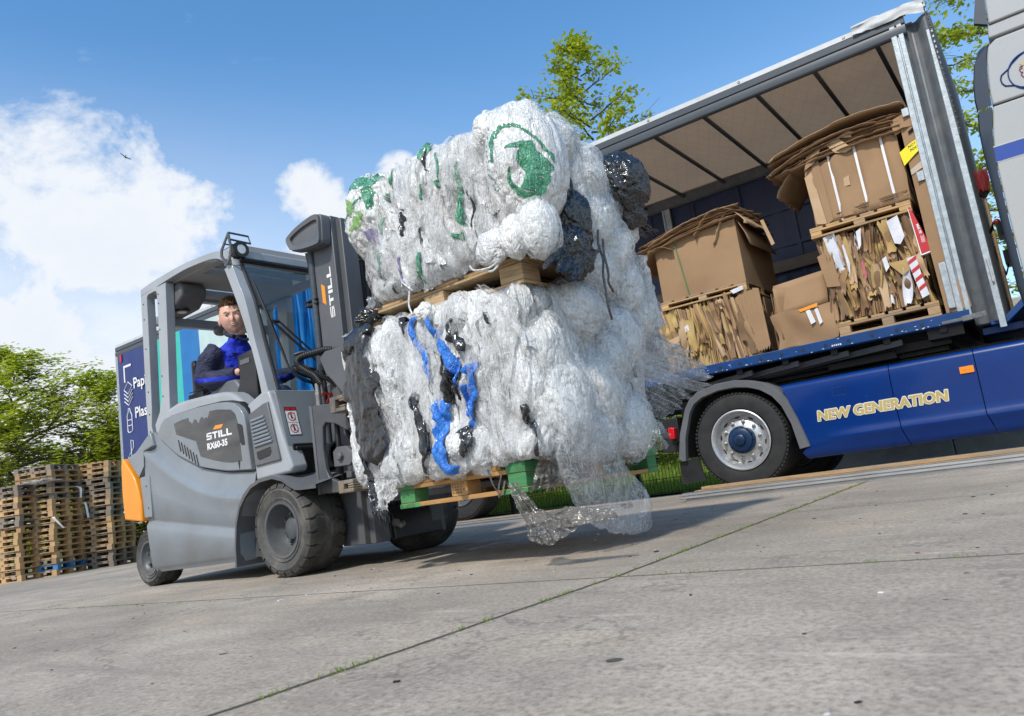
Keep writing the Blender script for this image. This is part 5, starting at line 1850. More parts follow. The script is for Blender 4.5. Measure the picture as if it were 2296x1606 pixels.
for s_ in (0, 1):
    mb = MB()
    rails(mb)
    if s_:
        mb.v = [(x, BW + 0.02 - y, z) for x, y, z in mb.v]
    o = mb.build('mast_rail', M['mast_paint'], FK, bevel=0.005)
    if not s_:
        near_rail = o
mb = MB()
mb.box(0.20, 0.40, 0.374, BW - 0.354, 2.07, 2.17)
mb.box(0.22, 0.40, 0.374, BW - 0.354, 0.55, 0.65)
mb.box(0.20, 0.42, 0.374, BW - 0.354, 0.14, 0.30)
mb.box(0.26, 0.44, 0.47, BW - 0.45, 1.98, 2.05)
mb.box(0.0, 0.20, 0.30, 0.42, 0.14, 0.56)
mb.box(0.0, 0.20, BW - 0.40, BW - 0.28, 0.14, 0.56)
mb.each('mast_crossbar', M['dark_paint'], FK, bevel=0.006)
mb = MB()
mb.tube([(0.30, 0.60, 0.28), (0.30, 0.60, 1.95)], 0.05, 16)
mb.tube([(0.30, 0.60, 0.20), (0.30, 0.60, 0.55)], 0.062, 16)
mb.tube([(0.30, 0.85, 0.20), (0.30, 0.85, 0.60)], 0.055, 16)
mb.prism([(0.15, 0.125), (0.45, 0.125), (0.44, 0.27), (0.40, 0.33), (0.15, 0.33)], 'y', 0.50, 0.92)
mb.build('lift_cylinder', M['black'], FK, bevel=0.01)
mb = MB()
mb.tube([(0.46, 0.50, 0.225), (0.47, 0.53, 0.205), (0.465, 0.56, 0.215)], 0.018, 8)
mb.tube([(0.462, 0.49, 0.23), (0.462, 0.515, 0.22)], 0.025, 6)
mb.build('hose_fitting', M['steel'], FK)
mb = MB()
still(mb, lambda p: (0.308 + 0.048 - p[1] - 0.006, 0.2985, 1.535 + p[0]), 0.342, 0.042)
mb.build('lettering', M['white_mark'], near_rail)
mb = MB()
mb.prism([(0.246, 1.650), (0.246, 1.772), (0.279, 1.750), (0.279, 1.628)], 'y', 0.2975, 0.299)
mb.build('orange_mark', M['orange'], near_rail)
# rounded head piece at the top of the near rail, pointing back over the cab
hp = arc([(0.395, 2.05), (0.40, 2.165), (0.36, 2.19), (0.27, 2.185), (0.16, 2.165), (0.07, 2.135), (0.045, 2.115), (0.05, 2.085), (0.075, 2.04), (0.10, 2.025), (0.22, 2.0), (0.36, 1.99), (0.39, 2.01)], 4)
hi = [(0.235 + (x - 0.235) * 0.80 + 0.008, 2.098 + (z - 2.098) * 0.62) for x, z in hp]
mb = MB()
mb.prism(hp, 'y', 0.225, 0.297)
head = mb.build('mast_head', M['plastic_grey'], FK, bevel=0.010, seg=3)
mb = MB()
n = len(hp)
for k in range(n):
    k2 = (k + 1) % n
    a, b_, c_, d_ = hp[k], hp[k2], hi[k2], hi[k]
    sh = lambda q, f: (0.235 + (q[0] - 0.235) * f, 2.098 + (q[1] - 2.098) * f)
    a2, b2 = sh(a, 0.955), sh(b_, 0.955)
    mb.add([(a2[0], 0.2245, a2[1]), (b2[0], 0.2245, b2[1]), (b2[0], 0.205, b2[1]), (a2[0], 0.205, a2[1])], [(0, 1, 2, 3)])
    mb.add([(a2[0], 0.205, a2[1]), (b2[0], 0.205, b2[1]), (c_[0], 0.209, c_[1]), (d_[0], 0.209, d_[1])], [(0, 1, 2, 3)])
    mb.add([(c_[0], 0.209, c_[1]), (d_[0], 0.209, d_[1]), (d_[0], 0.2246, d_[1]), (c_[0], 0.2246, c_[1])], [(0, 1, 2, 3)])
mb.build('raised_rim', M['plastic_grey'], head)
# pipes up the back of the mast
mb = MB()
mb.tube([(0.175, 0.30, 2.02), (0.165, 0.30, 1.2), (0.16, 0.30, 0.75)], 0.022, 10)
mb.tube([(0.125, 0.31, 2.02), (0.115, 0.33, 1.95), (0.13, 0.33, 1.6), (0.12, 0.31, 1.2), (0.12, 0.31, 0.8)], 0.015, 8)
mb.build('lift_pipe', M['strip_dark'], FK)
mb = MB()
mb.box(0.085, 0.205, 0.28, 0.335, 1.655, 1.672)
mb.box(0.085, 0.205, 0.28, 0.335, 1.685, 1.695)
mb.box(0.085, 0.205, 0.28, 0.335, 1.22, 1.235)
mb.each('pipe_clip', M['black'], FK, bevel=0.003)
# far hose drum
mb = MB()
mb.tube(arc([(0.42, 0.60, 1.96), (0.50, 0.56, 1.80), (0.52, 0.54, 1.62), (0.46, 0.54, 1.55)]), 0.03, 10)
mb.build('lift_hose', M['black'], FK)

# ---- carriage, side shift frame and forks
mb = MB()
mb.prism([(0.285, 1.275), (0.345, 1.308), (0.56, 1.30), (0.56, 0.93), (0.49, 0.99), (0.40, 1.10), (0.33, 1.17)], 'y', 0.19, 0.29)
mb.build('valve_box', M['mast_paint'], FK, bevel=0.008)
mb = MB()
def plate(y0, y1):
    mb.prism([(0.265, 0.985), (0.46, 0.965), (0.56, 0.90), (0.60, 0.80), (0.56, 0.79), (0.46, 0.845), (0.375, 0.865), (0.345, 0.84), (0.33, 0.72), (0.335, 0.60), (0.36, 0.545), (0.45, 0.505), (0.56, 0.505), (0.56, 0.44), (0.262, 0.455)], 'y', y0, y1)
plate(0.115, 0.145)
plate(BW - 0.125, BW - 0.095)
mb.box(0.285, 0.32, 0.146, BW - 0.126, 0.455, 0.54)
mb.box(0.285, 0.32, 0.146, BW - 0.126, 0.88, 0.96)
mb.box(0.475, 0.52, 0.146, BW - 0.126, 0.52, 0.56)
mb.box(0.475, 0.52, 0.146, BW - 0.126, 0.86, 0.90)
car = mb.build('carriage', M['dark_paint'], FK, bevel=0.006)
mb = MB()
mb.prism([(0.242, 0.985), (0.267, 0.986), (0.266, 0.452), (0.248, 0.453)], 'y', 0.112, 0.148)
mb.build('plate_edge', M['plastic_grey'], car)
mb = MB()
for (z0, z1) in ((0.885, 0.975), (0.435, 0.505)):
    mb.box(0.575, 0.62, 0.0, BW, z0, z1)
    mb.box(0.621, 0.70, 0.0, BW, z0, z0 + 0.022)
    mb.box(0.621, 0.70, 0.0, BW, z1 - 0.022, z1)
    mb.box(0.655, 0.70, 0.0, BW, z0 + 0.023, z0 + 0.034)
    mb.box(0.655, 0.70, 0.0, BW, z1 - 0.034, z1 - 0.023)
    mb.box(0.70, 0.78, 0.06, BW, z0 + 0.005, z1 - 0.005)
mb.build('fork_bar', M['dusty_steel'], car, bevel=0.004)
mb = MB()
mb.prism([(0.36, 0.60), (0.36, 0.69), (0.40, 0.715), (0.48, 0.71), (0.53, 0.67), (0.53, 0.62), (0.50, 0.595)], 'y', 0.16, 0.25)
mb.lathe([(0, -0.022), (0.02, -0.022), (0.026, -0.016), (0.026, 0)], (0.43, 0.16, 0.655), 'y', 6)
mb.prism([(0.49, 0.62), (0.56, 0.64), (0.56, 0.55), (0.53, 0.5), (0.50, 0.5)], 'y', 0.18, 0.24)
mb.build('lock_block', M['plastic_grey'], car, bevel=0.01)
mb = MB()
mb.tube(arc([(0.375, 0.20, 0.86), (0.385, 0.19, 0.75), (0.37, 0.20, 0.62), (0.34, 0.22, 0.53)]), 0.016, 8)
mb.tube(arc([(0.40, 0.24, 0.90), (0.44, 0.22, 0.80), (0.51, 0.20, 0.72), (0.56, 0.22, 0.66)]), 0.013, 8)
mb.tube(arc([(0.45, 0.26, 0.90), (0.50, 0.24, 0.80), (0.57, 0.22, 0.74)]), 0.013, 8)
mb.build('carriage_hose', M['black'], car)
mb = MB()
for y in (0.32, 0.80):
    mb.box(0.63, 0.79, y, y + 0.12, 0.36, 0.90)
    mb.prism([(0.63, 0.355), (1.95, 0.358), (1.95, 0.368), (1.0, 0.405), (0.79, 0.405)], 'y', y, y + 0.12)
mb.each('fork_arm', M['dark_paint'], car, bevel=0.005)
# corrugated hose loop and couplings on the cab side of the mast
loop = arc([(0.30, 0.28, 1.33), (0.26, 0.25, 1.335), (0.21, 0.215, 1.328), (0.16, 0.17, 1.315), (0.14, 0.14, 1.29), (0.15, 0.14, 1.255), (0.18, 0.17, 1.215), (0.215, 0.20, 1.18), (0.235, 0.225, 1.13)], 15)
mb = MB()
rs_ = [0.0235 if (k % 3) < 2 else 0.0205 for k in range(len(loop))]
mb.tube(loop, rs_, 10)
hl = mb.build('hose_loop', M['black'], FK)
mb = MB()
mb.tube(arc([(0.20, 0.19, 1.20), (0.24, 0.24, 1.17), (0.27, 0.29, 1.135), (0.275, 0.305, 1.11)]), 0.016, 8)
mb.tube(arc([(0.12, 0.13, 1.33), (0.17, 0.18, 1.34), (0.24, 0.26, 1.31)]), 0.009, 6)
mb.build('hose', M['black'], hl)
mb = MB()
for (y, z) in ((0.215, 1.12), (0.245, 1.123), (0.31, 1.12)):
    x = 0.21
    mb.tube([(x, y, z + 0.012), (x, y, z - 0.045)], 0.016, 10)
    mb.tube([(x, y, z - 0.045), (x, y, z - 0.060)], 0.022, 6)
    for k in range(6):
        mb.tube([(x, y, z - 0.062 - k * 0.011), (x, y, z - 0.071 - k * 0.011)], 0.020, 10)
mb.build('coupling', M['steel'], hl)
mb = MB()
mb.box(0.235, 0.243, 0.22, 0.33, 1.058, 1.070)
mb.bar((0.245, 0.285, 1.062), (0.25, 0.245, 1.0), 0.004, 0.016)
mb.build('red_tag', M['red'], hl)

# ---- inside the cab
mb = MB()
mb.prism([(-1.42, 1.06), (-0.92, 1.08), (-0.90, 1.16), (-1.30, 1.17), (-1.36, 1.22), (-1.42, 1.62), (-1.50, 1.66), (-1.50, 1.1)], 'y', 0.36, 0.86)
mb.build('seat', M['black'], FK, bevel=0.04, seg=4)
mb = MB()
mb.prism([(-1.10, 1.26), (-1.0, 1.29), (-0.90, 1.325), (-0.80, 1.345), (-0.66, 1.335), (-0.60, 1.27), (-0.62, 1.225), (-0.80, 1.20), (-1.0, 1.2)], 'y', 0.205, 0.37)
arm_ = mb.build('armrest_console', M['plastic_grey'], FK, bevel=0.02, seg=3)
mb = MB()
for a in (-0.745, -0.635):
    mb.tube([(a, 0.25, 1.33), (a - 0.004, 0.25, 1.362)], [0.014, 0.009], 8)
    mb.ball((a - 0.005, 0.25, 1.382), 0.016, sc=(1, 1, 1.2))
mb.build('lever', M['black'], arm_)
mb = MB()
Mx = Matrix.Translation((-0.50, 0.235, 1.43)) @ Matrix.Rotation(R(-8), 4, 'Z')
mb.box(-0.155, 0.155, -0.02, 0.02, -0.068, 0.068, 0, Mx)
dsp = mb.build('display', M['black'], FK, bevel=0.012, seg=3)
mb = MB()
mb.prism([(-0.575, 1.465), (-0.38, 1.455), (-0.38, 1.10), (-0.60, 1.18), (-0.62, 1.235), (-0.575, 1.30)], 'y', 0.19, 0.214)
mb.prism([(-0.545, 1.30), (-0.40, 1.30), (-0.39, 1.0), (-0.58, 1.0)], 'y', 0.214, 0.27)
mb.build('display_arm', M['black'], dsp, bevel=0.008)
mb = MB()
mb.box(-0.55, -0.44, 0.185, 0.19, 1.405, 1.44)
mb.build('display_clip', M['plastic_grey'], dsp, bevel=0.004)
mb = MB()
mb.lathe([(0.15, -0.012), (0.162, 0.0), (0.15, 0.012), (0.138, 0.0)], (0, 0, 0), 'z', 36, closed=True)
for k in range(3):
    an = 2 * PI * k / 3
    mb.tube([(0, 0, -0.02), (0.15 * math.cos(an), 0.15 * math.sin(an), 0)], 0.01, 6)
Mx = Matrix.Translation((-0.34, 0.63, 1.30)) @ Matrix.Rotation(R(35), 4, 'Y')
mb.v = [tuple(Mx @ Vector(q)) for q in mb.v]
mb.tube([(-0.34, 0.63, 1.28), (-0.24, 0.63, 1.05)], 0.03, 10)
mb.build('steering_wheel', M['black'], FK)
mb = MB()
mb.box(-0.95, -0.02, 0.16, BW - 0.14, 0.84, 0.86)
mb.prism([(-0.30, 1.16), (-0.06, 1.12), (-0.04, 0.85), (-0.2, 0.85)], 'y', 0.40, BW - 0.16)
mb.build('dashboard', M['plastic_grey'], FK, bevel=0.02)
mb = MB()
mb.box(-1.33, -1.13, 0.24, 0.30, 1.24, 1.34)
mb.tube([(-1.28, 0.22, 1.35), (-1.05, 0.26, 1.36)], 0.004, 5)
mb.tube([(-1.22, 0.22, 1.27), (-0.98, 0.26, 1.34)], 0.004, 5)
mb.build('door_pocket', M['black'], FK, bevel=0.01)


# ================================================================== driver
def loft(rings, n=20):
    """closed surface through elliptical rings: (centre, rx vec, ry vec)"""
    vs, fs = [], []
    for c, rx, ry in rings:
        c, rx, ry = Vector(c), Vector(rx), Vector(ry)
        for k in range(n):
            a = 2 * PI * k / n
            vs.append(c + rx * math.cos(a) + ry * math.sin(a))
    m = len(rings)
    for i in range(m - 1):
        for k in range(n):
            fs.append((i * n + k, i * n + (k + 1) % n, (i + 1) * n + (k + 1) % n, (i + 1) * n + k))
    fs.append(tuple(range(n - 1, -1, -1)))
    fs.append(tuple((m - 1) * n + k for k in range(n)))
    return vs, fs


def remesh(o, vox, smooth=2):
    r_ = o.modifiers.new('remesh', 'REMESH')
    r_.mode = 'VOXEL'
    r_.voxel_size = vox
    r_.use_smooth_shade = True
    s_ = o.modifiers.new('smooth', 'SMOOTH')
    s_.iterations = smooth
    s_.factor = 0.5


DR = thing('person', 'fair haired driver in blue and navy work jacket sitting in the forklift cab', 'person', (FK_LOC[0] + 0.110 * math.cos(FK_ROT) + 0.06 * math.sin(FK_ROT), FK_LOC[1] + 0.110 * math.sin(FK_ROT) - 0.06 * math.cos(FK_ROT), -0.015), FK_ROT)
Yc = 0.455
mb = MB()
# body: pelvis, trunk, neck, legs, arms with hands; head shaped separately into the same mesh
v_, f_ = loft([((-1.12, Yc, 1.14), (0.10, 0, 0), (0, 0.15, 0)), ((-1.10, Yc, 1.25), (0.10, 0, 0), (0, 0.15, 0)), ((-1.08, Yc, 1.40), (0.105, 0, 0), (0, 0.16, 0)), ((-1.05, Yc, 1.54), (0.09, 0, 0), (0, 0.15, 0)), ((-1.03, Yc, 1.625), (0.06, 0, 0), (0, 0.10, 0)), ((-0.99, Yc, 1.67), (0.05, 0, 0), (0, 0.055, 0)), ((-0.985, Yc, 1.74), (0.060, 0, 0), (0, 0.058, 0)), ((-0.985, Yc, 1.80), (0.046, 0, 0), (0, 0.046, 0))])
mb.add(v_, f_)
for sy in (-1, 1):
    mb.tube([(-1.08, Yc + 0.09 * sy, 1.17), (-0.85, Yc + 0.10 * sy, 1.20), (-0.66, Yc + 0.11 * sy, 1.21), (-0.60, Yc + 0.11 * sy, 1.10), (-0.58, Yc + 0.11 * sy, 0.95), (-0.56, Yc + 0.11 * sy, 0.90)], [0.085, 0.078, 0.065, 0.06, 0.045, 0.04], 14)
    mb.ball((-0.51, Yc + 0.11 * sy, 0.89), 0.05, sc=(1.7, 0.8, 0.6))
near_arm = [(-1.03, Yc - 0.165, 1.60), (-1.05, Yc - 0.205, 1.52), (-1.08, Yc - 0.215, 1.40), (-1.00, Yc - 0.19, 1.385), (-0.88, Yc - 0.155, 1.40), (-0.79, Yc - 0.14, 1.405), (-0.765, Yc - 0.135, 1.405)]
mb.tube(near_arm, [0.045, 0.044, 0.038, 0.036, 0.032, 0.026, 0.026], 12)
far_arm = [(-1.03, Yc + 0.165, 1.60), (-1.02, Yc + 0.21, 1.50), (-0.97, Yc + 0.21, 1.40), (-0.80, Yc + 0.19, 1.38), (-0.62, Yc + 0.17, 1.37), (-0.52, Yc + 0.16, 1.38)]
mb.tube(far_arm, [0.045, 0.043, 0.038, 0.034, 0.03, 0.026], 12)
def hand(mb, w, d, curl=0.5):
    """palm with five bent fingers; w wrist point, d pointing direction (x forward)"""
    x, y, z = w
    mb.ball((x + 0.035, y, z + 0.004), 0.034, sc=(1.15, 0.95, 0.55), n=14)
    for k, (dy, ln) in enumerate(((-0.024, 0.055), (-0.008, 0.064), (0.008, 0.060), (0.023, 0.048))):
        p0 = (x + 0.055, y + dy, z + 0.006)
        p1 = (x + 0.055 + ln * 0.45, y + dy * 1.1, z + 0.010 - 0.006 * curl)
        p2 = (x + 0.055 + ln * 0.72, y + dy * 1.1, z - 0.014 * curl)
        p3 = (x + 0.055 + ln * 0.78, y + dy * 1.1, z - 0.034 * curl)
        mb.tube([p0, p1, p2, p3], [0.0085, 0.008, 0.0072, 0.006], 8)
    mb.tube([(x + 0.025, y - 0.026, z), (x + 0.045, y - 0.042, z - 0.004), (x + 0.068, y - 0.045, z - 0.016)], [0.011, 0.009, 0.007], 8)
hand(mb, (-0.772, Yc - 0.133, 1.405), 1)
hand(mb, (-0.525, Yc + 0.16, 1.38), 1)
body = mb.build('body', M['skin'], DR)
body_vox = body
remesh(body, 0.0045, 3)

# head: sculpted sphere, face towards +x, eyes at half height
HS = 0.134                                                 # half head height
def head_mesh(yaw=R(-34), tilt=R(6), c=(-0.990, Yc - 0.02, 1.856)):
    n, m_ = 72, 96
    P = np.zeros((n + 1, m_, 3))
    for i in range(n + 1):
        th = PI * i / n
        for k in range(m_):
            ph = 2 * PI * k / m_
            P[i, k] = (math.sin(th) * math.cos(ph), math.sin(th) * math.sin(ph), math.cos(th))
    D = P.copy()
    x, y, z = D[..., 0], D[..., 1], D[..., 2]
    X, Y, Z = x * 0.88, y * 0.70, z * 1.05
    jaw = np.clip(-z, 0, 1)
    Y = Y * (1 - 0.30 * jaw ** 1.6)
    X = np.where(x > 0, X * (1 - 0.10 * jaw ** 2), X * (1 - 0.32 * jaw))
    X = X + 0.06 * np.clip(z, -1, 0) * -1 * (x > 0)
    front = np.clip(x, 0, 1)
    X = X - 0.10 * front ** 6 * (np.abs(z) < 0.55)          # flatten the face
    def g(cy, cz, sy, sz):
        return np.exp(-((y - cy) / sy) ** 2 - ((z - cz) / sz) ** 2) * (x > 0)
    nose = g(0, -0.20, 0.085, 0.13) * 0.20 + g(0, -0.03, 0.06, 0.17) * 0.09 + (g(0.10, -0.26, 0.06, 0.06) + g(-0.10, -0.26, 0.06, 0.06)) * 0.05
    sock = (g(0.30, 0.03, 0.15, 0.085) + g(-0.30, 0.03, 0.15, 0.085)) * -0.085
    brow = (g(0.29, 0.17, 0.22, 0.06) + g(-0.29, 0.17, 0.22, 0.06)) * 0.045
    cheek = (g(0.42, -0.22, 0.18, 0.16) + g(-0.42, -0.22, 0.18, 0.16)) * 0.045
    lips = g(0, -0.455, 0.20, 0.035) * 0.045 + g(0, -0.555, 0.17, 0.045) * 0.055 - g(0, -0.505, 0.24, 0.020) * 0.06
    chin = g(0, -0.80, 0.22, 0.13) * 0.07
    X = X + nose + sock + brow + cheek + lips + chin
    V = np.stack([X, Y, Z], -1) * HS
    Rm = Matrix.Translation(c) @ Matrix.Rotation(yaw, 4, 'Z') @ Matrix.Rotation(R(3), 4, 'Y') @ Matrix.Rotation(tilt, 4, 'X') @ Matrix.Scale(HS / 0.122, 4)
    return V * (0.122 / HS), D, Rm


V, D, Rm = head_mesh()
mb = MB()
mb.grid([[Rm @ Vector(q) for q in row] for row in V], wrap=True)
for sy in (-1, 1):                                          # ears
    ear = []
    for i in range(11):
        a = 2 * PI * i / 11
        ear.append((0.02 * math.cos(a) * 0.75 - 0.004, sy * 0.083, 0.031 * math.sin(a) - 0.012))
    vs = [Rm @ Vector(q) for q in ear] + [Rm @ Vector((q[0] - 0.008, q[1] + sy * 0.014, q[2] * 1.05)) for q in ear] + [Rm @ Vector((0.0, sy * 0.089, -0.012))]
    fs = [(i, (i + 1) % 11, 11 + (i + 1) % 11, 11 + i) for i in range(11)] + [(11 + i, 11 + (i + 1) % 11, 22) for i in range(11)]
    mb.add(vs, fs)
headm = mb.build('face', M['skin'], body, ang=80)
mb = MB()
for sy in (-1, 1):
    mb.ball(tuple(Rm @ Vector((0.088, sy * 0.037, 0.004))), 0.0118, 0, 12, (1, 1, 0.62))
eyes = mb.build('eyes', mat('eye_white', (0.62, 0.58, 0.55), None, 5, 0.25), headm)
mb = MB()
for sy in (-1, 1):
    mb.ball(tuple(Rm @ Vector((0.0968, sy * 0.036 - 0.001, 0.004))), 0.0055, 0, 10)
mb.build('irises', mat('iris', (0.05, 0.07, 0.09), None, 5, 0.2), eyes)
mb = MB()
for sy in (-1, 1):
    mb.tube([Rm @ Vector((0.092, sy * 0.016, 0.022)), Rm @ Vector((0.0935, sy * 0.034, 0.026)), Rm @ Vector((0.084, sy * 0.054, 0.021))], [0.0028, 0.0032, 0.0018], 6)
    mb.tube([Rm @ Vector((0.0935, sy * 0.022, 0.0095)), Rm @ Vector((0.0955, sy * 0.035, 0.0115)), Rm @ Vector((0.088, sy * 0.048, 0.0085))], 0.0016, 5)
mb.build('brows', M['hair'], headm)
mb = MB()
mb.tube([Rm @ Vector((0.086, -0.026, -0.0585)), Rm @ Vector((0.0965, -0.012, -0.063)), Rm @ Vector((0.0985, 0.0, -0.0635)), Rm @ Vector((0.0965, 0.012, -0.063)), Rm @ Vector((0.086, 0.026, -0.0585))], [0.0018, 0.0034, 0.004, 0.0034, 0.0018], 6)
mb.build('teeth', mat('teeth', (0.55, 0.48, 0.42), None, 5, 0.3), headm)
mb = MB()
mb.tube([Rm @ Vector((0.085, -0.029, -0.058)), Rm @ Vector((0.100, -0.008, -0.0565)), Rm @ Vector((0.1015, 0.0, -0.0575)), Rm @ Vector((0.100, 0.008, -0.0565)), Rm @ Vector((0.085, 0.029, -0.058))], [0.0015, 0.003, 0.003, 0.003, 0.0015], 6)
mb.tube([Rm @ Vector((0.085, -0.028, -0.060)), Rm @ Vector((0.099, -0.010, -0.069)), Rm @ Vector((0.101, 0.0, -0.070)), Rm @ Vector((0.099, 0.010, -0.069)), Rm @ Vector((0.085, 0.028, -0.060))], [0.0015, 0.0038, 0.0042, 0.0038, 0.0015], 6)
mb.build('lips', mat('lip', (0.42, 0.17, 0.14), None, 9, 0.4), headm)
# short hair: cap plus tufts
mb = MB()
cap = []
H = V.copy()
sel = np.zeros(D.shape[:2])
z, x, y = D[..., 2], D[..., 0], D[..., 1]
line = 0.43 + 0.12 * np.abs(y) - 0.75 * np.clip(-x, 0, 1) - 0.32 * (np.abs(y) > 0.62) * (x < 0.35)
sel = np.clip((z - line) / 0.14, 0, 1)
nn = fbm(D * 9, 3, 5)
H = H * (1 + (0.055 + 0.035 * nn[..., None]) * sel[..., None]) - (1 - sel[..., None]) * D * 0.004
mb.grid([[Rm @ Vector(q) for q in row] for row in H], wrap=True)
for k in range(900):
    th, ph = math.acos(RNG.uniform(0.25, 1)), RNG.uniform(0, 2 * PI)
    d = Vector((math.sin(th) * math.cos(ph), math.sin(th) * math.sin(ph), math.cos(th)))
    ln = 0.43 + 0.12 * abs(d.y) - 0.75 * max(0, -d.x)
    if d.z < ln:
        continue
    p = Vector((d.x * 0.88, d.y * 0.70, d.z * 1.05)) * 0.122 * 1.04
    q = p + Vector((0.012 + RNG.normal(0, 0.006), RNG.normal(0, 0.007), 0.013 + RNG.normal(0, 0.004)))
    mb.tube([Rm @ p, Rm @ ((p + q) / 2 + Vector((0, 0, 0.004))), Rm @ q], [0.003, 0.0024, 0.0006], 4)
mb.build('hair', M['hair'], headm, ang=180)


# jacket and trousers follow the body
def cloth(mb):
    v_, f_ = loft([((-1.09, Yc, 1.20), (0.125, 0, 0), (0, 0.172, 0)), ((-1.08, Yc, 1.30), (0.13, 0, 0), (0, 0.178, 0)), ((-1.06, Yc, 1.45), (0.128, 0, 0), (0, 0.18, 0)), ((-1.04, Yc, 1.56), (0.112, 0, 0), (0, 0.18, 0)), ((-1.02, Yc, 1.635), (0.082, 0, 0), (0, 0.125, 0)), ((-0.985, Yc, 1.68), (0.066, 0, 0), (0, 0.072, 0)), ((-0.972, Yc, 1.715), (0.062, 0, 0), (0, 0.066, 0))])
    mb.add(v_, f_)
    mb.tube([(-1.03, Yc - 0.135, 1.615), (-1.05, Yc - 0.195, 1.535), (-1.09, Yc - 0.225, 1.405), (-1.03, Yc - 0.20, 1.38), (-0.90, Yc - 0.16, 1.395), (-0.80, Yc - 0.142, 1.404)], [0.078, 0.086, 0.074, 0.07, 0.06, 0.042], 16)
    mb.tube([(-1.03, Yc + 0.135, 1.615), (-1.02, Yc + 0.20, 1.51), (-0.97, Yc + 0.215, 1.40), (-0.80, Yc + 0.19, 1.38), (-0.62, Yc + 0.17, 1.37), (-0.55, Yc + 0.165, 1.38)], [0.07, 0.075, 0.065, 0.058, 0.045, 0.036], 16)


def jacket_mat():
    m, t, b = principled('work_jacket')
    tc = t.new('ShaderNodeTexCoord').outputs['Object']
    s3 = t.new('ShaderNodeSeparateXYZ')
    t.l.new(tc, s3.inputs[0])
    x, y, z = s3.outputs
    # navy shoulder and outer sleeve, bright blue chest and sleeve stripe
    ay = t.math('ABSOLUTE', t.math('SUBTRACT', y, Yc))
    k = t.ramp(t.math('ADD', ay, t.math('MULTIPLY', t.math('SUBTRACT', z, 1.5), -0.25)), [(0.125, 0), (0.128, 1)])
    band = t.math('MULTIPLY', t.ramp(t.math('ABSOLUTE', t.math('SUBTRACT', t.math('ADD', z, t.math('MULTIPLY', x, 0.10)), 1.285)), [(0.013, 1), (0.015, 0)]), t.math('GREATER_THAN', ay, 0.13))
    k = t.math('MULTIPLY', k, t.math('SUBTRACT', 1.0, band))
    col_ = t.math('GREATER_THAN', z, 1.69)
    k = t.math('MAXIMUM', k, col_)
    t.put(b.inputs['Base Color'], t.mix(k, (0.006, 0.025, 0.50), (0.014, 0.018, 0.055)))
    b.inputs['Roughness'].default_value = 0.72
    bn = t.new('ShaderNodeBump')
    bn.inputs['Distance'].default_value = 0.02
    t.put(bn.inputs['Height'], t.noise(t.mapping(tc, (1, 1, 1.6)), 14, 4, 0.55, 0.8))
    t.l.new(bn.outputs[0], b.inputs['Normal'])
    return m


mb = MB()
cloth(mb)
jk = mb.build('jacket', jacket_mat(), DR)
remesh(jk, 0.008, 4)
tx = bpy.data.textures.new('creases', 'CLOUDS')
tx.noise_scale = 0.05
dm = jk.modifiers.new('creases', 'DISPLACE')
dm.texture = tx
dm.strength = 0.016
mb = MB()
mb.tube(arc([(-0.915, Yc - 0.055, 1.685), (-0.905, Yc, 1.665), (-0.915, Yc + 0.055, 1.685)]), 0.012, 8)
mb.tube([(-0.93, Yc - 0.062, 1.70), (-1.02, Yc - 0.062, 1.73)], 0.014, 8)
mb.box(-0.935, -0.929, Yc - 0.09, Yc - 0.03, 1.565, 1.575)
mb.each('collar', M['jacket_navy'], jk)
mb = MB()
for sy in (-1, 1):
    mb.tube([(-1.08, Yc + 0.09 * sy, 1.17), (-0.85, Yc + 0.10 * sy, 1.20), (-0.66, Yc + 0.11 * sy, 1.21), (-0.59, Yc + 0.11 * sy, 1.11), (-0.58, Yc + 0.11 * sy, 0.93)], [0.105, 0.097, 0.085, 0.08, 0.065], 16)
mb.box(-1.18, -0.98, Yc - 0.13, Yc + 0.13, 1.10, 1.24)
tr_ = mb.build('trousers', M['jacket_navy'], DR)
remesh(tr_, 0.01, 4)
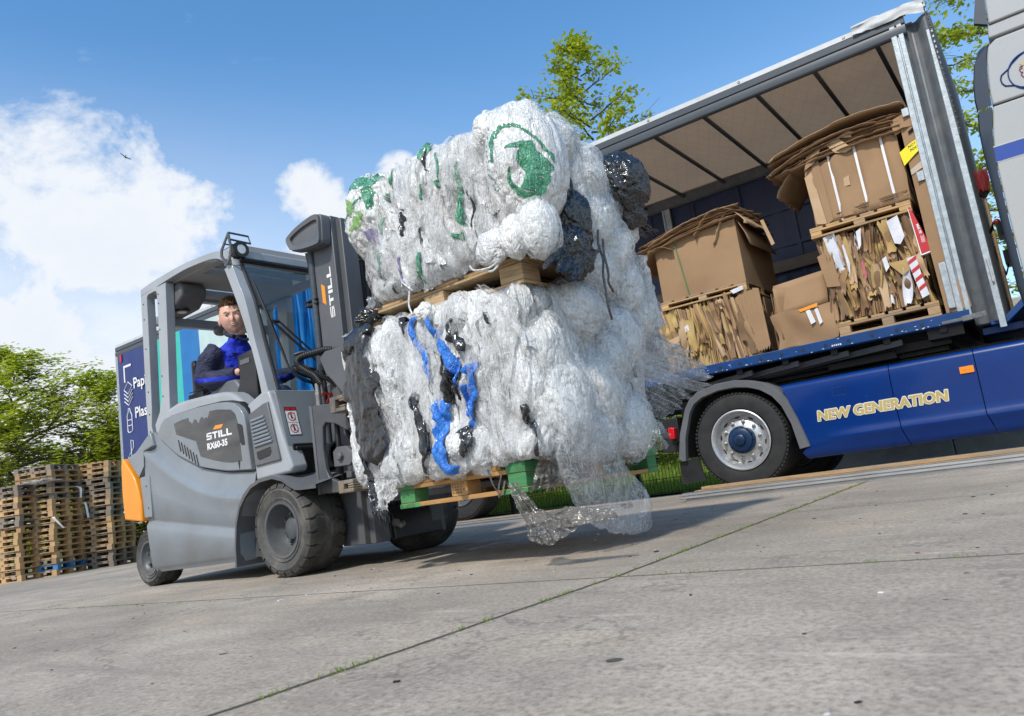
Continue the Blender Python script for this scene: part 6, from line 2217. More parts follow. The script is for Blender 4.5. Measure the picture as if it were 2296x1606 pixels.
# ================================================================== pallets on the forks
def pallet(name, label, loc, rot, x0, x1, y0, y1, h, woods, green=False, blk=0.10, bdeck=0.022, group=None):
    """wooden pallet: deck boards run along y, carried by boards along x, nine blocks, boards underneath"""
    t = thing(name, label, 'pallet', loc, rot, group)
    wm, wd = woods
    zb, zt = bdeck, h - 2 * bdeck
    mb = MB()
    nb = 6
    L = (x1 - x0)
    wboard = L / nb * 0.82
    for k in range(nb):
        a = x0 + (L - wboard) * k / (nb - 1)
        mb.box(a, a + wboard, y0, y1, h - bdeck, h)
    mb.build('deck', wd, t, bevel=0.002)
    bx = [x0, (x0 + x1) / 2 - blk / 2, x1 - blk]
    by = [y0, (y0 + y1) / 2 - blk * 0.7, y1 - blk]
    for j, b in enumerate(by):
        mb = MB()
        mb.box(x0, x1, b, b + blk, zt + 0.001, h - bdeck - 0.001)
        mb.build('stringer', wm, t, bevel=0.002)
        mb = MB()
        mb.box(x0, x1, b, b + blk, 0.0, zb - 0.001)
        mb.build('base_board', wm, t, bevel=0.002)
    mb = MB()
    for a in (x0, x1 - blk):
        mb.box(a + 0.001, a + blk - 0.001, y0 + blk + 0.002, by[1] - 0.002, 0.0, zb - 0.002)
        mb.box(a + 0.001, a + blk - 0.001, by[1] + blk + 0.002, y1 - blk - 0.002, 0.0, zb - 0.002)
    mb.build('base_board', wm, t, bevel=0.002)
    for i, a in enumerate(bx):
        for j, b in enumerate(by):
            g = green and i in (0, 2) and j in (0, 2)
            mb = MB()
            mb.box(a + 0.002, a + blk - 0.002, b + 0.002, b + blk - 0.002, zb, zt)
            o = mb.build('block', M['wood_green'] if g else wm, t, bevel=0.003)
            if g:
                o['label'] = 'green painted corner block'
                mb = MB()
                mb.box(a - 0.0025, a + blk * 1.3 + 0.0 if i == 0 else a + blk + 0.0025, b - 0.0025, b + blk + 0.0025, -0.002, zb - 0.003)
                if i == 2:
                    mb.v = [(x - (blk * 0.3 if x < a + 0.01 else 0), y, z) for x, y, z in mb.v]
                mb.box(a - 0.0025, a + blk + 0.0025, b - 0.0025, b + blk + 0.0025, zt + 0.003, h + 0.0025)
                mb.build('painted_corner', M['wood_green'], o, bevel=0.002)
    return t


PL1 = pallet('pallet', 'orange brown wooden pallet with green painted corners at the bottom of the forklift load', LD_LOC, FK_ROT, -0.80, 0.0, 0.0, 1.2, 0.130, (M['wood_orange'], M['wood_orange']), green=True, blk=0.105)
mb = MB()   # stencil marks on the middle block
for r_ in range(4):
    for k in range(4 + r_ % 2):
        x = -0.445 + k * 0.017 + RNG.uniform(0, 0.003)
        mb.box(x, x + RNG.uniform(0.007, 0.012), 0.0006, 0.0016, 0.035 + r_ * 0.013, 0.042 + r_ * 0.013)
st_ = mb.build('stencil', M['kraft_dark'], PL1)
LD2 = (LD_LOC[0], LD_LOC[1], LD_LOC[2] + 0.905)
PL2 = pallet('pallet', 'thick pale wooden pallet with layered chipboard blocks between the two plastic bales', LD2, FK_ROT, -0.955, 0.145, 0.0, 1.2, 0.125, (M['wood_ply'], M['wood_new']), blk=0.135, bdeck=0.016)

# ================================================================== film bales
def nrm(v):
    return v / np.maximum(1e-9, np.linalg.norm(v, axis=-1, keepdims=True))


class Bale:
    def __init__(s, x0, x1, y0, y1, z0, z1, seed, q=8, col=9.0, amp=0.05, blobs=()):
        s.c = np.array([(x0 + x1) / 2, (y0 + y1) / 2, (z0 + z1) / 2])
        s.h = np.array([(x1 - x0) / 2, (y1 - y0) / 2, (z1 - z0) / 2])
        s.seed, s.q, s.col, s.amp, s.blobs = seed, q, col, amp, blobs

    def surf(s, p, extra=0.0, fine=1.0):
        """p on the unit cube -> surface point and outward direction"""
        p = np.asarray(p, float)
        k = (np.sum(np.abs(p) ** s.q, -1, keepdims=True)) ** (-1 / s.q)
        b = p * k
        n = nrm(np.sign(b) * np.abs(b) ** (s.q - 1) / s.h)
        X = s.c + s.h * b
        sd = s.seed
        w = 0.35 * np.stack([fbm(X * np.array([3, 3, 2.2]), 3, sd + 1), fbm(X * np.array([3, 3, 2.2]) + 7, 3, sd + 2), 0 * X[..., 0]], -1)
        n1 = np.abs(vnoise(X * np.array([s.col, s.col, 1.7]) + w * 2.2, sd + 3))
        d = s.amp * 1.35 * (np.minimum(1, n1 * 2.2) ** 0.5 - 0.75)
        n2 = np.abs(fbm(X * np.array([21, 21, 3.6]) + w * 3, 2, sd + 4))
        d = d + s.amp * 0.40 * (np.minimum(1, n2 * 2.0) ** 0.55 - 0.6)
        d = d + s.amp * 0.6 * vnoise(X * np.array([4.2, 4.2, 3.0]), sd + 5)
        if fine:
            d = d + fine * (0.0040 * ridge(X * np.array([48, 48, 6]) + w * 6, 3, sd + 6, 0.5))
        for (bx, by, bz, r, hgt) in s.blobs:
            dd = np.linalg.norm((X - np.array([bx, by, bz])), axis=-1) / r
            d = np.maximum(d, d * 0.4 + hgt * np.sqrt(np.clip(1 - dd * dd, 0, 1)))
        return X + n * (d + extra)[..., None], n

    def mesh(s, name, mats, parent, step=0.006, extra=0.0, skip=()):
        mb = MB()
        N = np.maximum(8, (2 * s.h / step).astype(int))
        for ax in range(3):
            for sg in (-1, 1):
                u, v = [(1, 2), (0, 2), (0, 1)][ax]
                coarse = 3 if (ax == 2 and sg < 0) or (ax == 1 and sg > 0) or (ax == 0 and sg < 0) else 1
                U, V_ = np.meshgrid(np.linspace(-1, 1, N[u] // coarse), np.linspace(-1, 1, N[v] // coarse), indexing='ij')
                p = np.zeros(U.shape + (3,))
                p[..., ax] = sg
                p[..., u] = U
                p[..., v] = V_
                if (ax, sg) in skip:
                    continue
                X, n = s.surf(p, extra)
                mb.grid(X)
        return mb.build(name, mats, parent, ang=180)

    def near(s, a, z):
        a, z = np.asarray(a, float), np.asarray(z, float)
        return np.stack([np.clip((a - s.c[0]) / s.h[0], -1, 1), -np.ones_like(a), np.clip((z - s.c[2]) / s.h[2], -1, 1)], -1)

    def front(s, b, z):
        b, z = np.asarray(b, float), np.asarray(z, float)
        return np.stack([np.ones_like(b), np.clip((b - s.c[1]) / s.h[1], -1, 1), np.clip((z - s.c[2]) / s.h[2], -1, 1)], -1)

    def strip(s, pts, wid, name, mt, parent, face='near', lift=0.010, puff=0.02, crump=0.008, seed=0, sharp=False, label=None, flat=1.0):
        pts = np.array(arc(pts, 8) if len(pts) > 2 else pts, float)
        L = np.concatenate([[0], np.cumsum(np.linalg.norm(np.diff(pts, axis=0), axis=1))])
        n = max(14, int(L[-1] / 0.007))
        m_ = 26
        t = np.linspace(0, 1, n)
        c = np.stack([np.interp(t * L[-1], L, pts[:, k]) for k in (0, 1)], -1)
        tg = nrm(np.gradient(c, axis=0))
        sd = np.stack([-tg[:, 1], tg[:, 0]], -1)
        wv = np.interp(t, np.linspace(0, 1, len(wid)), wid)
        wv = wv * (0.85 + 0.35 * vnoise(np.stack([t * 9, 0 * t, 0 * t + seed], -1), seed))
        q = np.linspace(-1, 1, m_)
        A = c[:, None, 0] + sd[:, None, 0] * wv[:, None] * 0.5 * q[None]
        Z = c[:, None, 1] + sd[:, None, 1] * wv[:, None] * 0.5 * q[None]
        A = A + 0.010 * vnoise(np.stack([A * 30, Z * 30, 0 * A + seed], -1), seed + 3)
        p = s.near(A, Z) if face == 'near' else s.front(A, Z)
        s.amp *= flat
        X, nn = s.surf(p, fine=0.4 * flat)
        s.amp /= flat
        w_ = 0.5 * fbm(X * 9, 2, seed + 5)
        cr = ridge(X * np.array([19, 19, 9]) + w_[..., None], 3, seed + 7, 0.45)
        off = lift + puff * np.sqrt(np.clip(1 - q[None] ** 2, 0, 1)) * (0.7 + 0.5 * vnoise(X * 12, seed + 9)) + crump * cr
        off = off * np.clip(np.minimum(t, 1 - t) * 12, 0.15, 1)[:, None]
        mb = MB()
        mb.grid(X + nn * off[..., None])
        o = mb.build(name, mt, parent, ang=30 if sharp else 180)
        if label:
            o['label'] = label
        return o

    def scraps(s, n, name, mt, parent, seed=0, size=(0.05, 0.16), faces=('near', 'front', 'top')):
        rg = np.random.default_rng(seed)
        mb = MB()
        for k in range(n):
            f = faces[int(rg.integers(len(faces)))]
            u, v = rg.uniform(-0.93, 0.93, 2)
            l, w = rg.uniform(*size) * 1.6, rg.uniform(*size) * 0.55
            if f == 'top':
                l = w * 1.5
            a = rg.normal(0, 0.35)
            g = np.linspace(-1, 1, 13)
            U, V_ = np.meshgrid(g, np.linspace(-1, 1, 17), indexing='ij')
            rag = 1 + 0.35 * vnoise(np.stack([np.arctan2(V_, U) * 2.2, 0 * U, 0 * U + k], -1), seed)
            Ux, Vx = U * np.sqrt(1 - 0.45 * V_ ** 2) * w * rag, V_ * np.sqrt(1 - 0.4 * U ** 2) * l * rag
            du, dv = Ux * math.cos(a) - Vx * math.sin(a), Ux * math.sin(a) + Vx * math.cos(a)
            i, j = {'near': (0, 2), 'front': (1, 2), 'top': (0, 1)}[f]
            p = np.zeros(U.shape + (3,))
            p[..., i] = np.clip(u + du / s.h[i], -1, 1)
            p[..., j] = np.clip(v + dv / s.h[j], -1, 1)
            p[..., 3 - i - j] = {'near': -1, 'front': 1, 'top': 1}[f]
            X, nn = s.surf(p, fine=0.3)
            edge = np.maximum(np.abs(U), np.abs(V_))
            cr = ridge(X * np.array([30, 30, 9]) + 3 * k, 3, seed + k % 7, 0.5)
            off = 0.006 + rg.uniform(0, 0.012) + 0.006 * cr + rg.uniform(-0.012, 0.016) * edge ** 3 * (0.5 + vnoise(np.stack([U * 2, V_ * 2, 0 * U + k], -1), seed))
            mb.grid(X + nn * off[..., None])
        o = mb.build(name, mt, parent, ang=180)
        o['kind'] = 'stuff'
        return o


class Bag:
    """lump of crumpled film"""
    def __init__(s, c, r, seed, amp=0.14, pole=(0, 0, 1), fine=1.0):
        s.c, s.r, s.seed, s.amp, s.fine = np.array(c, float), np.array(r, float), seed, amp, fine
        rq = np.random.default_rng(seed)
        s.Rn = np.linalg.qr(np.eye(3) + 0.45 * rq.normal(size=(3, 3)))[0]

    def surf(s, d, extra=0.0):
        d = nrm(np.asarray(d, float))
        sd = s.seed
        d0 = d
        d = d @ s.Rn
        w = 0.5 * fbm(d * 2.2, 3, sd)
        k = 1 + s.amp * 0.9 * vnoise(d * 2.1, sd + 1) + s.amp * (np.minimum(1, np.abs(vnoise(d * np.array([4.5, 4.5, 1.6]) + w[..., None], sd + 2)) * 2.2) ** 0.5 - 0.65)
        k = k + s.amp * 0.15 * s.fine * ridge(d * np.array([17, 17, 1.6]) + w[..., None] * 2.5, 3, sd + 3, 0.5)
        d = d0
        X = s.c + d * s.r * k[..., None]
        return X + nrm(d / s.r) * np.asarray(extra)[..., None], d

    def mesh(s, name, mt, parent, n=84, sharp=False, label=None):
        th = np.linspace(0, PI, n)
        ph = np.linspace(0, 2 * PI, int(n * 1.4), endpoint=False)
        T_, P_ = np.meshgrid(th, ph, indexing='ij')
        d = np.stack([np.sin(T_) * np.cos(P_), np.sin(T_) * np.sin(P_), np.cos(T_)], -1)
        X, _ = s.surf(d, 0.0 * T_)
        mb = MB()
        mb.grid(X, wrap=True)
        o = mb.build(name, mt, parent, ang=40 if sharp else 180)
        if label:
            o['label'] = label
        return o

    def patch(s, mb, pts, wid, seed=0, lift=0.0022):
        """print on the bag, given as a path in (x, z) on the side facing -y"""
        pts = np.array(arc(pts, 6) if len(pts) > 2 else pts, float)
        n, m_ = len(pts) * 2, 12
        t = np.linspace(0, 1, n)
        c = np.stack([np.interp(t, np.linspace(0, 1, len(pts)), pts[:, k]) for k in (0, 1)], -1)
        tg = nrm(np.gradient(c, axis=0))
        sd = np.stack([-tg[:, 1], tg[:, 0]], -1)
        wv = np.interp(t, np.linspace(0, 1, len(wid)), wid)
        q = np.linspace(-1, 1, m_)
        A = c[:, None, 0] + sd[:, None, 0] * wv[:, None] * 0.5 * q[None]
        Z = c[:, None, 1] + sd[:, None, 1] * wv[:, None] * 0.5 * q[None]
        A = A + 0.006 * vnoise(np.stack([A * 40, Z * 40, 0 * A], -1), seed)
        u, v = (A - s.c[0]) / s.r[0], (Z - s.c[2]) / s.r[2]
        rr = np.sqrt(u * u + v * v)
        f = np.minimum(1, 0.97 / np.maximum(rr, 1e-6))
        u, v = u * f, v * f
        y = -np.sqrt(np.clip(1 - u * u - v * v, 0.0, 1))
        X, _ = s.surf(np.stack([u, y, v], -1), lift + 0 * u)
        mb.grid(X)


def drape(rootc, tipc, name, mt, parent, pleats=7, amp=0.03, crump=0.010, n=44, m_=70, ragged=0.05, sag=0.0, seed=0, label=None, thick=0.0015):
    """sheet of film between a root curve and a tip curve, pleated and torn at its tip"""
    rc, tc_ = np.array(arc(rootc, 8) if len(rootc) > 2 else rootc, float), np.array(arc(tipc, 8) if len(tipc) > 2 else tipc, float)
    q = np.linspace(0, 1, m_)
    A = np.stack([np.interp(q, np.linspace(0, 1, len(rc)), rc[:, k]) for k in range(3)], -1)
    B = np.stack([np.interp(q, np.linspace(0, 1, len(tc_)), tc_[:, k]) for k in range(3)], -1)
    rag = 1 + ragged * vnoise(np.stack([q * 23, 0 * q, 0 * q + seed], -1), seed) + 0.5 * ragged * vnoise(np.stack([q * 61, 0 * q, 0 * q + seed], -1), seed + 1)
    B = A + (B - A) * rag[:, None]
    t = np.linspace(0, 1, n)
    X = A[None] * (1 - t[:, None, None]) + B[None] * t[:, None, None]
    X[..., 2] += sag * (4 * t * (1 - t))[:, None]
    e1 = np.gradient(X, axis=0)
    e2 = np.gradient(X, axis=1)
    nn = nrm(np.cross(e1, e2))
    ph = q[None] * pleats * 2 * PI + 1.5 * vnoise(np.stack([np.repeat(t[:, None] * 2.5, m_, 1), np.repeat(q[None] * 3, n, 0), 0 * X[..., 0] + seed], -1), seed + 2)
    pq = np.repeat(q[None], n, 0)
    pt = np.repeat(t[:, None], m_, 1)
    off = amp * (1.5 * vnoise(np.stack([pq * pleats * 1.9, pt * 0.9, 0 * pq + seed], -1), seed + 6) + 0.8 * vnoise(np.stack([pq * pleats * 4.3, pt * 1.3, 0 * pq + seed], -1), seed + 7)) * (0.35 + 0.65 * t[:, None]) + crump * ridge(X * 26, 3, seed + 3, 0.5) + 0.6 * amp * vnoise(X * 7, seed + 4)
    X = X + nn * off[..., None]
    mb = MB()
    mb.grid(X)
    o = mb.build(name, mt, parent, ang=180)
    if label:
        o['label'] = label
    return o


# ---- lower bale
BL1 = thing('film_bale', 'lower bale of white plastic film with blue and black strips and loose film trailing', 'plastic bale', LD_LOC, FK_ROT)
b1 = Bale(-1.08, 0.15, -0.06, 0.92, 0.118, 0.915, 21, q=11, col=10.5, amp=0.045)
b1.mesh('film_mass', M['film_white'], BL1)
shell = Bale(-1.08, 0.15, -0.06, 0.92, 0.118, 0.915, 121, q=11, col=8, amp=0.034)
shell.mesh('outer_film', M['film_shell'], BL1, step=0.009, extra=0.016, skip=((2, -1), (1, 1), (0, -1)))
b1.scraps(60, 'loose_film', M['film_milk'], BL1, seed=5, size=(0.06, 0.18))
b1.scraps(40, 'loose_film', M['film_white'], BL1, seed=6, size=(0.04, 0.11))
b1.scraps(45, 'loose_film', M['film_clear'], BL1, seed=9, size=(0.06, 0.16))
b1.strip([(-0.80, 0.925), (-0.90, 0.83), (-0.885, 0.68), (-0.86, 0.50), (-0.835, 0.36), (-0.815, 0.20)], [0.10, 0.30, 0.29, 0.27, 0.20, 0.05], 'black_sheet', M['film_black'], BL1, lift=0.050, puff=0.010, crump=0.0045, seed=31, flat=0.15)
b1.strip([(-0.80, 0.93), (-0.92, 0.86), (-0.97, 0.80)], [0.12, 0.12, 0.04], 'black_sheet', M['film_black'], BL1, lift=0.06, puff=0.010, crump=0.0045, seed=32, flat=0.15)
b1.strip([(-0.985, 0.78), (-0.975, 0.62), (-0.95, 0.47), (-0.92, 0.40)], [0.05, 0.10, 0.10, 0.03], 'loose_film', M['film_milk'], BL1, lift=0.02, puff=0.012, crump=0.012, seed=33)
b1.strip([(-0.96, 0.44), (-0.93, 0.34), (-0.93, 0.22), (-0.90, 0.13)], [0.05, 0.09, 0.075, 0.05], 'black_strip', M['film_black'], BL1, lift=0.025, crump=0.010, seed=34)
for k, (pts, w) in enumerate([
        ([(-0.47, 0.905), (-0.47, 0.79), (-0.43, 0.70), (-0.405, 0.60), (-0.405, 0.545)], [0.04, 0.035, 0.032, 0.04, 0.02]),
        ([(-0.36, 0.865), (-0.324, 0.755), (-0.263, 0.656), (-0.24, 0.57), (-0.237, 0.49)], [0.035, 0.058, 0.048, 0.05, 0.025]),
        ([(-0.16, 0.605), (-0.15, 0.52), (-0.20, 0.42), (-0.205, 0.31)], [0.085, 0.085, 0.055, 0.035]),
        ([(-0.375, 0.485), (-0.367, 0.38), (-0.382, 0.30), (-0.379, 0.19), (-0.31, 0.140)], [0.06, 0.105, 0.05, 0.085, 0.04])]):
    b1.strip(pts, w, 'blue_strip', M['film_blue'], BL1, lift=0.026, puff=0.022, crump=0.008, seed=40 + k)
for k, (pts, w) in enumerate([
        ([(-0.245, 0.83), (-0.217, 0.728), (-0.142, 0.655)], [0.05, 0.07, 0.05]),
        ([(-0.315, 0.68), (-0.316, 0.56), (-0.324, 0.43)], [0.05, 0.065, 0.06]),
        ([(-0.29, 0.60), (-0.262, 0.50), (-0.244, 0.44)], [0.03, 0.05, 0.02]),
        ([(-0.535, 0.545), (-0.505, 0.42), (-0.476, 0.29), (-0.50, 0.20), (-0.555, 0.135)], [0.05, 0.085, 0.07, 0.06, 0.04]),
        ([(-0.246, 0.33), (-0.235, 0.25), (-0.275, 0.20)], [0.05, 0.10, 0.05]),
        ([(-0.43, 0.66), (-0.415, 0.58), (-0.42, 0.50)], [0.014, 0.022, 0.012]),
        ([(-0.02, 0.80), (-0.01, 0.74)], [0.010, 0.014]),
        ([(0.104, 0.365), (0.108, 0.27)], [0.03, 0.045, 0.03]),
        ([(0.135, 0.285), (0.17, 0.20), (0.136, 0.12)], [0.05, 0.075, 0.03]),
        ([(0.165, 0.86), (0.168, 0.74), (0.18, 0.58)], [0.03, 0.03, 0.025]),
        ([(-0.565, 0.91), (-0.54, 0.81)], [0.05, 0.05, 0.03])]):
    b1.strip(pts, w, 'black_strip', M['film_black'], BL1, lift=0.026, puff=0.018, crump=0.009, seed=60 + k)
# bulging wads of film on the end facing the trailer
for k, (c, r) in enumerate([
        ((0.13, 0.39, 0.80), (0.12, 0.19, 0.14)), ((0.15, 0.15, 0.37), (0.11, 0.16, 0.20)), ((0.14, 0.46, 0.42), (0.10, 0.15, 0.19)),
        ((0.12, 0.76, 0.69), (0.11, 0.18, 0.17)), ((0.13, 0.36, 0.21), (0.10, 0.18, 0.11)), ((0.12, 0.72, 0.25), (0.10, 0.17, 0.15)),
        ((0.14, 0.10, 0.60), (0.08, 0.11, 0.17)), ((0.13, 0.60, 0.58), (0.10, 0.15, 0.14)), ((-0.38, -0.09, 0.885), (0.05, 0.05, 0.05)), ((-0.30, -0.08, 0.24), (0.055, 0.04, 0.055))]):
    Bag(c, r, 100 + k, amp=0.10 if max(r) > 0.13 else 0.15).mesh('film_wad', M['film_wad'], BL1, n=140 if max(r) > 0.13 else 60)
    if max(r) > 0.13:
        Bag(c, tuple(q * 1.10 + 0.008 for q in r), 500 + k, amp=0.12).mesh('outer_film', M['film_shell'], BL1, n=90)
# clear pleated film blowing out to the side
drape([(0.14, 0.80, 0.80), (0.18, 0.86, 0.66), (0.16, 0.82, 0.48)], [(0.15, 1.33, 0.74), (0.16, 1.70, 0.56), (0.14, 1.68, 0.42)], 'film_fan', M['film_milk'], BL1, pleats=12, amp=0.020, seed=71, ragged=0.07)
drape([(0.18, 0.72, 0.66), (0.21, 0.78, 0.52), (0.18, 0.72, 0.34)], [(0.16, 1.40, 0.56), (0.17, 1.38, 0.37), (0.18, 1.02, 0.26)], 'film_fan', M['film_clear'], BL1, pleats=14, amp=0.018, seed=72, ragged=0.09)
drape([(0.14, 0.64, 0.84), (0.16, 0.74, 0.85), (0.14, 0.88, 0.80)], [(0.12, 0.96, 0.84), (0.13, 1.28, 0.78), (0.12, 1.36, 0.62)], 'film_fan', M['film_milk'], BL1, pleats=7, amp=0.024, seed=73, ragged=0.06)
drape([(0.17, 0.80, 0.34), (0.18, 0.86, 0.28), (0.16, 0.88, 0.18)], [(0.15, 1.06, 0.24), (0.14, 1.08, 0.16), (0.12, 1.02, 0.08)], 'film_fan', M['film_clear'], BL1, pleats=4, amp=0.02, seed=74)
# the long clear bag hanging out below the bale
rings = [((0.20, 0.20, 0.36), 0.15, 0.03), ((0.22, 0.19, 0.26), 0.19, 0.05), ((0.19, 0.20, 0.14), 0.23, 0.06), ((0.17, 0.28, 0.04), 0.215, 0.07), ((0.16, 0.40, -0.04), 0.19, 0.07), ((0.15, 0.51, -0.10), 0.155, 0.06), ((0.15, 0.61, -0.145), 0.115, 0.05), ((0.15, 0.69, -0.175), 0.085, 0.035), ((0.15, 0.75, -0.185), 0.06, 0.012)]
cs = np.array(arc([q[0] for q in rings], 9))
rx = np.interp(np.linspace(0, 1, len(cs)), np.linspace(0, 1, len(rings)), [q[1] for q in rings])
ry = np.interp(np.linspace(0, 1, len(cs)), np.linspace(0, 1, len(rings)), [q[2] for q in rings])
tgt = nrm(np.gradient(cs, axis=0))
P = []
for k in range(len(cs)):
    e1 = nrm(np.cross(tgt[k], np.array([1.0, 0.15, 0.0])))
    e2 = np.cross(tgt[k], e1)
    an = np.linspace(0, 2 * PI, 60, endpoint=False)
    fl_ = np.sign(np.cos(an)) * np.abs(np.cos(an)) ** 0.8
    P.append(cs[k] + e1 * (rx[k] * fl_)[:, None] + e2 * (ry[k] * np.sin(an))[:, None])
P = np.array(P)
dn = nrm(P - cs[:, None])
P = P + dn * (0.012 * ridge(P * 15, 3, 81, 0.5) + 0.02 * vnoise(P * 6, 82) + 0.002 * ridge(P * 50, 2, 83))[..., None]
P[-1] += (0.03 * vnoise(np.stack([np.arange(60) * 0.7, np.zeros(60), np.zeros(60)], -1), 9))[:, None] * tgt[-1]
mb = MB()
mb.grid(P, wrap=True)
o = mb.build('hanging_bag', M['film_clear'], BL1, ang=180)
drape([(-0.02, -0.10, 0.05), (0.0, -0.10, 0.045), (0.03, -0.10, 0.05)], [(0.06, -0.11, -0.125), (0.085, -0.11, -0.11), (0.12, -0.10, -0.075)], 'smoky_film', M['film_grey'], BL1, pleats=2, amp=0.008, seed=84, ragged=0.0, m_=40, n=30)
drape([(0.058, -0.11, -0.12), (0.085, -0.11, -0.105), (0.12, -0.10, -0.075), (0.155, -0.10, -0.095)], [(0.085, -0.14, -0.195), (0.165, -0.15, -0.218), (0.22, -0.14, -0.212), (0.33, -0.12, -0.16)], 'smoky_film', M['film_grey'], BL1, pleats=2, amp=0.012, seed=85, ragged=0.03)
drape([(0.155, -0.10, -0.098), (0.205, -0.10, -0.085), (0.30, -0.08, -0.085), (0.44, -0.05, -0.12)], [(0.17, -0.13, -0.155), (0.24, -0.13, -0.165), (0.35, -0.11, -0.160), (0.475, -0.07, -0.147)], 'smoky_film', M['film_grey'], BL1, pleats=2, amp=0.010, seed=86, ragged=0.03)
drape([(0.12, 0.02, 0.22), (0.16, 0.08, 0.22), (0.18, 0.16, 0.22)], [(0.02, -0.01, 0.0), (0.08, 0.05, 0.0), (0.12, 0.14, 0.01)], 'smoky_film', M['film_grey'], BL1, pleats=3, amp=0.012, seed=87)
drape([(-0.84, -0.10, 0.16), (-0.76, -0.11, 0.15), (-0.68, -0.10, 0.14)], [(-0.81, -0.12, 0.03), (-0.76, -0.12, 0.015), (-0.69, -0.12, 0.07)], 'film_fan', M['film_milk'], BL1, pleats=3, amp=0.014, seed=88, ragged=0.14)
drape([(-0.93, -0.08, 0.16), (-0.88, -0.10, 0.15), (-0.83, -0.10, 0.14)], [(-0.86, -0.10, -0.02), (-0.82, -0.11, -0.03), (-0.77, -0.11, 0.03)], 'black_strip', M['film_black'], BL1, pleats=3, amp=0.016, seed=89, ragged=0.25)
mb = MB()
for pts in ([(-0.20, -0.01, 0.12), (-0.18, -0.012, 0.05), (-0.14, -0.012, -0.005)], [(-0.115, -0.01, 0.11), (-0.15, -0.014, 0.03), (-0.155, -0.012, -0.01)], [(-0.11, -0.012, 0.06), (-0.135, -0.012, 0.0)]):
    mb.grid([[(p[0] - 0.006, p[1], p[2]), (p[0] + 0.006, p[1] - 0.003, p[2])] for p in arc(pts, 5)])
mb.build('torn_strip', M['film_grey'], BL1)

# ---- upper bale
BL2 = thing('film_bale', 'upper bale of dirty white plastic film with green printed bags and black bin bags', 'plastic bale', LD2, FK_ROT)
DZ = -0.905
b2 = Bale(-0.87, 0.22, -0.05, 1.00, 1.025 + DZ, 1.705 + DZ, 47, q=6, col=12, amp=0.048)
b2.mesh('film_mass', M['film_soiled'], BL2)
shell = Bale(-0.87, 0.22, -0.05, 1.00, 1.025 + DZ, 1.705 + DZ, 147, q=6, col=9, amp=0.036)
shell.mesh('outer_film', M['film_shell'], BL2, step=0.009, extra=0.016, skip=((2, -1), (1, 1), (0, -1)))
b2.scraps(60, 'loose_film', M['film_milk'], BL2, seed=15, size=(0.06, 0.18))
b2.scraps(35, 'loose_film', M['film_white'], BL2, seed=16, size=(0.04, 0.12))
b2.scraps(40, 'loose_film', M['film_clear'], BL2, seed=17, size=(0.06, 0.16))
def UZ(p): return [(a, z + DZ) for a, z in p]
bag = Bag((0.21, 0.06, 1.44 + DZ), (0.18, 0.20, 0.305), 201, amp=0.06)
bg_ = bag.mesh('printed_bag', M['film_wad'], BL2, n=120)
bg_['label'] = 'big white bag with a round green print at the near corner'
mb = MB()
bag.patch(mb, UZ([(0.175, 1.42), (0.185, 1.53), (0.25, 1.575), (0.32, 1.53), (0.37, 1.44), (0.385, 1.37)]), [0.022, 0.030, 0.020, 0.010, 0.008, 0.006], 1)
bag.patch(mb, UZ([(0.25, 1.46), (0.31, 1.46), (0.35, 1.43)]), [0.01, 0.03, 0.02], 2)
bag.patch(mb, UZ([(0.33, 1.47), (0.325, 1.40), (0.335, 1.33), (0.30, 1.26)]), [0.03, 0.085, 0.07, 0.06], 3)
bag.patch(mb, UZ([(0.25, 1.37), (0.235, 1.31), (0.27, 1.25), (0.32, 1.235)]), [0.008, 0.018, 0.03, 0.035], 4)
bag.patch(mb, UZ([(0.26, 1.22), (0.275, 1.17)]), [0.012, 0.02], 5)
bag.patch(mb, UZ([(0.30, 1.22), (0.305, 1.18)]), [0.012, 0.016], 6)
for k in range(26):
    x0, z0 = 0.115 + RNG.uniform(0, 0.035), 1.60 - 0.012 * k
    bag.patch(mb, UZ([(x0, z0), (x0 + 0.010, z0 + 0.004)]), [0.006, 0.005], 7)
mb.build('green_print', M['film_green'], bg_, ang=180)
bagl = Bag((-0.755, 0.06, 1.50 + DZ), (0.165, 0.19, 0.245), 202, amp=0.12)
bl_ = bagl.mesh('printed_bag', M['film_wad'], BL2, n=100)
mb = MB()
bagl.patch(mb, UZ([(-0.84, 1.60), (-0.78, 1.67), (-0.70, 1.68), (-0.67, 1.62)]), [0.05, 0.11, 0.10, 0.04], 1)
bagl.patch(mb, UZ([(-0.70, 1.63), (-0.675, 1.58), (-0.665, 1.50)]), [0.03, 0.06, 0.02], 2)
bagl.patch(mb, UZ([(-0.88, 1.47), (-0.78, 1.53), (-0.70, 1.57)]), [0.012, 0.014, 0.012], 3)
mb.build('green_print', M['film_green'], bl_, ang=180)
mb = MB()
bagl.patch(mb, UZ([(-0.86, 1.53), (-0.80, 1.56), (-0.76, 1.52)]), [0.02, 0.05, 0.05], 5)
bagl.patch(mb, UZ([(-0.80, 1.43), (-0.74, 1.46), (-0.70, 1.49)]), [0.02, 0.07, 0.03], 6)
mb.build('lime_print', M['film_lime'], bl_, ang=180)
mb = MB()
bagl.patch(mb, UZ([(-0.70, 1.40), (-0.69, 1.34)]), [0.06, 0.05], 7)
mb.build('lilac_print', M['film_lilac'], bl_, ang=180)
